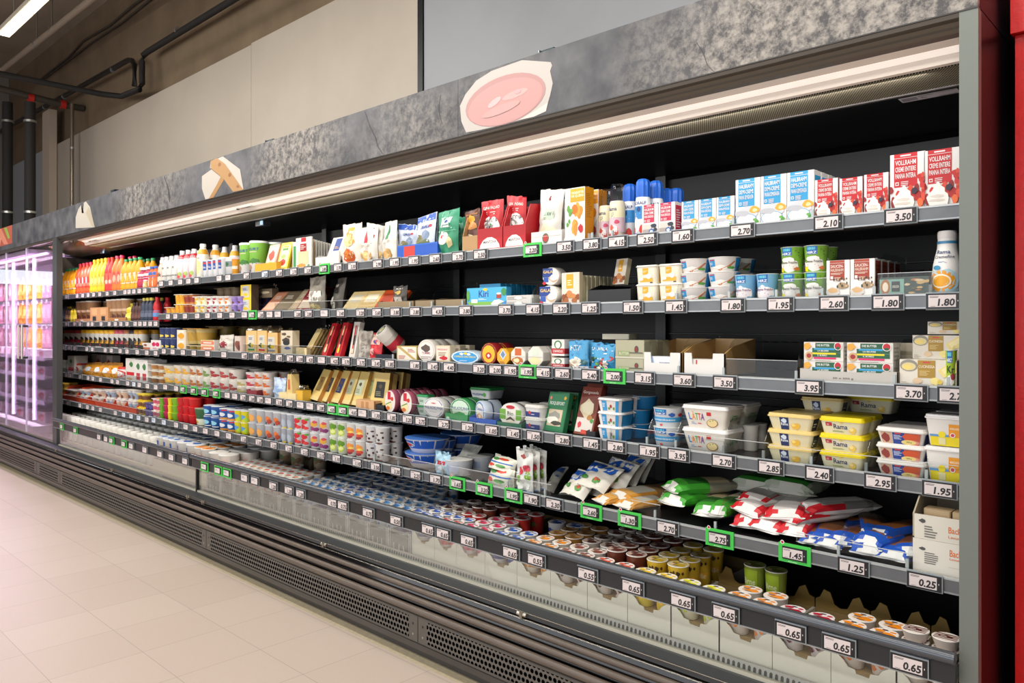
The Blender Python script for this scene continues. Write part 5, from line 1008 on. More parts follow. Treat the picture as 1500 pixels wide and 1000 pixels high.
def roll(w, h):
    mb = MB(); r = w * .4
    mb.lathe([(r * .9, 0), (r, .01), (r, h - .012), (r * .85, h)], '#c8c4bc', 20)
    mb.lathe([(r + .0006, h * .15), (r + .0006, h * .45)], '#c83040', 20, caps=(False, False)); mb.lathe([(r + .0006, h * .62), (r + .0006, h * .9)], '#e0dcd4', 20, caps=(False, False))
    mb.art(lambda u, v, e: ((u - .5) * 2 * r * .7, (v - .5) * 2 * r * .7, h + e), [('e', .5, .5, .5, .5, '#6c6c60'), ('e', .45, .55, .3, .28, '#a8a894'), ('b', .5, .6, .16, .14, '#a8a030', 3)])
    return [('roll_body', mb)], w
G(3, roll, 556, 590, 482, 'cheese_roll', 'cheese pack', 'white cylinder roll with red band tipped towards the aisle', zb=1.235, w=.11, h=.13, tx=48, rz=-18, yoff=.03)
G(3, pouch('#c4202c', [('r', .1, .55, .9, .95, '#d8b8a8'), ('p', [(.3, .6), (.7, .55), (.9, .9), (.5, .98)], '#2a4a9c'), ('b', .4, .3, .3, .15, '#e0a8a0', 3)], .35), 534, 556, 487, 'sausage_bag', 'bag', 'red and blue bag slumped against the roll', rz=-10, tx=-8)
G(3, pouch('#b8b0a4', [('l', .2, .2, .8, .8, 4, '#8a847a')], .3), 526, 540, 484, 'sausage_bag', 'bag', 'clear grey bag edge turned, left of the red bag', rz=30, yoff=.04)
for i, (a, b_, yt, c, k, nm) in enumerate(((502, 528, 476, '#e0dad0', -10, 'white and red long pack standing tall'), (482, 505, 479, '#c41c28', -16, 'red long pack with yellow sticker leaning back'), (463, 485, 489, '#c01c28', -20, 'red long pack leaning left of the stickered one'))):
    G(3, slab(c, [('r', .38, .1, .62, .9, '#e0cc94' if i else '#c8202c'), ('r', .42, .35, .66, .62, '#1e1e1e'), ('r', .3, .12, .7, .24, '#ecd02c' if i == 1 else '#e0d4b0'), ('r', .72, .1, .8, .9, '#3a3a3a' if not i else '#a81420')], .03, film=True), a, b_, yt + 6, 'long_cheese_pack', 'cheese pack', nm, tx=k, rz=-12, h=.19, yoff=.03, w=.075)
for i in range(7):
    G(3, slab('#d8bc7c', [('r', .05, .3, .95, .97, '#dcc68e')], .02, side=[('r', 0, 0, .25, 1, '#b88c44')], film=i < 2, taper=.9), 436 + i * 5, 458 + i * 5, 491 - i * 1.5, 'cheese_wedge', 'cheese pack', 'pale hard cheese slab, %s from front in the fanned row' % ORD[i], tx=-30, rz=-14, h=.17, yoff=.03 + .026 * i, w=.10)
G(3, slab('#e0cc9c', [], .03, film=False), 430, 452, 519, 'cheese_wedge', 'cheese pack', 'small cream cheese slab lying at the front', h=.045, rz=-10)
G(3, slab('#d4c8b0', [('b', .5, .6, .35, .12, '#4a4038', 3), ('e', .5, .5, .3, .11, '#2c2c2c'), ('b', .3, .85, .2, .06, '#5c4c3c', 5), ('b', .6, .28, .3, .06, '#5a6aa0', 6), ('b', .7, .75, .2, .05, '#6a5644', 8)], .05), 411, 428, 484, 'cheese_wedge', 'cheese pack', 'tall cheese block with black spotted wrap')
for i, (a, b_, yt, lab, nm) in enumerate(((360, 376, 484, '#2f8a4c', 'green label'), (376, 391, 484, '#c8242c', 'red label'), (386, 409, 487, '#7a8090', 'grey mountain label, tilted'))):
    G(3, slab('#dcb878', [('r', .2, .12, .8, .2, lab), ('r', .2, .2, .8, .8, '#cfcabc'), ('b', .45, .36, .25, .1, '#3c5a2c', 3), ('b', .6, .34, .15, .1, '#d8b82c', 5), ('l', .28, .6, .72, .72, 2, '#4a5c8c')], .045, film=True, side=[('r', .0, 0, .3, 1, '#b88040')]), a, b_, yt, 'cheese_wedge', 'cheese pack', 'tan cheese wedge with %s' % nm, nd=2, dgap=.02, rz=-6 if i == 2 else 0)
G(3, slab('#c8b4a8', [('b', .5, .5, .4, .3, '#7c3428', 3), ('r', .1, .7, .9, .95, '#d8ccc0'), ('b', .7, .3, .2, .2, '#5a2a22', 5)], .04), 338, 359, 492, 'cold_cut_pack', 'cold cut pack', 'brown and white meat sleeve lying crooked', rz=-15, nd=2)
G(3, pouch('#cfc8bc', [('b', .5, .45, .35, .2, '#8c2c34', 3), ('l', .2, .7, .8, .85, 2, '#a88c84'), ('b', .4, .3, .1, .05, '#5a3a34', 4)], .35), 315, 335, 490, 'dried_meat_bag', 'bag', 'rounded white bag with dark red meat picture')
G(3, carton('#d8d0c8', [('r', .02, .2, .98, .8, '#d87c5c'), ('r', .2, .4, .8, .6, '#e8e0d4'), ('r', .1, .85, .9, .98, '#d8b03c')], d=.1, fin=False), 294, 314, 498, 'low_dessert_box', 'box', 'low white and orange box', ns=2)
G(3, multipack(['#b8a468', '#b08c34'], 2, lidc='#c8b890', depth=2), 272, 294, 506, 'custard_pot_pack', 'dessert pack', 'glass pots of custard, lower pack')
G(3, multipack(['#b8a468', '#b08c34'], 2, lidc='#c89038', depth=2), 267, 295, 481, 'custard_pot_pack', 'dessert pack', 'glass pots of custard in orange frame, upper pack', zb=P(281, 504, 2.33)[2])
G(3, multipack(['#6c6240', '#7c6a30'], 2, lidc='#8c6a34', depth=2), 300, 326, 482, 'custard_pot_pack', 'dessert pack', 'shaded custard pots behind, stored high', zb=1.265, yoff=.14, h=.075)  # darker copy of the custard pots, shade mixed into the colours
G(3, carton('#dcd0b8', [('b', .5, .4, .4, .3, '#e0a030', 3), ('r', .2, .7, .8, .9, '#e8e4dc')], depth=.7, fin=False), 259, 272, 483, 'custard_box', 'box', 'white box with orange dessert picture', ns=2)
G(3, cup('#2f3f70', [('b', .5, .25, .35, .15, '#e0c860', 3), ('l', .25, .5, .8, .8, 3, '#a8b0c8')], '#8c94a8', rb=.9, seg=14), 236, 260, 480, 'navy_dessert_cup', 'cup', 'navy dessert cup with yellow scoop', nx=3, ns=2, nd=2, rnd=True)
# far bay, third shelf
G(3, carton('#e0d8d4', [('e', .3, .6, .2, .2, '#c8245c'), ('e', .7, .6, .2, .2, '#c8245c'), ('l', .2, .15, .8, .3, 2, '#a8547c')], depth=.7, fin=False), 221, 235, 498, 'yogurt_multipack', 'yogurt pack', 'white and pink yogurt pack at the shelf step', nd=2)
G(3, carton('#d8d2ca', [('r', .1, .1, .9, .4, '#b86a4c'), ('b', .4, .7, .2, .15, '#8c4a34', 3)], depth=.7, fin=False), 208, 221, 502, 'yogurt_multipack', 'yogurt pack', 'white and brown yogurt pack', nd=2)
G(3, cup('#d8d4cc', [('l', .2, .2, .8, .5, 2, '#a8a49c')], '#3fa8a0', rb=.85, lidh=.018, seg=14), 211, 234, 483, 'teal_lid_cup', 'cup', 'grey cup with teal lid in the back', nx=2, rnd=True, yoff=.15, w=.1, h=.13)
mues = lambda c, l_: bottle('jar', '#d8d4cc', [('r', -.3, .05, 1.3, .42, c), ('e', .5, .4, .3, .2, '#1c1c1e'), ('l', .3, .34, .7, .46, 2, '#e0dcd4')], l_, .44, .78, seg=14)
for a, b_, nx_, c, l_, nm in ((83, 89, 1, '#c8c4bc', '#3fa8a0', 'teal lid'), (89, 96, 1, '#d8a020', '#d8a020', 'amber lid'), (96, 118, 3, '#b81c3c', '#c84c54', 'crimson lid'), (120, 168, 7, '#e0a41c', '#e8b020', 'yellow lid'), (169, 182, 2, '#c01c3c', '#c8505c', 'rose lid'), (182, 190, 1, '#a8643c', '#a86a44', 'brown lid'), (190, 198, 1, '#24262c', '#2c2c34', 'black lid'), (198, 211, 2, '#d89c20', '#c8901c', 'ochre lid')):
    G(3, mues(c, l_), a, b_, 483, 'muesli_yogurt_cup', 'cup', 'white muesli yogurt cup with black seal and %s' % nm, nx=nx_, nd=2, rnd=True, yoff=.02)
for i, (a, b_) in enumerate(((84, 108), (111, 127), (128, 137), (138, 155), (160, 180), (181, 192), (194, 207))):
    G(3, traybox('#2b2a2b', .95, inner='#3a3634', depth=.04, art=[('l', .1, .25, .9, .45, 1, '#c8c4bc'), ('r', .45, .65, .55, .85, '#d03c44')]), a, b_, 499, 'display_tray', 'tray', 'low black printed tray, %s from left' % ORD[i], yoff=-.014, h=.036)
# ---------------------------------------------------------------- FOURTH SHELF
vit = tub('#e2ded8', '#e6e4e2', [('r', 0, 0, 1, .34, '#e4d01c'), ('r', .62, .34, 1, .82, '#e0941c'), ('t', 'MARGARINE', .66, .62, .98, .7, '#f4e4c8'), ('r', .0, .34, .62, .42, '#5a94c8'), ('e', .4, .42, .12, .12, '#ecd820'), ('r', .28, .05, .52, .3, '#e0d8a0'), ('e', .75, .42, .09, .09, '#e8e0dc'), ('e', .75, .42, .06, .06, '#c83c4c')], None, depth=.9, taper=.84, lidh=.011)
for j, yt in enumerate((655, 608)):
    G(4, vit, 1364, 1403, yt, 'margarine_tub', 'tub', 'white tub with yellow flower base, %s of two at the post' % ('lower', 'upper')[j], zb=None if j == 0 else P(1384, 654, 2.33)[2], w=.105, nd=2)
salad = tub('#ddd8d2', '#e4e0da', [('r', .0, 0, .28, .95, '#c8a890'), ('b', .12, .5, .12, .4, '#8c3a34', 3), ('r', .30, 0, .6, .95, '#22408c'), ('l', .33, .4, .57, .8, 4, '#c8d0e4'), ('r', .6, 0, 1, .95, '#b8563c'), ('b', .75, .62, .2, .3, '#c8522c', 5), ('b', .8, .2, .25, .2, '#d88c7c', 6), ('e', .72, .2, .2, .2, '#e0cc7c'), ('t', '200 g', .66, .14, .8, .28, '#4a3c2c'), ('r', .36, .84, .52, .94, '#c83c3c')], [('r', 0, 0, .5, .9, '#28366c')], depth=.7, taper=.88, lidh=.012)
G(4, salad, 1281, 1357, 627, 'meat_salad_tub', 'tub', 'flat white tub with navy and sausage print', ns=3, nd=2)
ramay = tub('#ddd6b4', '#e6cf10', [('t', 'Rama', .28, .42, .68, .80, '#1c2c64'), ('r', .06, .62, .24, .90, '#a8202c'), ('l', .09, .68, .21, .82, 2, '#e0c0c0'), ('l', .24, .18, .68, .3, 2, '#6a8c3a'), ('b', .84, .36, .11, .26, '#e0bc50', 3), ('b', .80, .42, .06, .14, '#ecd890', 5), ('b', .5, .92, .05, .06, '#e0c040', 4)], None, depth=.65, taper=.88, lidh=.014)
G(4, ramay, 1198, 1266, 611, 'margarine_tub', 'tub', 'cream margarine tub with bright yellow lid', ns=3, nd=2)
G(4, ramay, 1246, 1300, 607, 'margarine_tub', 'tub', 'yellow lidded margarine tub deep behind', zb=1.062, yoff=.26, h=.055, w=.15)
ramac2 = tub('#ddd4b0', '#dcc27a', [('r', .22, 0, .46, 1, '#1c2c5c'), ('t', 'Rama', .24, .34, .44, .56, '#e4e8ee'), ('b', .34, .72, .08, .2, '#c8d4e0', 3), ('b', .66, .32, .13, .26, '#dfb03c', 5), ('b', .6, .4, .06, .12, '#ecd078', 6)], [('r', 0, 0, .6, 1, '#1c2440'), ('l', .1, .3, .5, .7, 2, '#c8c8c0')], depth=.6, taper=.86, lidh=.012)
G(4, ramac2, 1122, 1192, 606, 'margarine_tub', 'tub', 'cream margarine tub with tan lid and navy panel', ns=3, nd=2)
G(4, ramac2, 1180, 1226, 584, 'margarine_tub', 'tub', 'tan lidded margarine tub on top behind', zb=P(1190, 604, 2.5)[2] - .004, yoff=.16, h=.055, w=.14)
latta = tub('#dfdad0', '#e2e0de', [('t', 'L', .04, .42, .12, .78, '#2c6cc0'), ('t', 'Ä', .13, .42, .23, .86, '#e88c1c'), ('t', 'T', .235, .42, .31, .78, '#3fa03c'), ('t', 'T', .315, .42, .39, .78, '#d83c2c'), ('t', 'A', .39, .42, .49, .78, '#7a2c8c'), ('r', .56, .68, .68, .86, '#c0242c'), ('l', .08, .2, .24, .34, 2, '#7a94c0'), ('l', .28, .22, .42, .32, 1, '#c8343c'), ('e', .72, .3, .17, .22, '#8c5a2c'), ('e', .72, .31, .15, .19, '#dcc890'), ('b', .66, .4, .02, .03, '#4c8c3a', 3), ('b', .74, .45, .02, .03, '#4c8c3a', 4)], [('t', 'LÄTTA', .2, .4, .8, .75, '#3f9a4c')], depth=.72, taper=.82, lidh=.013)
G(4, latta, 997, 1066, 594, 'spread_tub', 'tub', 'large white spread tub with rainbow letters', ns=2, nd=2)
G(4, cup('#cfcac2', [], '#c8c6c0', rb=.85, seg=14), 1064, 1112, 621, 'white_plain_tub', 'tub', 'plain white tub in the shade', nx=2, nd=2, rnd=True, yoff=.12)
hk = hirz('#d8dce2', [('r', -.2, .28, 1.2, .55, '#3a9ad0'), ('t', 'Huettenkaese', .08, .36, .92, .48, '#e8f0f4'), ('b', .82, .7, .1, .12, '#2c5cb0', 3), ('e', 1.1, .68, .1, .1, '#b82c34'), ('b', .5, .12, .06, .06, '#d04c3c', 4), ('r', .02, .6, .2, .8, '#d87c8c')])
G(4, hk, 955, 993, 597, 'cottage_cheese_cup', 'cup', 'white cup with light blue band and flower', ns=2, rnd=True, nd=2)
zie = tub('#dedad6', '#e4e2e0', [('r', .0, 0, .14, .9, '#e0dcd8'), ('r', .14, .1, .38, .95, '#3a94cc'), ('l', .17, .4, .35, .8, 3, '#d8e4ee'), ('b', .6, .5, .06, .16, '#a8302c', 3), ('b', .5, .3, .05, .12, '#5c8c3c', 5), ('b', .75, .3, .05, .14, '#5c9a3c', 5), ('r', .85, 0, 1, .95, '#2a86c0')], [('r', .0, 0, 1, .95, '#2a86c0')], depth=.8, taper=.86, lidh=.008, rad_=.02)
G(4, zie, 872, 910, 583, 'goat_cream_tub', 'tub', 'small white tub with blue panel and red dots', ns=3, nd=2)
G(4, cup('#1f7cb4', [('r', .3, .1, .7, .5, '#186a9c')], '#a8b4bc', rb=.85, seg=16), 912, 952, 599, 'blue_tub', 'tub', 'dark blue tub standing behind in the shade', ns=2, rnd=True, yoff=.10, w=.10, nd=2)
G(4, cup('#1c74ac', [], '#a8b4bc', rb=.85, seg=16), 922, 962, 581, 'blue_tub', 'tub', 'single blue tub on the back pile', rnd=True, yoff=.12, zb=P(932, 599, 2.46)[2] + .001, h=.05, w=.095)
G(4, traybox('#202226', .7, inner='#17181a', depth=.28), 858, 872, 622, 'product_tray', 'tray', 'narrow black tray corner beside the brown pack', h=.035, yoff=.0)
gorg = slab('#7a3424', [('r', .08, .45, .92, .80, '#6c2c1e'), ('t', 'Gorgonzola', .1, .84, .9, .92, '#e8dcd0'), ('b', .5, .55, .38, .2, '#cfc4a0', 3), ('b', .5, .56, .3, .14, '#dcd4b8', 5), ('r', .06, .05, .94, .35, '#cfc8c0'), ('b', .25, .2, .12, .07, '#c83440', 4), ('b', .7, .36, .15, .06, '#a8743c', 6), ('b', .85, .3, .1, .05, '#4c8c3a', 3), ('r', .4, .02, .7, .1, '#c8402c')], .03)
G(4, gorg, 834, 873, 575, 'blue_cheese_pack', 'cheese pack', 'red brown blue cheese pack leaning back', tx=-17, rz=-8, h=.19, yoff=.02, w=.105)
G(4, gorg, 842, 872, 572, 'blue_cheese_pack', 'cheese pack', 'red brown blue cheese pack behind the first one', tx=-17, rz=-8, h=.2, yoff=.06, w=.09)
roq = slab('#1f6c44', [('r', .06, .06, .94, .94, '#22754a'), ('t', 'ROQUEFORT', .14, .66, .86, .76, '#e0e8e0'), ('r', .16, .14, .84, .56, '#c8b89c'), ('b', .5, .4, .3, .12, '#8c8c84', 3), ('b', .4, .28, .3, .1, '#e0dcd0', 5), ('b', .6, .22, .3, .06, '#3c3c30', 7), ('b', .86, .86, .07, .05, '#d8a81c', 2), ('b', .16, .84, .06, .05, '#d87c6c', 4)], .028)
G(4, roq, 785, 834, 588, 'blue_cheese_pack', 'cheese pack', 'green blue cheese pack with landscape picture', tx=-15, rz=-7, h=.16, yoff=.015, w=.118)
G(4, roq, 812, 840, 581, 'blue_cheese_pack', 'cheese pack', 'green blue cheese pack tucked behind', tx=-10, yoff=.085, h=.155, w=.11)
bt = tub('#d8d8d8', '#d4d2cc', [('r', 0, .1, 1, .6, '#2c3c78'), ('b', .3, .5, .1, .2, '#b83c3c', 3), ('l', .4, .3, .8, .45, 1, '#c8ccdc')], None, depth=.8, taper=.9, lidh=.012, rad_=.02)
G(4, bt, 765, 793, 593, 'quark_tub', 'tub', 'white and navy tub beside the green pack', ns=2, nd=2)
rd = lambda face, rim, art_, t=.04, lid=None: disc(face, rim, art_, t, 28, lid)
G(4, rd('#dcd8d2', '#c8c8c4', [('r', .0, .3, .28, .75, '#6aa03c'), ('r', .75, .3, 1, .75, '#6aa03c'), ('t', 'Bio', .36, .48, .64, .66, '#3a6a30'), ('r', .3, .08, .7, .4, '#d8cdb8'), ('e', .5, .85, .2, .08, '#b82c38'), ('p', [(.3, .3), (.5, .44), (.7, .3), (.68, .26), (.5, .38), (.32, .26)], '#3c3c30')]), 731, 765, 590, 'fresh_cheese_tub', 'cheese pack', 'round white tub lid with green sides, tilted up', nd=2, dgap=.02, yoff=.01)
G(4, rd('#dcdcdc', '#b8c4d4', [('e', .5, .5, .48, .48, '#3a7ac4'), ('e', .5, .5, .42, .42, '#e0e0dc'), ('b', .5, .3, .3, .14, '#d8843c', 3), ('t', 'Cantadou', .2, .58, .85, .72, '#2c5cb0'), ('b', .5, .3, .15, .1, '#e8dcc0', 5)]), 690, 719, 587, 'fresh_cheese_tub', 'cheese pack', 'round blue and white tub turned to the side', rz=-24, nd=2, dgap=.02, yoff=.012)
G(4, traybox('#2c5cb8', .7, depth=.16), 687, 727, 610, 'display_tray', 'tray', 'blue cardboard tray below the round tub', h=.036, yoff=-.006)
G(4, traybox('#2c6c50', .7, depth=.14), 728, 764, 616, 'display_tray', 'tray', 'dark green low tray below the green sided tub', h=.03, yoff=-.006)
phg = rd('#d4dcd4', '#2f8a4c', [('e', .5, .5, .49, .49, '#2f8a50'), ('e', .5, .5, .43, .43, '#c8dccc'), ('t', 'PHILADELPHIA', .06, .48, .94, .62, '#22407c'), ('b', .5, .28, .3, .12, '#3c9a4c', 3)])
G(4, phg, 659, 690, 583, 'cream_cheese_tub', 'cheese pack', 'round green rimmed cream cheese tub standing on edge', nd=3, dgap=.012, yoff=.012)
G(4, traybox('#2c9a58', .8, depth=.16, art=[('e', .12, .3, .08, .2, '#d8e8dc')]), 652, 685, 600, 'display_tray', 'tray', 'green cardboard tray below the green rimmed tubs', h=.04, yoff=-.006)
G(4, tub('#d8d8d8', '#2f8c48', [('t', 'PHILADELPHIA', .05, .35, .7, .65, '#2c4a90'), ('b', .8, .5, .12, .25, '#5aa04a', 3)], None, depth=.8, taper=.88, lidh=.012), 686, 717, 571, 'cream_cheese_tub', 'tub', 'cream cheese tub with green lid resting on top', zb=1.012, yoff=.1, h=.05)
phw = rd('#dcdad6', '#c8c6c2', [('e', .5, .5, .47, .47, '#2c4c9c'), ('e', .5, .5, .43, .46, '#e0deda'), ('r', 0, .32, 1, .66, '#dedcd8'), ('t', 'PHILADELPHIA', .04, .42, .97, .58, '#1c3c88'), ('b', .5, .74, .14, .03, '#c85c54', 3), ('l', .3, .28, .7, .34, 1, '#a8a8b4')])
G(4, phw, 620, 651, 582, 'cream_cheese_tub', 'cheese pack', 'round white cream cheese tub standing on edge', nd=3, dgap=.012, yoff=.0)
G(4, tub('#c8dcd0', '#2c8c54', [('l', .2, .4, .8, .7, 2, '#3c6c50')], None, depth=.7, taper=.75, lidh=.01), 609, 624, 578, 'cream_cheese_tub', 'tub', 'pale green tub with dark green lid', ns=2, yoff=.02, w=.085)
pk = rd('#dcd4cc', '#a8546c', [('r', .26, .58, .56, .95, '#c02438'), ('b', .42, .3, .34, .2, '#e0d4a0', 3), ('b', .7, .62, .14, .1, '#c83c2c', 5), ('p', [(.1, .36), (.6, .5), (.62, .46), (.1, .32)], '#4a8a4a'), ('b', .3, .18, .22, .1, '#c86a30', 7)], .035)
G(4, pk, 561, 582, 571, 'soft_cheese_round', 'cheese pack', 'round white and red cheese pack, left row', nd=6, dgap=.006, w=.085)
G(4, pk, 584, 606, 573, 'soft_cheese_round', 'cheese pack', 'round white and red cheese pack, right row', nd=6, dgap=.006, w=.09)
G(4, traybox('#1e2026', .8, inner='#141519', depth=.22), 551, 562, 590, 'product_tray', 'tray', 'black tray corner beside the wooden crate', h=.04, w=.07)
G(4, carton('#d0a478', [('r', .3, .15, .45, .85, '#b88454'), ('r', .55, .15, .7, .85, '#b88454')], [('r', 0, 0, .1, 1, '#b08050')], d=.09, fin=False), 521, 548, 586, 'wooden_cheese_crate', 'crate', 'small pale wooden crate in front of the cheese wedges', yoff=-.006)
def wedge(lab, rind='#c0873c', bodyc='#d8be74'): return slab(bodyc, [('r', .22, .3, .78, .75, lab), ('b', .5, .62, .12, .06, '#5a4a34', 3), ('l', .28, .36, .72, .5, 3, '#8c9070'), ('r', 0, 0, 1, .12, '#dcc88c')], .055, side=[('r', 0, 0, .4, 1, rind)], film=True, taper=.85)
for i, (a, b_, yt, lab, rind, k, rz_, nm) in enumerate(((540, 564, 568, '#23221e', '#8c6c34', -12, 4, 'wedge with black oval label'), (524, 546, 558, '#98a474', '#a88444', -16, -8, 'tall wedge behind the wooden crate'), (508, 530, 563, '#ccd4b4', '#b08844', -20, -6, 'wedge with red and green label'), (494, 514, 562, '#a8ac90', '#b08844', -22, -8, 'wedge with pale green label'), (478, 500, 558, '#28386c', '#b87430', -24, -14, 'wedge with navy label'), (463, 483, 566, '#2c3038', '#b87430', -24, -16, 'wedge with black label'), (447, 471, 562, '#8c6a34', '#b87c38', -26, -16, 'wedge with brown ball label'))):
    G(4, wedge(lab, rind), a, b_, yt, 'cheese_wedge', 'cheese pack', 'yellow cheese %s, leaning back' % nm, tx=k, rz=rz_, h=.185, yoff=.03 + (.03 if i == 1 else 0), nd=2, dgap=.03)
G(4, slab('#dcae3c', [], .06, film=True), 433, 443, 575, 'cheese_wedge', 'cheese pack', 'small orange cheese piece in clear wrap', h=.06)
G(4, slab('#d8bc78', [('r', .3, .4, .7, .8, '#c8603c')], .05, film=True, taper=.5), 416, 432, 548, 'cheese_wedge', 'cheese pack', 'upright triangular cheese wedge with orange label', rz=-12)
for i, (a, b_) in enumerate(((408, 420), (420, 433))): G(4, slab('#e0cc98', [], .06), a, b_, 579, 'cheese_wedge', 'cheese pack', 'small cream cheese block lying flat, %s one' % ('left', 'right')[i], h=.04, yoff=-.01)
G(4, pouch('#b8c8dc', [('r', .1, .3, .9, .6, '#8ca8cc'), ('l', .3, .4, .7, .5, 2, '#4a6a9c')], .35, flare=1.15), 398, 414, 553, 'blue_cheese_bag', 'bag', 'pale blue cone shaped bag')
G(4, multipack(['#8c7468', '#6c5448'], 2, lidc='#9c8c80', depth=2), 400, 416, 546, 'brown_dessert_pack', 'dessert pack', 'brown pot pack set behind the blue bag', yoff=.12, zb=1.0, h=.06)
pot = lambda c, fr: cup(c, [('b', .45, .6, .3, .18, fr, 3), ('b', .6, .3, .3, .15, fr, 5), ('l', .2, .75, .8, .88, 1, '#8c847c')], '#dcd6ce', rb=.86, seg=16)
for (a, b_, nx_, yt, c, fr, nm, nsk) in ((375, 398, 2, 545, '#dcd2cc', '#c8642c', 'apricot print', 3), (361, 375, 1, 545, '#e0d4d4', '#b8243c', 'cherry print', 3), (348, 361, 1, 556, '#dcd6c4', '#a89c5c', 'olive print', 2), (336, 349, 1, 541, '#dcd8d0', '#8c3a34', 'maroon print', 2), (322, 336, 1, 539, '#dcd8d0', '#a83c3c', 'red print', 2), (308, 322, 1, 538, '#dedad2', '#9c3034', 'burgundy print', 2), (299, 309, 1, 538, '#dcdcd0', '#6c8c4c', 'green print', 2), (280, 299, 2, 536, '#dedad2', '#a8642c', 'brown nut print', 2), (256, 279, 2, 535, '#dcd6c8', '#d8a03c', 'golden print', 2), (238, 256, 1, 535, '#dcd6c0', '#e0b040', 'yellow print', 2)):
    G(4, pot(c, fr), a, b_, yt, 'fruit_yogurt_pot', 'cup', 'white fruit yogurt pot with %s' % nm, nx=nx_, ns=nsk, nd=2, rnd=True)
G(4, traybox('#7c2c34', .9, depth=.05), 361, 376, 571, 'display_tray', 'tray', 'maroon tray corner below the cherry pots', h=.035, yoff=-.014)
pud = lambda: multipack(['#d0c8b8', '#a8743c'], 2, lidc='#d8d4c8', depth=2)
G(4, pud(), 216, 237, 533, 'caramel_dessert_pack', 'dessert pack', 'clear caramel dessert pack', ns=3)
G(4, carton('#dcdad6', [('r', .2, .1, .8, .4, '#b8383c'), ('b', .5, .7, .3, .15, '#4a7c4c', 3)], depth=.6), 198, 216, 527, 'cream_dessert_box', 'box', 'white dessert carton with red and green print', nx=2, nd=2)
G(4, carton('#dcd8d0', [('r', .1, .25, .9, .4, '#c8242c'), ('b', .6, .75, .2, .12, '#3c7a44', 3), ('b', .4, .1, .3, .06, '#c8a884', 5)], depth=.5), 184, 198, 525, 'cream_dessert_box', 'box', 'tall white carton with red lettering, right', nd=2)
jarr = bottle('jar', '#dcd0cc', [('e', .5, .45, .4, .3, '#c83c34'), ('e', .5, .45, .3, .22, '#e0dcd8')], '#d8382c', .44, .82, seg=14)
G(4, jarr, 171, 184, 537, 'red_cap_jar', 'jar', 'small jar with red cap right of the orange packs', nx=1, nd=2, rnd=True)
G(4, jarr, 109, 116, 532, 'red_cap_jar', 'jar', 'small jar with red cap left of the orange packs', rnd=True)
for i, (a, b_) in enumerate(((116, 129), (130, 143), (143, 156), (156, 169))):
    G(4, pouch('#e09820', [('e', .7, .5, .2, .2, '#dce4ec'), ('l', .1, .4, .5, .7, 3, '#7c8c2c'), ('r', 0, .85, 1, 1, '#a8743c')], .6, seal=.02, bot=.9, A=1), a, b_, 531, 'orange_snack_pack', 'snack pack', 'bright orange rounded pack, %s of four' % ORD[i])
G(4, carton('#dcd8d2', [('r', .1, .15, .9, .35, '#c8242c'), ('b', .5, .7, .2, .12, '#4a8c4c', 3)], depth=.6), 99, 109, 521, 'cream_dessert_box', 'box', 'tall white carton with red lettering, left')
G(4, carton('#a89c94', [('b', .4, .6, .3, .2, '#8c2c2c', 3)], depth=.5), 110, 168, 519, 'cream_dessert_box', 'box', 'shaded carton in the back row', nx=4, yoff=.18, w=.14)  # white carton darkened, back row shade put into its colour
G(4, bottle('jar', '#7c6a5c', [], '#5c4a40', .44, .84, seg=12), 88, 98, 520, 'brown_jar', 'jar', 'brown jar near the dark post', rnd=True, yoff=.06, w=.08)
G(4, bottle('jar', '#c8d0c0', [], '#d8dcd4', .44, .84, seg=12), 93, 99, 527, 'pale_jar', 'jar', 'pale jar beside the brown one', rnd=True, w=.07)
# ---------------------------------------------------------------- FIFTH SHELF
yeast = carton('#d9d5c9', [('t', 'Backhefe', .62, .62, .99, .82, '#d8702c'), ('t', 'Levure', .62, .52, .82, .58, '#d8702c'), ('b', .17, .72, .06, .05, '#4a4a48', 3), ('l', .2, .3, .44, .66, 6, '#6a6864'), ('r', .6, .3, .96, .305, '#8a8880')], d=.22, fin=False)
xa, xb = XP(1337, 2.26), XR - .05
zf = zrow(5, -.6)
tpl, d = make_tpl(yeast, xb - xa, .09)
place(tpl, 'yeast_box', ((xa + xb) / 2, 2.26 + .11, zf), label='white yeast box with orange lettering, lower one, fifth shelf end', cat='box')
tpl, d = make_tpl(traybox('#d4cfc2', .62, inner='#a89c84', depth=.22, t=.004, side=1.0, art=[('t', 'Backhefe', .6, .4, .99, .66, '#d8702c'), ('t', 'Levure', .6, .2, .82, .3, '#d8702c'), ('b', .17, .75, .06, .09, '#4a4a48', 3), ('l', .2, .1, .42, .62, 5, '#6a6864')]), xb - xa, .105)
place(tpl, 'yeast_box', ((xa + xb) / 2, 2.26 + .11, zf + .0906), label='open white yeast box with orange lettering, stacked upper one', cat='box')
for i in range(2):
    tpl, d = make_tpl(slab('#b8a07c', [('p', [(.1, .3), (.3, .7), (.5, .6), (.3, .1)], '#d89c3c'), ('t', 'HEFE', .45, .35, .85, .6, '#5c4a34')], .05), .066, .07)
    place(tpl, 'yeast_packet', (xa + .05 + i * .07, 2.26 + .06, zf + .0906 + .005), label='brown yeast packet inside the open upper box, %s one' % ('left', 'right')[i], cat='packet', group='yeast packets in the open box')
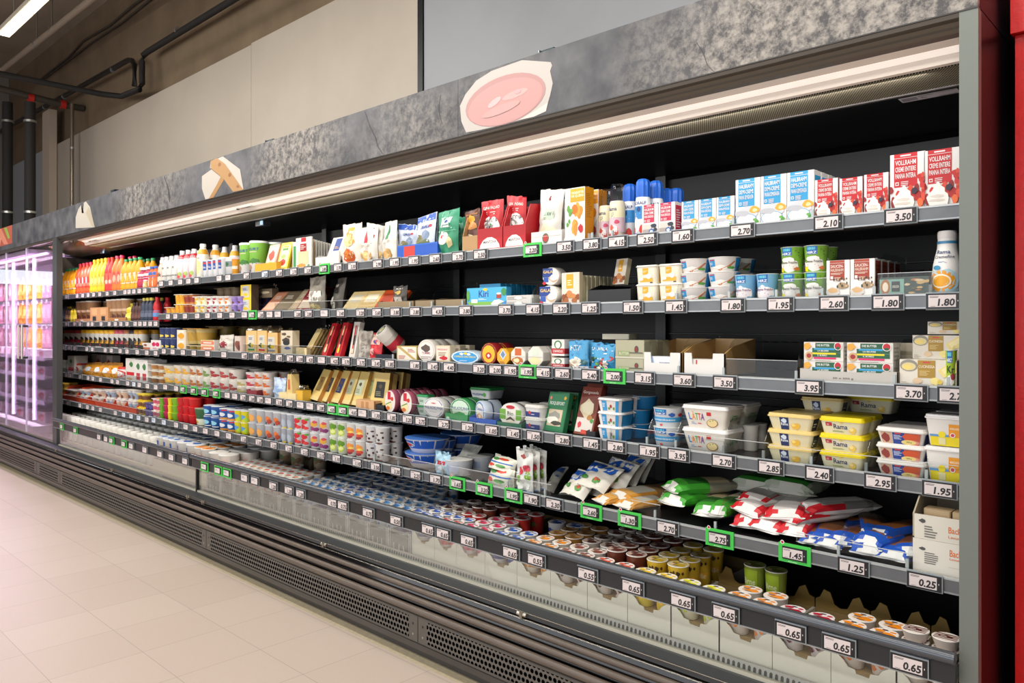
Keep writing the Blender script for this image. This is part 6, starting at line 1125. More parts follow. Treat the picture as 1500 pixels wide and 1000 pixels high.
# bread dough packs: lying pouches with their crimped ends to the aisle
def lying(pal, art=None, crimp='#e4e2de', stripes=None, dep=.3):
    """pillow pack lying along +Y, gathered end flaps towards the aisle"""
    def f(w, h):
        L = dep; mb = MB(); n = 18; rings = []; sd = R.random() * 40
        prof = [(0, 1.08, .18), (.035, .92, .45), (.08, .98, .8), (.2, 1, 1), (.5, 1, 1.02), (.8, 1, .95), (.94, .95, .6), (1, 1.0, .15)]
        for t, kw, kh in prof:
            ring = []
            for i in range(n):
                a = 2 * math.pi * i / n; cx, cz = math.cos(a), math.sin(a)
                sx = math.copysign(abs(cx) ** .7, cx); sz = math.copysign(abs(cz) ** .8, cz)
                nz = noise.noise(Vector((i * .55 + sd, t * 6, sd))) * .09 * (2.6 if t < .1 else 1)
                ring.append((w / 2 * kw * sx * (1 + nz), -L / 2 + L * t + (nz * .06 if t < .1 else 0), h * .5 + h * .5 * kh * sz * (1 + nz) - (h * .25 * (1 - kh) if t < .3 else 0)))
            rings.append([(x, y, max(z, .0005)) for x, y, z in ring])
        cols = pal
        for q in range(len(rings) - 1):
            for i in range(n):
                k = (i + 1) % n
                if q < 1: c = pal[0] if i % 6 in (0, 1) else crimp
                elif q < 2: c = pal[0] if i % 5 < 3 else crimp
                elif stripes and (i // 3) % 2: c = stripes
                else: c = pal[min(q - 1, len(pal) - 1)] if 2 <= i <= 6 else pal[0] if q < 4 else pal[-1]
                mb.add([rings[q][i], rings[q][k], rings[q + 1][k], rings[q + 1][i]], [(0, 1, 2, 3)], c, True)
        mb.add(rings[0], [tuple(range(n))[::-1]], crimp)
        mb.add(rings[-1], [tuple(range(n))], pal[-1])
        return [('pack_skin', mb)], L
    return f
def LY(fn, px, py, w, h, rz, rx, y, name, cat, desc, grp=None, ry=0):
    p = P(px, py, y); tpl, d = make_tpl(fn, w, h)
    z = max(p[2] - h, SH[5][0] - .005)
    place(tpl, name, (p[0], y + d / 2, z), (math.radians(rx), math.radians(ry), math.radians(rz)), desc + ', fifth shelf', cat, grp)
bw = lying(['#1f52b4', '#2458bc', '#8c5428', '#5c3c28', '#3c3028'], crimp='#dcdcda', dep=.26)
gb = 'blue and white dough packs piled on the fifth shelf'
for i, (px, py, w, h, rz, ry) in enumerate(((1178, 797, .085, .035, 10, 0), (1215, 798, .085, .035, -6, 0), (1262, 801, .09, .04, 6, 0), (1310, 812, .085, .038, -5, 0), (1195, 779, .09, .035, 14, 6), (1235, 784, .09, .042, -10, -4), (1282, 786, .095, .045, -14, 5), (1318, 799, .08, .035, 8, -8), (1256, 771, .08, .03, 22, 10), (1300, 777, .09, .035, -20, -6))):
    LY(bw, px, py, w, h, rz, 0, 2.285 + (.02 if i > 3 else 0) + (.05 if i > 7 else 0), 'dough_pack', 'dough pack', 'blue and white rolled dough pack, %s in the pile %s' % (ORD[i], ('at the shelf front', 'in the middle layer', 'on the top')[0 if i < 4 else 1 if i < 8 else 2]), gb, ry)
rw = lying(['#c4202a', '#cc2c34', '#a8a49c', '#8c8a84', '#7c7a74'], crimp='#e0dedb', stripes='#dcd6d2', dep=.28)
gr_ = 'red and white dough packs piled on the fifth shelf'
for i, (px, py, w, h, rz, ry) in enumerate(((1080, 755, .11, .045, 14, 0), (1122, 762, .11, .045, -8, 4), (1150, 768, .09, .04, 8, 0), (1100, 738, .11, .045, -14, 8), (1136, 742, .12, .045, 10, -6), (1172, 752, .1, .045, -24, 0), (1094, 726, .1, .03, 4, 8), (1200, 741, .09, .05, -30, 0))):
    LY(rw, px, py, w, h, rz, 0, 2.285 + (.03 if i > 2 else 0) + (.05 if i > 5 else 0), 'dough_pack', 'dough pack', 'red and white striped dough pack, %s in the pile %s' % (ORD[i], ('at the front', 'in the middle', 'at the back')[0 if i < 3 else 1 if i < 6 else 2]), gr_, ry)
gw = lying(['#3fa030', '#3a8c2c', '#2c6c28', '#c8b890', '#8c8a78'], crimp='#dcdad4', dep=.26)
for i, (px, py, w, h, rz, y) in enumerate(((990, 724, .11, .05, -12, 2.30), (1020, 737, .095, .05, 14, 2.275), (1001, 708, .12, .05, -34, 2.32), (1045, 736, .06, .055, 4, 2.28))):
    LY(gw, px, py, w, h, rz, 0, y, 'dough_pack', 'dough pack', 'bright green rolled dough pack, %s of the green heap' % ('lower left', 'lower middle', 'long upper', 'small right')[i], 'green dough packs heaped on the fifth shelf')
gw2 = lying(['#a8b09c', '#3a8c34', '#2c7a2c', '#8c9484'], crimp='#b8b8ac', dep=.2)
for i, (px, py, y) in enumerate(((1100, 700, 2.5), (1150, 702, 2.5))): LY(gw2, px, py, .17, .06, 0, 0, y, 'dough_pack', 'dough pack', 'green and grey pack lying high at the back, %s' % ('left', 'right')[i], 'green and grey packs at the back')
gd = lying(['#c88c38', '#cf9a4c', '#b8b4a8', '#8c6c44'], crimp='#dcd8d0', dep=.3)
for i, (px, py, w, rz, y) in enumerate(((893, 733, .10, -24, 2.27), (922, 736, .10, -14, 2.27), (915, 722, .13, -20, 2.32))):
    LY(gd, px, py, w, .036, rz, 0, y, 'dough_pack', 'dough pack', 'gold and white flat pack, %s of three' % ('left', 'right', 'upper')[i], 'gold packs on the fifth shelf')
def divider(xx, y0, y1, z0, h, desc, mat=CLEAR, dark=False):
    pr = [(y0, z0), (y0, z0 + h * .25), (y0 + .01, z0 + h * .45), (y0 + .05, z0 + h * .85), (y0 + .09, z0 + h), (y1, z0 + h), (y1, z0)]
    mb = MB(); mb.extrude_x(pr, xx - .001, xx + .001, mat)
    if not dark: mb.box(xx - .004, xx + .004, y0 - .003, y0 + .003, z0, z0 + .03, M('#a8b0b0', .2))
    tag(mb.build('shelf_divider'), desc, 'divider', 'shelf dividers')
wb_ = pouch('#cfcbc0', [('r', .05, .55, .5, .95, '#1f58b0'), ('r', .6, .6, .9, .9, '#2a60b8'), ('b', .3, .3, .12, .08, '#3c7a34', 3), ('b', .7, .25, .13, .1, '#4a8c3c', 5), ('b', .7, .3, .09, .07, '#b83434', 7), ('l', .1, .6, .42, .9, 4, '#a8bcdc')], .35, seal=.05, bot=.8)
for i, (a, b_, yt, rz_, tx, yo, z_) in enumerate(((808, 852, 702, -10, -52, .02, .0), (826, 882, 682, -12, -50, .05, .03), (858, 912, 672, -14, -42, .12, .03), (890, 930, 668, -14, -40, .2, .04), (912, 944, 664, -14, -34, .27, .05))):
    G(5, wb_, a, b_, yt, 'mozzarella_bag', 'bag', 'white and blue mozzarella bag, %s from front in slanting row' % ORD[i], tx=tx, rz=rz_, h=.14, yoff=yo, dz=z_)
flw = pouch('#cfd0cc', [('b', .5, .86, .12, .06, '#8c2c28', 3), ('b', .4, .5, .2, .1, '#c83440', 4), ('b', .75, .58, .18, .1, '#c84454', 5), ('b', .8, .4, .15, .14, '#7ca83c', 6), ('b', .4, .18, .28, .12, '#e8e6e0', 3), ('b', .7, .14, .2, .1, '#e4e2dc', 7), ('r', .0, 0, 1, .03, '#2c6cb8'), ('b', .3, .3, .14, .1, '#6c9c34', 2), ('r', 0, .42, 1, .44, '#b8c4d0')], .3, seal=.04, bot=.8, flare=1.05)
G(5, flw, 752, 780, 660, 'mozzarella_bag', 'bag', 'upright clear bag with tulip print', h=.165, nd=3, dgap=.01, rz=-8)
for j in range(2):
    G(5, pouch('#d4d4c4', [('b', .3, .75, .2, .1, '#3c7a3c', 3), ('b', .6, .8, .2, .08, '#c8402c', 5), ('b', .3, .3, .2, .12, '#c8402c', 7), ('b', .7, .3, .2, .12, '#4a8c3c', 8), ('r', 0, .48, 1, .56, '#2c64b0')], .55, seal=.02, bot=.95, wr=.003), 702, 748, (686, 660)[j], 'mozzarella_block_pack', 'cheese pack', 'boxy white pack with vegetables, %s of two' % ('lower', 'upper')[j], zb=None if j == 0 else P(725, 686, 2.3)[2] - .01, h=.075 if j == 0 else .06, rz=-14, tx=0 if j == 0 else -14, yoff=.02 * j)
cg = cup('#d4d8e0', [('r', .4, .3, .8, .75, '#a8b4d0'), ('b', .15, .6, .1, .2, '#d8702c', 3), ('b', .15, .3, .1, .12, '#3c7cc0', 5)], '#c8c8c4', rb=.84, seg=18)
G(5, cg, 650, 679, 673, 'white_mozzarella_cup', 'cup', 'single white cup with pale blue label', rnd=True, nd=2)
G(5, pouch('#9cc0d4', [('r', .2, .45, .8, .62, '#a8242c'), ('l', .2, .2, .8, .4, 3, '#c8d8e0'), ('b', .5, .3, .2, .1, '#dce8ec', 3)], .4, flare=1.1), 634, 655, 662, 'cheese_bag', 'bag', 'light blue crumpled bag with red strip', )
G(5, pouch('#b8b8b0', [], .4), 655, 680, 656, 'clear_bag', 'bag', 'grey clear bag lying behind the cups', yoff=.12, tx=-40, h=.14)
bl = cup('#d8d8dc', [('r', -.2, .35, .95, .95, '#2458b8'), ('e', .35, .6, .22, .2, '#c8dce8'), ('e', .35, .6, .17, .14, '#b81c2c'), ('b', .1, .25, .15, .12, '#c8902c', 3), ('r', .98, .3, 1.2, .95, '#3468c4')], '#3c6cb8', rb=.7, seg=18)
G(5, bl, 586, 630, 642, 'blue_snack_tub', 'tub', 'blue and white fan shaped tub', ns=2, nd=2, rnd=True)
G(5, bl, 632, 662, 640, 'blue_snack_tub', 'tub', 'blue and white tub in the back row', ns=2, rnd=True, yoff=.15, w=.11, h=.06)
EM = lambda body, fr: cup(body, [('r', .0, .66, .3, 1, '#1f5cb0')] + fr, '#c8ccd0', rb=.86, lidh=.002, seg=18)
frs = {'spotted dark print': [('b', .6, .3, .1, .08, '#3c2420', 3), ('b', .5, .6, .08, .07, '#3c2420', 4), ('b', .8, .75, .1, .05, '#4a2c24', 5), ('b', .35, .4, .08, .07, '#5c3a30', 6), ('b', .85, .45, .07, .08, '#3c2420', 7), ('b', .6, .08, .3, .06, '#5c3428', 3)],
       'apricot print': [('b', .6, .65, .3, .2, '#e08c34', 3), ('b', .65, .35, .3, .15, '#c8442c', 4), ('b', .5, .2, .3, .1, '#8c2c3c', 5), ('b', .7, .52, .2, .08, '#ecc85c', 6)],
       'lime print': [('b', .6, .7, .35, .22, '#5c8c1c', 3), ('b', .65, .35, .28, .22, '#b4cc3c', 4), ('b', .65, .35, .18, .14, '#d8e08c', 5)],
       'plum print': [('b', .6, .6, .3, .18, '#d8a03c', 3), ('b', .5, .3, .22, .16, '#8c3c74', 4), ('b', .75, .25, .2, .14, '#7c2c64', 5), ('b', .7, .75, .15, .1, '#c84454', 6)],
       'strawberry print': [('b', .6, .7, .3, .18, '#c8202c', 3), ('b', .5, .35, .25, .18, '#b81c28', 4), ('b', .8, .85, .15, .08, '#5c9c34', 5), ('b', .75, .25, .18, .12, '#d83c3c', 6)],
       'grey blue print': [('b', .6, .4, .3, .3, '#a8b0bc', 3), ('b', .3, .15, .15, .1, '#34405c', 4), ('r', .6, .0, .9, .1, '#d8c02c')],
       'orange print': [('b', .6, .5, .2, .2, '#d8702c', 3), ('b', .7, .3, .2, .2, '#a83c24', 4), ('b', .4, .15, .15, .1, '#34405c', 5)],
       'peach print': [('b', .6, .4, .25, .3, '#e0a04c', 3), ('b', .35, .15, .12, .1, '#34405c', 4)]}
for (a, b_, yt, nm, body) in ((538, 566, 625, 'spotted dark print', '#d8d6d4'), (510, 536, 621, 'apricot print', '#dcd8d0'), (485, 509, 617, 'lime print', '#dce0c8'), (456, 483, 612, 'plum print', '#d8d4d4'), (433, 455, 609, 'strawberry print', '#d8d4d4'), (415, 432, 606, 'grey blue print', '#a8acb4'), (390, 414, 603, 'orange print', '#b8b8bc'), (366, 389, 600, 'peach print', '#b8babc')):
    G(5, EM(body, frs[nm]), a, b_, yt, 'fruit_yogurt_cup', 'cup', 'tall yogurt cup with %s' % nm, nx=2, ns=2, nd=2, rnd=True)
G(5, EM('#dcd020', [('e', .5, .5, .3, .2, '#5a94c8'), ('b', .8, .3, .2, .2, '#a8c83c', 3)]), 346, 365, 601, 'yellow_yogurt_cup', 'cup', 'bright yellow yogurt cup', nx=2, ns=2, nd=2, rnd=True)
G(5, EM('#2c64b0', [('e', .55, .5, .25, .2, '#d8dce4'), ('r', .6, .85, .9, .98, '#c83440'), ('r', 0, 0, 1, .2, '#c88c3c')]), 323, 346, 599, 'blue_yogurt_cup', 'cup', 'blue yogurt cup with red tab', nx=2, ns=2, nd=2, rnd=True)
G(5, EM('#2458a0', [('e', .5, .5, .3, .22, '#8cc8dc'), ('r', .1, .1, .9, .2, '#d8d4cc')]), 300, 322, 594, 'blue_yogurt_cup', 'cup', 'blue yogurt cup with pale ring', nx=2, ns=2, nd=2, rnd=True)
G(5, cup('#3c6c44', [('r', -.2, 0, 1.2, .4, '#d4d8c0'), ('l', .2, .5, .8, .8, 2, '#c8d8c8'), ('b', .4, .2, .2, .1, '#c8a83c', 3)], '#8c9c84', rb=.8, seg=16), 285, 301, 598, 'green_yogurt_cup', 'cup', 'tall green and cream cup right of the rainbow cups', rnd=True, nd=2)
for k, (a, b_, c1, c2, nm) in enumerate(((270, 288, '#c81c24', '#d82c30', 'red'), (262, 270, '#c8242c', '#b81c28', 'crimson'), (254, 262, '#7cb428', '#8cc034', 'green'), (250, 254, '#e8d41c', '#e8d41c', 'yellow'), (242, 250, '#b81c54', '#c8285c', 'magenta'), (237.5, 242, '#6cac2c', '#6cac2c', 'leaf green'), (233, 237.5, '#e07c1c', '#e07c1c', 'orange'))):
    G(5, cup(c1, [], c2, rb=.82, seg=14), a, b_, 583, 'rainbow_jelly_cup', 'cup', '%s jelly cup of the rainbow stack' % nm, ns=3, nd=2, rnd=True, nx=2 if b_ - a > 10 else 1)
G(5, multipack(['#dcd4d4', '#c8546c'], 2, lidc='#dcd0cc'), 221, 232, 584, 'pink_dessert_pack', 'dessert pack', 'white and pink dessert pack', ns=3)
G(5, multipack(['#3c3464', '#54488c'], 2, lidc='#5c548c'), 210, 221, 590, 'purple_dessert_pack', 'dessert pack', 'purple dessert pack', ns=2)
G(5, multipack(['#d8b82c', '#6c4424'], 2, lidc='#e0c83c'), 199, 211, 577, 'yellow_dessert_pack', 'dessert pack', 'yellow and brown dessert pack', ns=3, nd=2)
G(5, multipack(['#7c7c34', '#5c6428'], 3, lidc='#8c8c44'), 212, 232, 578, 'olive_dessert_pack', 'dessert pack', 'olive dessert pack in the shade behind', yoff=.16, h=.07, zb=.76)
ort = traybox('#d8481c', .35, inner='#c8401a', depth=.22, side=.95, notch=None)
for i, (a, b_) in enumerate(((92, 111), (111, 128), (128, 150), (150, 165), (165, 182), (182, 199))):
    G(5, ort, a, b_, 569, 'display_tray', 'tray', 'orange cardboard tray with tall corners, %s from left' % ORD[i], h=.13, yoff=-.006)
    G(5, multipack(['#d8d4d0', '#8c9cb0' if i % 2 else '#c8a890'], 2, lidc='#c8c0b8', art=[('b', .5, .4, .3, .2, '#6c4434', 3)]), a + 2, b_ - 2, 571, 'chocolate_dessert_pack', 'dessert pack', 'white chocolate dessert pack in orange tray, %s from left' % ORD[i], ns=2, nd=2, dz=.004, yoff=.004)
G(5, multipack(['#c8a82c', '#8c6c24'], 2, lidc='#d0b440'), 86, 93, 561, 'yellow_dessert_pack', 'dessert pack', 'yellow dessert pack beside the dark post', ns=3)
# ---------------------------------------------------------------- THE BOTTOM WELL
WZ = .3306
def well(fn, a, b, yt, name, cat, desc, y0=2.125, nx=1, nd=1, gap=.001, w=None, h=None, dgap=.002, z=WZ, suf='bottom well', skip=None, single=False):
    xa, xb = XP(a, y0 + .02), XP(b, y0 + .02); W = (xb - xa) / nx - gap if w is None else w
    Hh = (P((a + b) / 2, yt, y0 + .02)[2] - z) if h is None else h
    tpl, d = make_tpl(fn, W, Hh)
    for k in range(nd):
        for i in range(nx):
            y = y0 + d / 2 + k * (d + dgap)
            if y + d / 2 > 2.84 or (skip and skip(i, k)): continue
            pos = ((ORD[i] + ' from left, ') if nx > 1 else '') + (DP[k] if nd > 1 else '')
            pos = pos.strip().strip(',')
            place(tpl, name, (xa + (xb - xa) * (i + .5) / nx, y, z), label=desc + (', ' + pos if pos else '') + ', ' + suf, cat=cat, group=(desc + ' in the bottom well') if nx * nd > 1 else None)
    return xa, xb
def ycup(body, prints, lid1, lid2, rb=.84, seg=18, brim=None, oct_=0):
    sd = sum(map(ord, lid1 + lid2)) % 50
    la = [('e', .5, .5, .5, .5, lid1), ('b', .62, .36, .34, .24, lid2, sd), ('b', .3, .66, .22, .13, lid2, sd + 5), ('b', .75, .7, .12, .08, lid2, sd + 9), ('l', .2, .42, .55, .56, 2, '#4a4650'), ('b', .45, .8, .14, .06, '#3c3c44', sd + 3), ('b', .3, .3, .12, .09, '#d8b48c', sd + 2), ('r', .4, .16, .7, .2, '#55505a')]
    return cup(body, prints, brim or '#e2e0dc', la, rb=rb, lidh=.003, seg=oct_ or seg, A=150)
fruit = lambda cs: blobs(4, cs, 8, .05, .1, .95, .8, .14)
Y = {
 'str': ycup('#dcd4d0', [('r', -.3, .1, 1.3, .75, '#b82c2c')] + fruit(['#c83c34', '#d8605a', '#8c1c20']), '#e4dcd8', '#c82c38'),
 'blu': ycup('#d4d4d8', [('r', -.3, .15, 1.3, .8, '#2c3c74')] + fruit(['#3c5498', '#54689c']), '#e0e0e4', '#2c5cb8'),
 'pnk': ycup('#dcd4d4', [('r', -.3, .15, 1.3, .8, '#b01c44')] + fruit(['#d83c64', '#b82c4c', '#e07c94']), '#e6dcde', '#d02c58'),
 'red': ycup('#d83c34', [('t', 'Rahm', .2, .3, .8, .5, '#ecdcd8')] + fruit(['#c8342c', '#5c8c3c']), '#dcd4cc', '#b8242c'),
 'org': ycup('#dcd4c8', [('r', -.3, .2, 1.3, .8, '#b8803c')] + fruit(['#e0a04c', '#c87c34']), '#e8e0d8', '#e8902c'),
 'gld': ycup('#a87834', fruit(['#c8903c', '#8c5c24']), '#c8a478', '#a87430'),
 'bro': ycup('#c8bcb0', fruit(['#5c3424', '#7c4c34', '#a88c74']), '#cfc4bc', '#5c3428'),
 'bww': ycup('#dcd4cc', fruit(['#5c3024', '#6c3c2c']), '#e4dcd6', '#8c4a3a'),
 'cho': ycup('#6c3424', [('t', 'CHOCOLADE', .1, .42, .9, .54, '#c8a894')] + fruit(['#7c4030', '#54281c', '#8c5444']), '#a8948c', '#5c2c20'),
 'rwh': ycup('#d8d0c8', fruit(['#5c3024', '#b83c34']), '#ece4e0', '#d8543c'),
 'yel': ycup('#e0cc3c', [('b', .5, .8, .5, .1, '#3c3424', 6)] + fruit(['#e8b820', '#d8d4a0', '#ecd84c']), '#e8e4d8', '#ecc81c'),
 'yvn': ycup('#d8b434', [('r', .05, .45, .95, .62, '#e0a430'), ('t', 'Vanille', .1, .46, .9, .6, '#f0e4b0')] + blobs(9, ['#3c2c1c', '#c8b43c'], 8, .1, .65, .95, .9, .07), '#b8ac84', '#a88c1c'),
 'lim': ycup('#dcd8bc', fruit(['#b4c43c', '#e8e09c']), '#ece8dc', '#e0dc1c'),
 'grn': ycup('#8c9c3c', [('r', .1, .4, .75, .95, '#94ac2c'), ('t', 'Birne', .18, .62, .68, .76, '#dce4b0')] + blobs(7, ['#c8b88c', '#b8b078'], 5, .5, .05, 1.1, .4, .13), '#8c9450', '#5c6c20', rb=.78),
 'ora': ycup('#dcd4cc', fruit(['#e0843c', '#c8602c', '#ecb468']), '#ece2da', '#ec9034'),
 'chy': ycup('#dcd4d4', fruit(['#5c1c34', '#34142c', '#8c2c44']), '#e4dcdc', '#b81c34', oct_=8),
 'mig': ycup('#d8ccc4', fruit(['#c86c2c', '#8c4c24']), '#ece4dc', '#ec8c1c'),
 'str2': ycup('#cfc4bc', fruit(['#7c4c3c', '#5c2c28']), '#d8ccc4', '#6c3428'),
 'bwl': ycup('#c8d4e0', fruit(['#3c74b0', '#e0e4e8', '#d8a47c']), '#dce4ec', '#2c74b8'),
 'bw2': ycup('#d4dce4', fruit(['#3474b4', '#d8905c']), '#e4e0dc', '#4c8cc8'),
}
wtray = traybox('#e4e1d4', .98, inner='#8a744c', depth=.30, t=.003, wave=True, raised=.086, side=1.0)
TR = [603, 636, 668, 710, 757, 806, 860, 919, 982, 1054, 1131, 1217, 1312, 1403]
CUPZ = WZ + .0865
PLAN = {
 0: [('blu', 2), ('bro', 3)], 1: [('str', 1), ('blu', 1), ('red', 1), ('cho', 2)], 2: [('pnk', 3), ('red', 2)], 3: [('blu', 2)],
 4: [('org', 2), ('gld', 3)], 5: [('bww', 2), ('bro', 4)], 6: [('rwh', 1), ('cho', 5)], 7: [('yel', 1), ('yvn', 4)],
 8: [('lim', 1)], 9: [('ora', 2)], 10: [('chy', 1)], 11: [('mig', 2)]}
NAMES = {'str': 'strawberry', 'blu': 'blue and white lidded', 'pnk': 'pink lidded', 'red': 'red', 'org': 'orange and white lidded', 'gld': 'golden lidded', 'bro': 'brown marbled', 'bww': 'white and brown lidded', 'cho': 'dark chocolate', 'rwh': 'white and red lidded', 'yel': 'bright yellow lidded', 'yvn': 'tall yellow', 'lim': 'lime yellow lidded', 'grn': 'tall green', 'ora': 'white and orange lidded', 'chy': 'cherry', 'mig': 'orange lidded', 'str2': 'brown striped', 'bwl': 'light blue lidded', 'bw2': 'pale blue lidded'}
TW = {}
for t in range(13):
    a, b_ = TR[t], TR[t + 1]; xa, xb = XP(a, 2.12) + .001, XP(b_, 2.12) - .001
    tpl, d = make_tpl(wtray, xb - xa, .125)
    for k in range(2 if t < 8 else 1):
        place(tpl, 'yogurt_tray', ((xa + xb) / 2, 2.121 + d / 2 + k * (d + .012), WZ), label='white wavy cut cardboard yogurt tray, %s from left, %s' % (ORD[t], ('against the riser glass', 'at the back of the well')[k]), cat='tray', group='yogurt trays in the well')
    row = 0
    if t == 12: continue
    for key, n_ in PLAN[t]:
        w = min((xb - xa - .007) / 2 - .0005, .073)
        for q in range(n_):
            hh = .110 if row == 0 else .116 if key in ('yvn', 'cho', 'gld', 'bro', 'red', 'grn') else .110
            if row >= 1 and key in ('yvn', 'cho'): hh = .134
            tpl, d = make_tpl(Y[key], w, hh)
            for i in range(2):
                y = 2.126 + (w + .001) * (row + .5) + (.014 if row >= 4 else 0)
                if row == 0 and key == 'chy' and i == 1: pass
                place(tpl, 'yogurt_cup', (xa + (xb - xa) * (i + .5) / 2, y, CUPZ), label='%s yogurt cup, %s of %s, tray %s from left, bottom well' % (NAMES[key], ('left', 'right')[i], ('front row', 'second row', 'third row', 'fourth row', 'fifth row', 'sixth row', 'seventh row')[row], ORD[t]), cat='yogurt cup', group='%s yogurt cups in the bottom well' % NAMES[key])
            row += 1
def solo(key, px, py, y, w, h, lab, z=None):
    p = P(px, py, y); h = p[2] - CUPZ
    tpl, d = make_tpl(Y[key], w, h)
    place(tpl, 'yogurt_cup', (p[0], y, (p[2] - h) if z is None else z), label=lab, cat='yogurt cup')
solo('grn', 1106, 826, 2.36, .07, .145, 'tall green yogurt cup, left of the pair, back of the well', CUPZ)
solo('grn', 1137, 834, 2.36, .07, .145, 'tall green yogurt cup, right of the pair, back of the well', CUPZ)
solo('blu', 816, 764, 2.44, .075, .14, 'tall navy yogurt cup, left of the pair, back of the well', CUPZ)
solo('blu', 843, 769, 2.44, .075, .14, 'tall navy yogurt cup, right of the pair, back of the well', CUPZ)
# flat brown striped cups stacked at the end post
def kraft(w, h):
    mb = MB(); pr = [(0, .82), (.08, .86), (.16, 1), (.28, .97), (.36, .78), (.46, .74), (.5, .74), (.6, .76), (.7, .95), (.82, 1), (.9, .85), (1, .82)]
    for (ua, va), (ub, vb) in zip(pr[:-1], pr[1:]):
        xa, xb = -w / 2 + ua * w, -w / 2 + ub * w
        mb.add([(xa, 0, 0), (xb, 0, 0), (xb, 0, vb * h), (xa, 0, va * h), (xa, .004, 0), (xb, .004, 0), (xb, .004, vb * h), (xa, .004, va * h)], [(0, 1, 2, 3), (7, 6, 5, 4), (3, 2, 6, 7)], '#8f7640')
    return [('kraft_board', mb)], .004
for t in range(8, 13):
    xa, xb = XP(TR[t], 2.12) + .002, XP(TR[t + 1], 2.12) - .002; tpl, d = make_tpl(kraft, xb - xa, .185)
    place(tpl, 'kraft_board', ((xa + xb) / 2, 2.427, WZ), label='brown kraft board with wavy top behind yogurt tray %s from left' % ORD[t], cat='board')
sc_ = ycup('#d8ccc4', [('r', 0, .3, 1, .6, '#8c5c4c')], '#dcd2ca', '#6c3428', rb=.8)
def stripes(w, h):
    parts, d = cup('#d4c8c0', [], '#e0d8d0', [('r', .08, .22 + .16 * i, .92, .29 + .16 * i, '#6a3228') for i in range(4)] + [('b', .5, .5, .28, .14, '#5c2c24', 3), ('l', .3, .42, .7, .56, 1, '#d8ccc4')], rb=.8, lidh=.003)(w, h)
    return parts, d
xa, xb = XP(TR[12], 2.12), XP(TR[13], 2.12)
tpl, d = make_tpl(stripes, .066, .028)
for j in range(5):
    for i in range(2):
        place(tpl, 'dessert_cup', (xa + (xb - xa) * (i + .5) / 2, 2.162, CUPZ + j * .0285), label='flat brown striped dessert cup, %s of %s stack beside the end post' % (('bottom', 'second', 'third', 'fourth', 'top')[j], ('left', 'right')[i]), cat='dessert cup', group='flat striped dessert cups')
# clear crates with blue lidded cups
CM = bpy.data.materials.new('milky_crate'); CM.use_nodes = True; n, l = nodes(CM); n.clear()
o_ = n.new('ShaderNodeOutputMaterial'); m_ = n.new('ShaderNodeMixShader'); t_ = n.new('ShaderNodeBsdfTransparent'); p_ = n.new('ShaderNodeBsdfPrincipled')
t_.inputs[0].default_value = (.85, .87, .88, 1); p_.inputs['Base Color'].default_value = lin('#c4c6c4'); p_.inputs['Roughness'].default_value = .2; m_.inputs[0].default_value = .38
l.new(t_.outputs[0], m_.inputs[1]); l.new(p_.outputs[0], m_.inputs[2]); l.new(m_.outputs[0], o_.inputs[0])
def crate(w, h):
    d = .30; mb = MB(); t = .002
    mb.box(-w / 2, w / 2, -d / 2, d / 2, 0, t, CM)
    for x0 in (-w / 2, w / 2 - t): mb.box(x0, x0 + t, -d / 2, d / 2, t, h * .95, CM)
    for y0 in (-d / 2, d / 2 - t): mb.box(-w / 2 + t, w / 2 - t, y0, y0 + t, t, h * .8, CM)
    mb.box(-w / 2 + .001, w / 2 - .001, -d / 2 - .003, -d / 2, h * .90, h, CM); mb.box(-w / 2 + .001, w / 2 - .001, -d / 2 - .003, -d / 2, h * .76, h * .80, CM)
    for x in (-w / 2, -w / 2 + .012, w / 2 - .014, w / 2 - .003): mb.box(x, x + .003, -d / 2 - .004, -d / 2, .002, h, '#e2e4e2')
    for x in (-.28, -.05, .15): mb.box(x * w, x * w + .006, -d / 2 - .0025, -d / 2, .012, h * .45, '#d8dcdc')
    mb.box(-w / 2 + t, w / 2 - t, -d / 2 + .02, d / 2 - t, .07, .073, '#a8aaa8')
    return [('crate', mb)], d
CR = [302, 322, 342, 362, 383, 408, 430, 453, 480, 508, 538, 568, 601]
for t in range(12):
    xa, xb = XP(CR[t], 2.12) + .001, XP(CR[t + 1], 2.12) - .001
    tpl, d = make_tpl(crate, xb - xa, .105)
    for k in range(2):
        place(tpl, 'plastic_crate', ((xa + xb) / 2, 2.126 + d / 2 + k * (d + .008), WZ), label='milky clear plastic crate, %s from left, %s' % (ORD[t], ('against the riser glass', 'at the back of the well')[k]), cat='crate', group='plastic crates in the well')
    kk = ['bwl', 'bw2', 'bwl', 'blu'][t % 4]
    if t < 5: kk = None
    if kk:
        w = (xb - xa - .006) / 2; tpl, d = make_tpl(Y[kk], w, .092)
        for row in range(7 if t < 10 else 5):
            for i in range(2):
                place(tpl, 'yogurt_cup', (xa + (xb - xa) * (i + .5) / 2, 2.145 + .004 + (w + .001) * (row + .5) + (.02 if row > 3 else 0), WZ + .0735), label='%s yogurt cup, %s of %s, crate %s from left, well' % (NAMES[kk], ('left', 'right')[i], ('front row', 'second row', 'third row', 'fourth row', 'fifth row', 'sixth row', 'seventh row')[row], ORD[t]), cat='yogurt cup', group='blue lidded yogurt cups in the crates')
for i in range(4):
    tpl, d = make_tpl(ycup('#b8a890', fruit(['#8c6c4c', '#5c7c4c']), '#a89c8c', '#8c7860'), .09, .15)
    place(tpl, 'tall_cup', (XP(430 + 17 * (i % 2) + 12 * (i // 2), 2.60) , 2.55 + .1 * (i // 2), WZ + .085), label='tall brown beige cup, %s of the shaded group at the back of the well' % ORD[i], cat='yogurt cup', group='tall beige cups at the back')
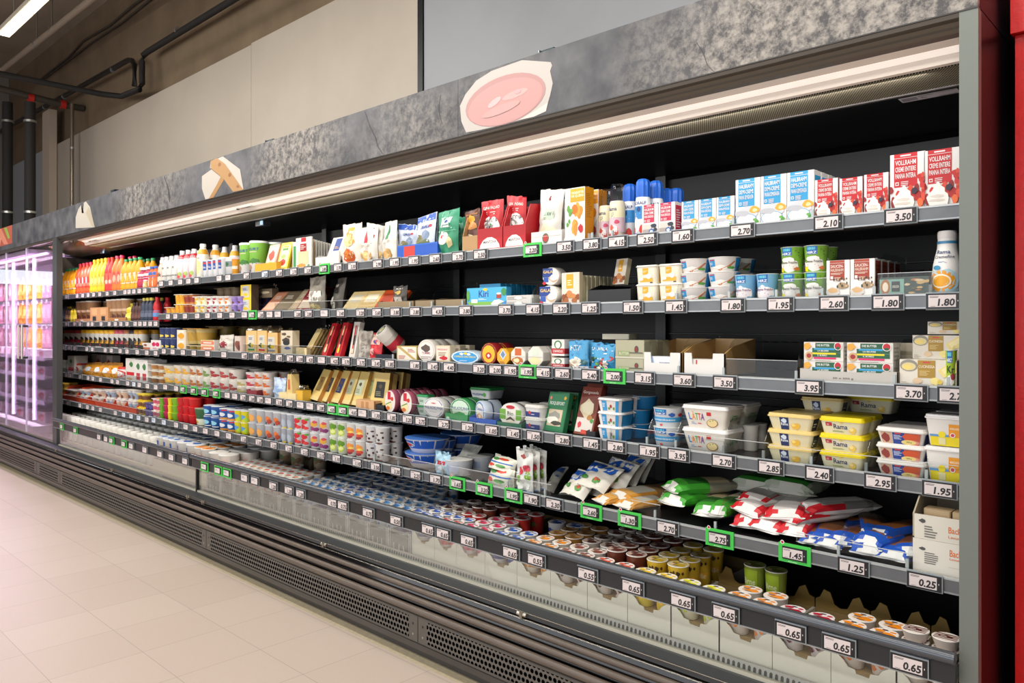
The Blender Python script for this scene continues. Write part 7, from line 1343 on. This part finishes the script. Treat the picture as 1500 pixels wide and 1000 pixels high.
wl = lambda a, b_: cup('#dcdad4', [('b', .5, .4, .2, .12, a, 3)], '#e4e2dc', [('e', .5, .5, .48, .48, '#e6e2dc'), ('b', .5, .5, .34, .2, a, 4), ('b', .5, .3, .2, .1, b_, 5)], rb=.86, lidh=.003, seg=16)
xa, xb = XP(302, 2.12), XP(408, 2.12)
nn = 11
for i in range(nn):
    for row in range(5):
        c = (('#d8503c', '#e0a04c'), ('#c83444', '#8c9c4c'), ('#d87c3c', '#5c3c34'))[(i // 2) % 3]
        k_ = ('w%d' % ((i // 2) % 3));
        if k_ not in Y: Y[k_] = wl(*c)
        if row > 3 and i % 3: continue
        tpl, d = make_tpl(Y[k_], (xb - xa) / nn - .001, .107)
        place(tpl, 'yogurt_cup', (xa + (xb - xa) * (i + .5) / nn, 2.148 + .066 * (row + .5), WZ + .0735), label='white lidded yogurt cup, %s from left, %s, behind green tags, bottom well' % (ORD[i], ('front row', 'second row', 'third row', 'fourth row', 'fifth row')[row]), cat='yogurt cup', group='white lidded yogurt cups in the well')
# shelf insert under the buckets and bottles
def riser_box(x0, x1, z, lab):
    o = MB().box(x0, x1, 2.16, 2.80, WZ, z, M('#8f8a80', .6)).box(x0, x1, 2.158, 2.16, WZ, z, M('#e0d9c8', .5)).build('well_platform'); tag(o, lab, 'platform'); return o
pa = XP(223, 2.16) + .0; pb_ = XP(302, 2.12) - .01
riser_box(pa + .003, pb_, .42, 'raised beige platform carrying the yogurt buckets in the well')
riser_box(XP(84, 2.2) + .02, pa, .36, 'raised beige platform carrying the white capped bottles')
bk = lambda c, l1, l2: cup('#dedad4', c, '#e6e4e0', [('e', .5, .5, .46, .46, l1), ('b', .5, .5, .34, .2, l2, 3)], rb=.86, lidh=.006, seg=20, A=150)
for (a, b_, key, nm, yt) in ((305, 333, bk([('b', .3, .6, .1, .1, '#8c3c34', 3), ('b', .7, .3, .08, .08, '#e0a83c', 4)], '#e4e0da', '#d8d4cc'), 'white bucket with small fruit dots', 663), (285, 305, bk([('r', -.1, .1, .5, .8, '#e0702c'), ('l', 0, .3, .4, .6, 2, '#f0e0d0')], '#e8a04c', '#d86c2c'), 'white and orange bucket', 655), (258, 285, bk([('r', 0, .1, .5, .9, '#24509c'), ('r', .9, .1, 1.2, .9, '#24509c')], '#dcdce0', '#3464b0'), 'white and navy bucket', 648), (230, 258, bk([('r', .3, .1, .6, .9, '#2c5cac'), ('b', .8, .5, .1, .2, '#c8a84c', 3)], '#c8d4e4', '#2c64b4'), 'white and light blue bucket', 641)):
    n_ = max(1, round((XP(b_, 2.2) - XP(a, 2.2)) / .115))
    well(key, a, b_, yt, 'yogurt_bucket', 'yogurt bucket', nm, y0=2.165, nx=n_, nd=4, z=.4204, h=P((a + b_) / 2, yt, 2.2)[2] - .4204)
mbot = cup('#e2e0d8', [('r', -.2, .72, 1.2, .86, '#2c5cb4')], '#e6e4dc', rb=.98, lidh=.03, seg=12)
def mb_(w, h):
    mb = MB(); r = w / 2
    mb.lathe([(r * .96, 0), (r, .01), (r, h * .62), (r * .85, h * .72), (r * .62, h * .8)], '#dedcd2', 14)
    mb.lathe([(r + .0006, h * .45), (r + .0006, h * .6)], '#2c5cb4', 14, caps=(False, False))
    cm = MB().lathe([(r * .64, h * .8 + .0002), (r * .64, h * .98), (r * .6, h)], '#e8e6de', 14)
    return [('bottle_body', mb), ('cap', cm)], w
xa, xb = XP(86, 2.22), XP(223, 2.18); nb = 18; wb2 = (xb - xa) / nb - .002
tpl, d = make_tpl(mb_, wb2, .195)
for i in range(nb):
    for row in range(6):
        y = 2.165 + (wb2 + .003) * (row + .5)
        if y > 2.76: continue
        place(tpl, 'milk_bottle', (xa + (xb - xa) * (i + .5) / nb, y, .3604), label='white capped milk bottle, %s from left, %s, bottom well' % (ORD[i], ('front row', 'second row', 'third row', 'fourth row', 'fifth row', 'sixth row')[row]), cat='milk bottle', group='white capped milk bottles in the bottom well')

# ---------------------------------------------------------------- clear dividers and front lips on the shelves
def lip(row, a, b_, h, nm):
    z, y = SH[row]; x0, x1 = XP(a, y), XP(b_, y)
    if x1 > XR - .05: x1 = XR - .052
    z = z if x0 > XS else LEFTZ[row]
    mb = MB().box(x0, x1, y + .009, y + .011, z - .004, z + h, CLEAR).box(x0, x1, y + .0085, y + .0115, z + h, z + h + .0015, M('#c8cccc', .2))
    tag(mb.build('front_lip'), nm, 'front lip', 'clear front lips')
lip(3, 1062, 1166, .055, 'clear upright front lip at the empty stretch of third shelf')
lip(4, 912, 1124, .05, 'clear upright front lip before blue and white tubs, fourth shelf')
lip(4, 1124, 1403, .045, 'clear upright front lip before the margarine tubs, fourth shelf')
lip(5, 922, 965, .045, 'clear upright front lip right of the gold packs')
lip(5, 1165, 1335, .04, 'clear upright front lip before the blue and white packs')
lip(5, 551, 652, .04, 'clear upright front lip before the blue fan tubs')
lip(5, 655, 805, .045, 'clear upright front lip before the mozzarella bags')
lip(4, 600, 800, .05, 'clear upright front lip before the round cream cheese tubs')
lip(3, 350, 470, .05, 'clear upright front lip before the labelled cheese wedges')
lip(2, 1138, 1210, .055, 'clear upright front lip before the green cups, second shelf')
lip(2, 1284, 1366, .06, 'clear upright front lip before the dark meal box')
lip(2, 400, 550, .045, 'clear upright front lip before the leaning meat packs')
lip(5, 88, 232, .04, 'clear upright front lip before the orange trays')
lip(4, 86, 232, .04, 'clear upright front lip before the orange snack packs')
for row, pxs in {1: (872, 901, 1078, 1194, 1303), 2: (605, 637, 682, 783, 995, 1072, 1141, 1208, 1284, 1366), 3: (998, 1064, 1170, 1313, 1392, 580), 4: (897, 952, 994, 1064, 1122, 1192, 1272, 1360), 5: (553, 588, 653, 748, 803, 964, 1052, 1232, 1332)}.items():
    for k, px in enumerate(pxs):
        z, y = SH[row]
        divider(XP(px, y + .03), y + .012 + (.0 if row != 5 else .0), y + .30, z - .0045, .13 if row != 5 else .10, 'clear curved plastic divider, %s from left, %s shelf' % (ORD[k], SN[row]))

# ---------------------------------------------------------------- GLASS DOOR FRIDGE AT THE FAR LEFT
r2, bld2 = case_base(XF, XL - .002, 'glass_door_fridge', '')
tag(r2, 'tall pink lit glass door fridge full of meat at the far left', 'fridge')
yb = 2.62
pinkw = M('#e0d4e0', .5)
bld2(MB().extrude_x([(2.12, .303), (2.12, .40), (yb, .40), (yb, 2.02), (yb + .05, 2.06), (yb + .05, .303)], XF, XE - .01, pinkw).extrude_x([(2.10, 2.02), (2.10, 2.06), (yb, 2.06), (yb, 2.02)], XF, XE - .01, pinkw), 'liner')
bld2(MB().extrude_x([(2.08, 2.075), (2.08, 2.098), (2.14, 2.098), (2.14, 2.075)], XF, XL - .004, M('#5d554c', .3, .5)), 'canopy_trim')
bld2(MB().box(XF, XL - .004, D0 - .002, D0 + .03, .335, .352, M('#8b847c', .3, .5)), 'door_sill')
for zz in (.62, .86, 1.04): bld2(MB().box(XF, XE - .02, 2.22, yb - .002, zz - .02, zz, M('#b8b0bc', .3, .4)).box(XF, XE - .02, 2.215, 2.22, zz - .03, zz + .01, M('#d8c8d8', .3)), 'shelf_board')
for zz in (1.34, 1.60, 1.86): bld2(MB().box(XF, XE - .02, 2.5, yb - .002, zz - .01, zz, M('#8c8494', .3, .5)), 'hanging_rail')
led = M((.93, .76, 1.0), .4, 0, 6)
dx = [XL - .006, XP(38, D0), XP(38, D0) - .70, XP(38, D0) - 1.4, XP(38, D0) - 2.1]
for i in range(4):
    x1, x0 = dx[i] - .003, dx[i + 1] + .003
    fr = MB().box(x0, x1, D0 + .002, D0 + .007, .354, 2.07, DOORG)
    edge = M('#cfc4d8', .15)
    door = empty('glass_door', ((x0 + x1) / 2, D0, .354)); door.parent = r2; door.location = (((x0 + x1) / 2) - r2.location.x, 0, .354)
    off = Vector((-(x0 + x1) / 2, -D0, -.354))
    def dd(mb, nm): o = mb.build(nm, door); o.location = off
    dd(fr, 'pane'); dd(MB().box(x0, x0 + .008, D0, D0 + .009, .354, 2.07, edge).box(x1 - .008, x1, D0, D0 + .009, .354, 2.07, edge), 'edge_profile')
    hx = x0 + .055 if i % 2 == 0 else x1 - .055
    za, zb_ = P(40, 476, 2.04)[2], P(40, 526, 2.04)[2]
    dd(MB().tube([(hx, 2.035, zb_), (hx, 2.035, za)], .013, M('#c4bcae', .25, .8), 12).box(hx - .012, hx + .012, 2.03, D0, za - .02, za, '#2c2c30').box(hx - .012, hx + .012, 2.03, D0, zb_, zb_ + .02, '#2c2c30'), 'handle')
for i in range(1, 4): bld2(MB().tube([(dx[i] + .02, 2.14, .46), (dx[i] + .02, 2.14, 1.98)], .012, led, 10), 'light_tube')
bld2(MB().tube([(XF + .5, 2.14, 2.0), (XL - .4, 2.14, 2.0)], .012, led, 10), 'light_tube')
area('fridge_tube_light', (-8.6, 2.16, 1.96), (math.radians(-25), 0, 0), 2.4, .04, 130, (1, .82, 1))
area('fridge_tube_light', (-10.2, 2.16, 1.96), (math.radians(-25), 0, 0), 1.6, .04, 100, (1, .82, 1))
hp = lambda c, c2: pouch(c, [('r', .1, .25, .9, .7, c2), ('l', .2, .35, .8, .6, 2, '#e0d8d0'), ('r', .3, .9, .7, .99, '#b8a8c8')], .22, seal=.08)
HPK = {'orange': hp('#e89838', '#f0c070'), 'yellow': hp('#f0bc38', '#f4e090'), 'pink': hp('#e0a8c0', '#f0ccd8'), 'rose': hp('#d888a8', '#ecc0d0'), 'brown': hp('#b08888', '#d8b8b8')}
colp = ['rose', 'brown', 'pink', 'pink', 'orange', 'orange', 'orange', 'yellow', 'yellow', 'pink', 'pink']
for ti, (zz, tn) in enumerate(((1.86, 'top tier'), (1.60, 'middle tier'), (1.34, 'lowest tier'))):
    for k in range(11):
        a = 2 + k * 7; x = XP(a, 2.42); w = .15
        tpl, d = make_tpl(HPK[colp[k]], w, .225)
        place(tpl, 'hanging_meat_pack', (x, 2.42, zz - .23), label='hanging %s meat pack, %s from left, %s, behind the glass doors' % (colp[k], ORD[k], tn), cat='meat pack', group='hanging meat packs in the fridge')
        o = MB().tube([(x, 2.40, zz - .015), (x, 2.60, zz - .012)], .004, M('#a8a0b0', .3, .8), 6).box(x - .015, x + .015, 2.392, 2.40, zz - .03, zz + .01, M('#e4dcec')).build('peg_hook'); o.parent = r2; o.location = -Vector(r2.location)
mt = slab('#d8c4d0', [('b', .5, .5, .42, .35, '#b83c5c', 3), ('b', .6, .4, .2, .18, '#d88c9c', 5)], .12)
for ti, (zz, tn, hh) in enumerate(((1.04, 'upper board', .07), (.86, 'middle board', .09), (.62, 'lower board', .10), (.4005, 'fridge floor', .11))):
    for k in range(8):
        x = XP(4 + k * 10.5, 2.3)
        tpl, d = make_tpl(mt, .17, hh)
        if x + .09 > XE - .03: continue
        place(tpl, 'meat_tray', (x, 2.32, zz + .0005), (0, 0, math.radians(R.uniform(-6, 6))), label='pink meat tray, %s from left, %s of the glass door fridge' % (ORD[k], tn), cat='meat tray', group='meat trays in the fridge')

# ---------------------------------------------------------------- PIPES AND LAMP UNDER THE CEILING
blkp = M('#161616', .35); insul = M('#141210', .8); gal = M('#a8aaa8', .3, .8)
def pipe(pts, r, m, nm, label, rings=None):
    e = empty(nm, pts[0]); o = MB().tube(pts, r, m, 14).build('pipe_run', e); o.location = -Vector(pts[0])
    for q, axis in (rings or []):
        rb_ = MB()
        a = Vector(q); ax = Vector(axis).normalized()
        rb_.tube([a - ax * .012, a + ax * .012], r * 1.18, gal, 14); c = rb_.build('clamp', e); c.location = -Vector(pts[0])
    tag(e, label, 'pipe')
X1 = (1, 0, 0); Z1 = (0, 0, 1); Y1 = (0, 1, 0)
pipe([P(-40, 215, 3.14), P(188, 88, 3.14), P(194, 89, 3.13), P(197, 95, 3.12), P(197, 126, 3.12)], .028, blkp, 'wall_pipe', 'glossy black pipe on the wall ending in a short drop', [(P(47, 167, 3.14), X1), (P(94, 141, 3.14), X1), (P(166, 102, 3.14), X1), (P(66, 157, 3.14), X1)])
X0 = XP(150, 3.0)
pipe([P(380, -24, 3.14), P(216, 76, 3.14), P(210, 81, 3.13), P(208, 90, 3.12), P(208, 122, 3.10), P(204, 131, 3.06), PX(178, 141, X0 + .1), PX(150, 138, X0), PX(-40, 100, X0)], .030, insul, 'insulated_pipe', 'black insulated pipe that bends down and runs out over the aisle', [(P(261, 45, 3.14), X1)])
X2 = XP(112, 3.2)
pipe([(X2, 3.28, P(112, 157, 3.2)[2]), PX(95, 154, X2), PX(-30, 122, X2)], .040, M('#3a342c', .6), 'drain_pipe', 'thick dark drain pipe with red bands running to the wall', [])
for q in ((92, 153), (45, 143)):
    p = PX(q[0], q[1], X2); o = MB().tube([(p[0], p[1] - .03, p[2]), (p[0], p[1] + .03, p[2])], .050, M('#b02018', .5), 14).build('red_band'); par = [k for k in scene.objects if k.name.startswith('drain_pipe')][0]; o.parent = par; o.location = -Vector(par.location)
for i, px in enumerate((11, 44)):
    p = P(px, 150, 2.5); q = (p[0], p[1], 2.062)
    pipe([p, q], .055, insul, 'riser_pipe', 'thick black vertical pipe behind the fascia, %s one' % ('left', 'right')[i], [((p[0], p[1], P(px, 178, 2.5)[2]), Z1), ((p[0], p[1], P(px, 311, 2.5)[2]), Z1)])
p = P(105.5, 152, 3.1); pipe([p, (p[0], p[1], .001)], .022, M('#7c7264', .3, .6), 'conduit', 'slim grey steel conduit standing before the beige boards', [((p[0], p[1], P(105, 217, 3.1)[2]), Z1)])
pipe([P(-30, 129, 2.62), P(180, -37, 2.62)], .034, M('#8f8272', .5), 'beige_pipe', 'beige pipe hanging parallel to the case under the ceiling', [(P(53, 63, 2.62), X1), (P(77, 43, 2.62), X1)])
for i, px in enumerate((54, 76)):
    q = P(px, 61 if i == 0 else 42, 2.62); o = MB().tube([(q[0], q[1], q[2] + .03), (q[0], q[1], 5.2)], .008, M('#6c655c', .5), 8).build('hanger_rod'); par = [k for k in scene.objects if k.name.startswith('beige_pipe')][0]; o.parent = par; o.location = -Vector(par.location)
for i, pts in enumerate(([(60, 116), (100, 84), (122, 60), (160, 38), (195, 8), (215, -6)], [(64, 116), (104, 86), (135, 62), (178, 34), (222, -2)])):
    o = MB().tube([P(a, b_, 3.27) for a, b_ in pts], .012, M('#3a332b', .7), 8).build('cable'); tag(o, ('upper', 'lower')[i] + ' loose cable strung along the brown wall', 'cable')
pL = XP(6, 1.75); e = empty('ceiling_lamp', (pL, 1.75, 3.85))
zl = P(6, 53, 1.75)[2]
lo = lambda mb, nm: setattr(mb.build(nm, e), 'location', -Vector((pL, 1.75, 3.85)))
lo(MB().box(pL, pL + 3.6, 1.70, 1.80, zl + .012, zl + .05, M('#9a9284', .5)), 'lamp_housing')
lo(MB().box(pL + .01, pL + 3.59, 1.715, 1.785, zl, zl + .0115, M((1, .96, .86), .4, 0, 14)), 'lamp_diffuser')
lo(MB().tube([(pL + .3, 1.75, zl + .05), (pL + .3, 1.75, 5.2)], .005, gal, 6).tube([(pL + 3.2, 1.75, zl + .05), (pL + 3.2, 1.75, 5.2)], .005, gal, 6), 'suspension_wires')
tag(e, 'bright linear ceiling lamp in the upper left corner', 'ceiling lamp')
dup = {k: v for k, v in USED.items() if len(v) > 1}
print('DUPLABELS', len(dup), list(dup)[:12]); print('OBJECTCOUNT', len(scene.objects))
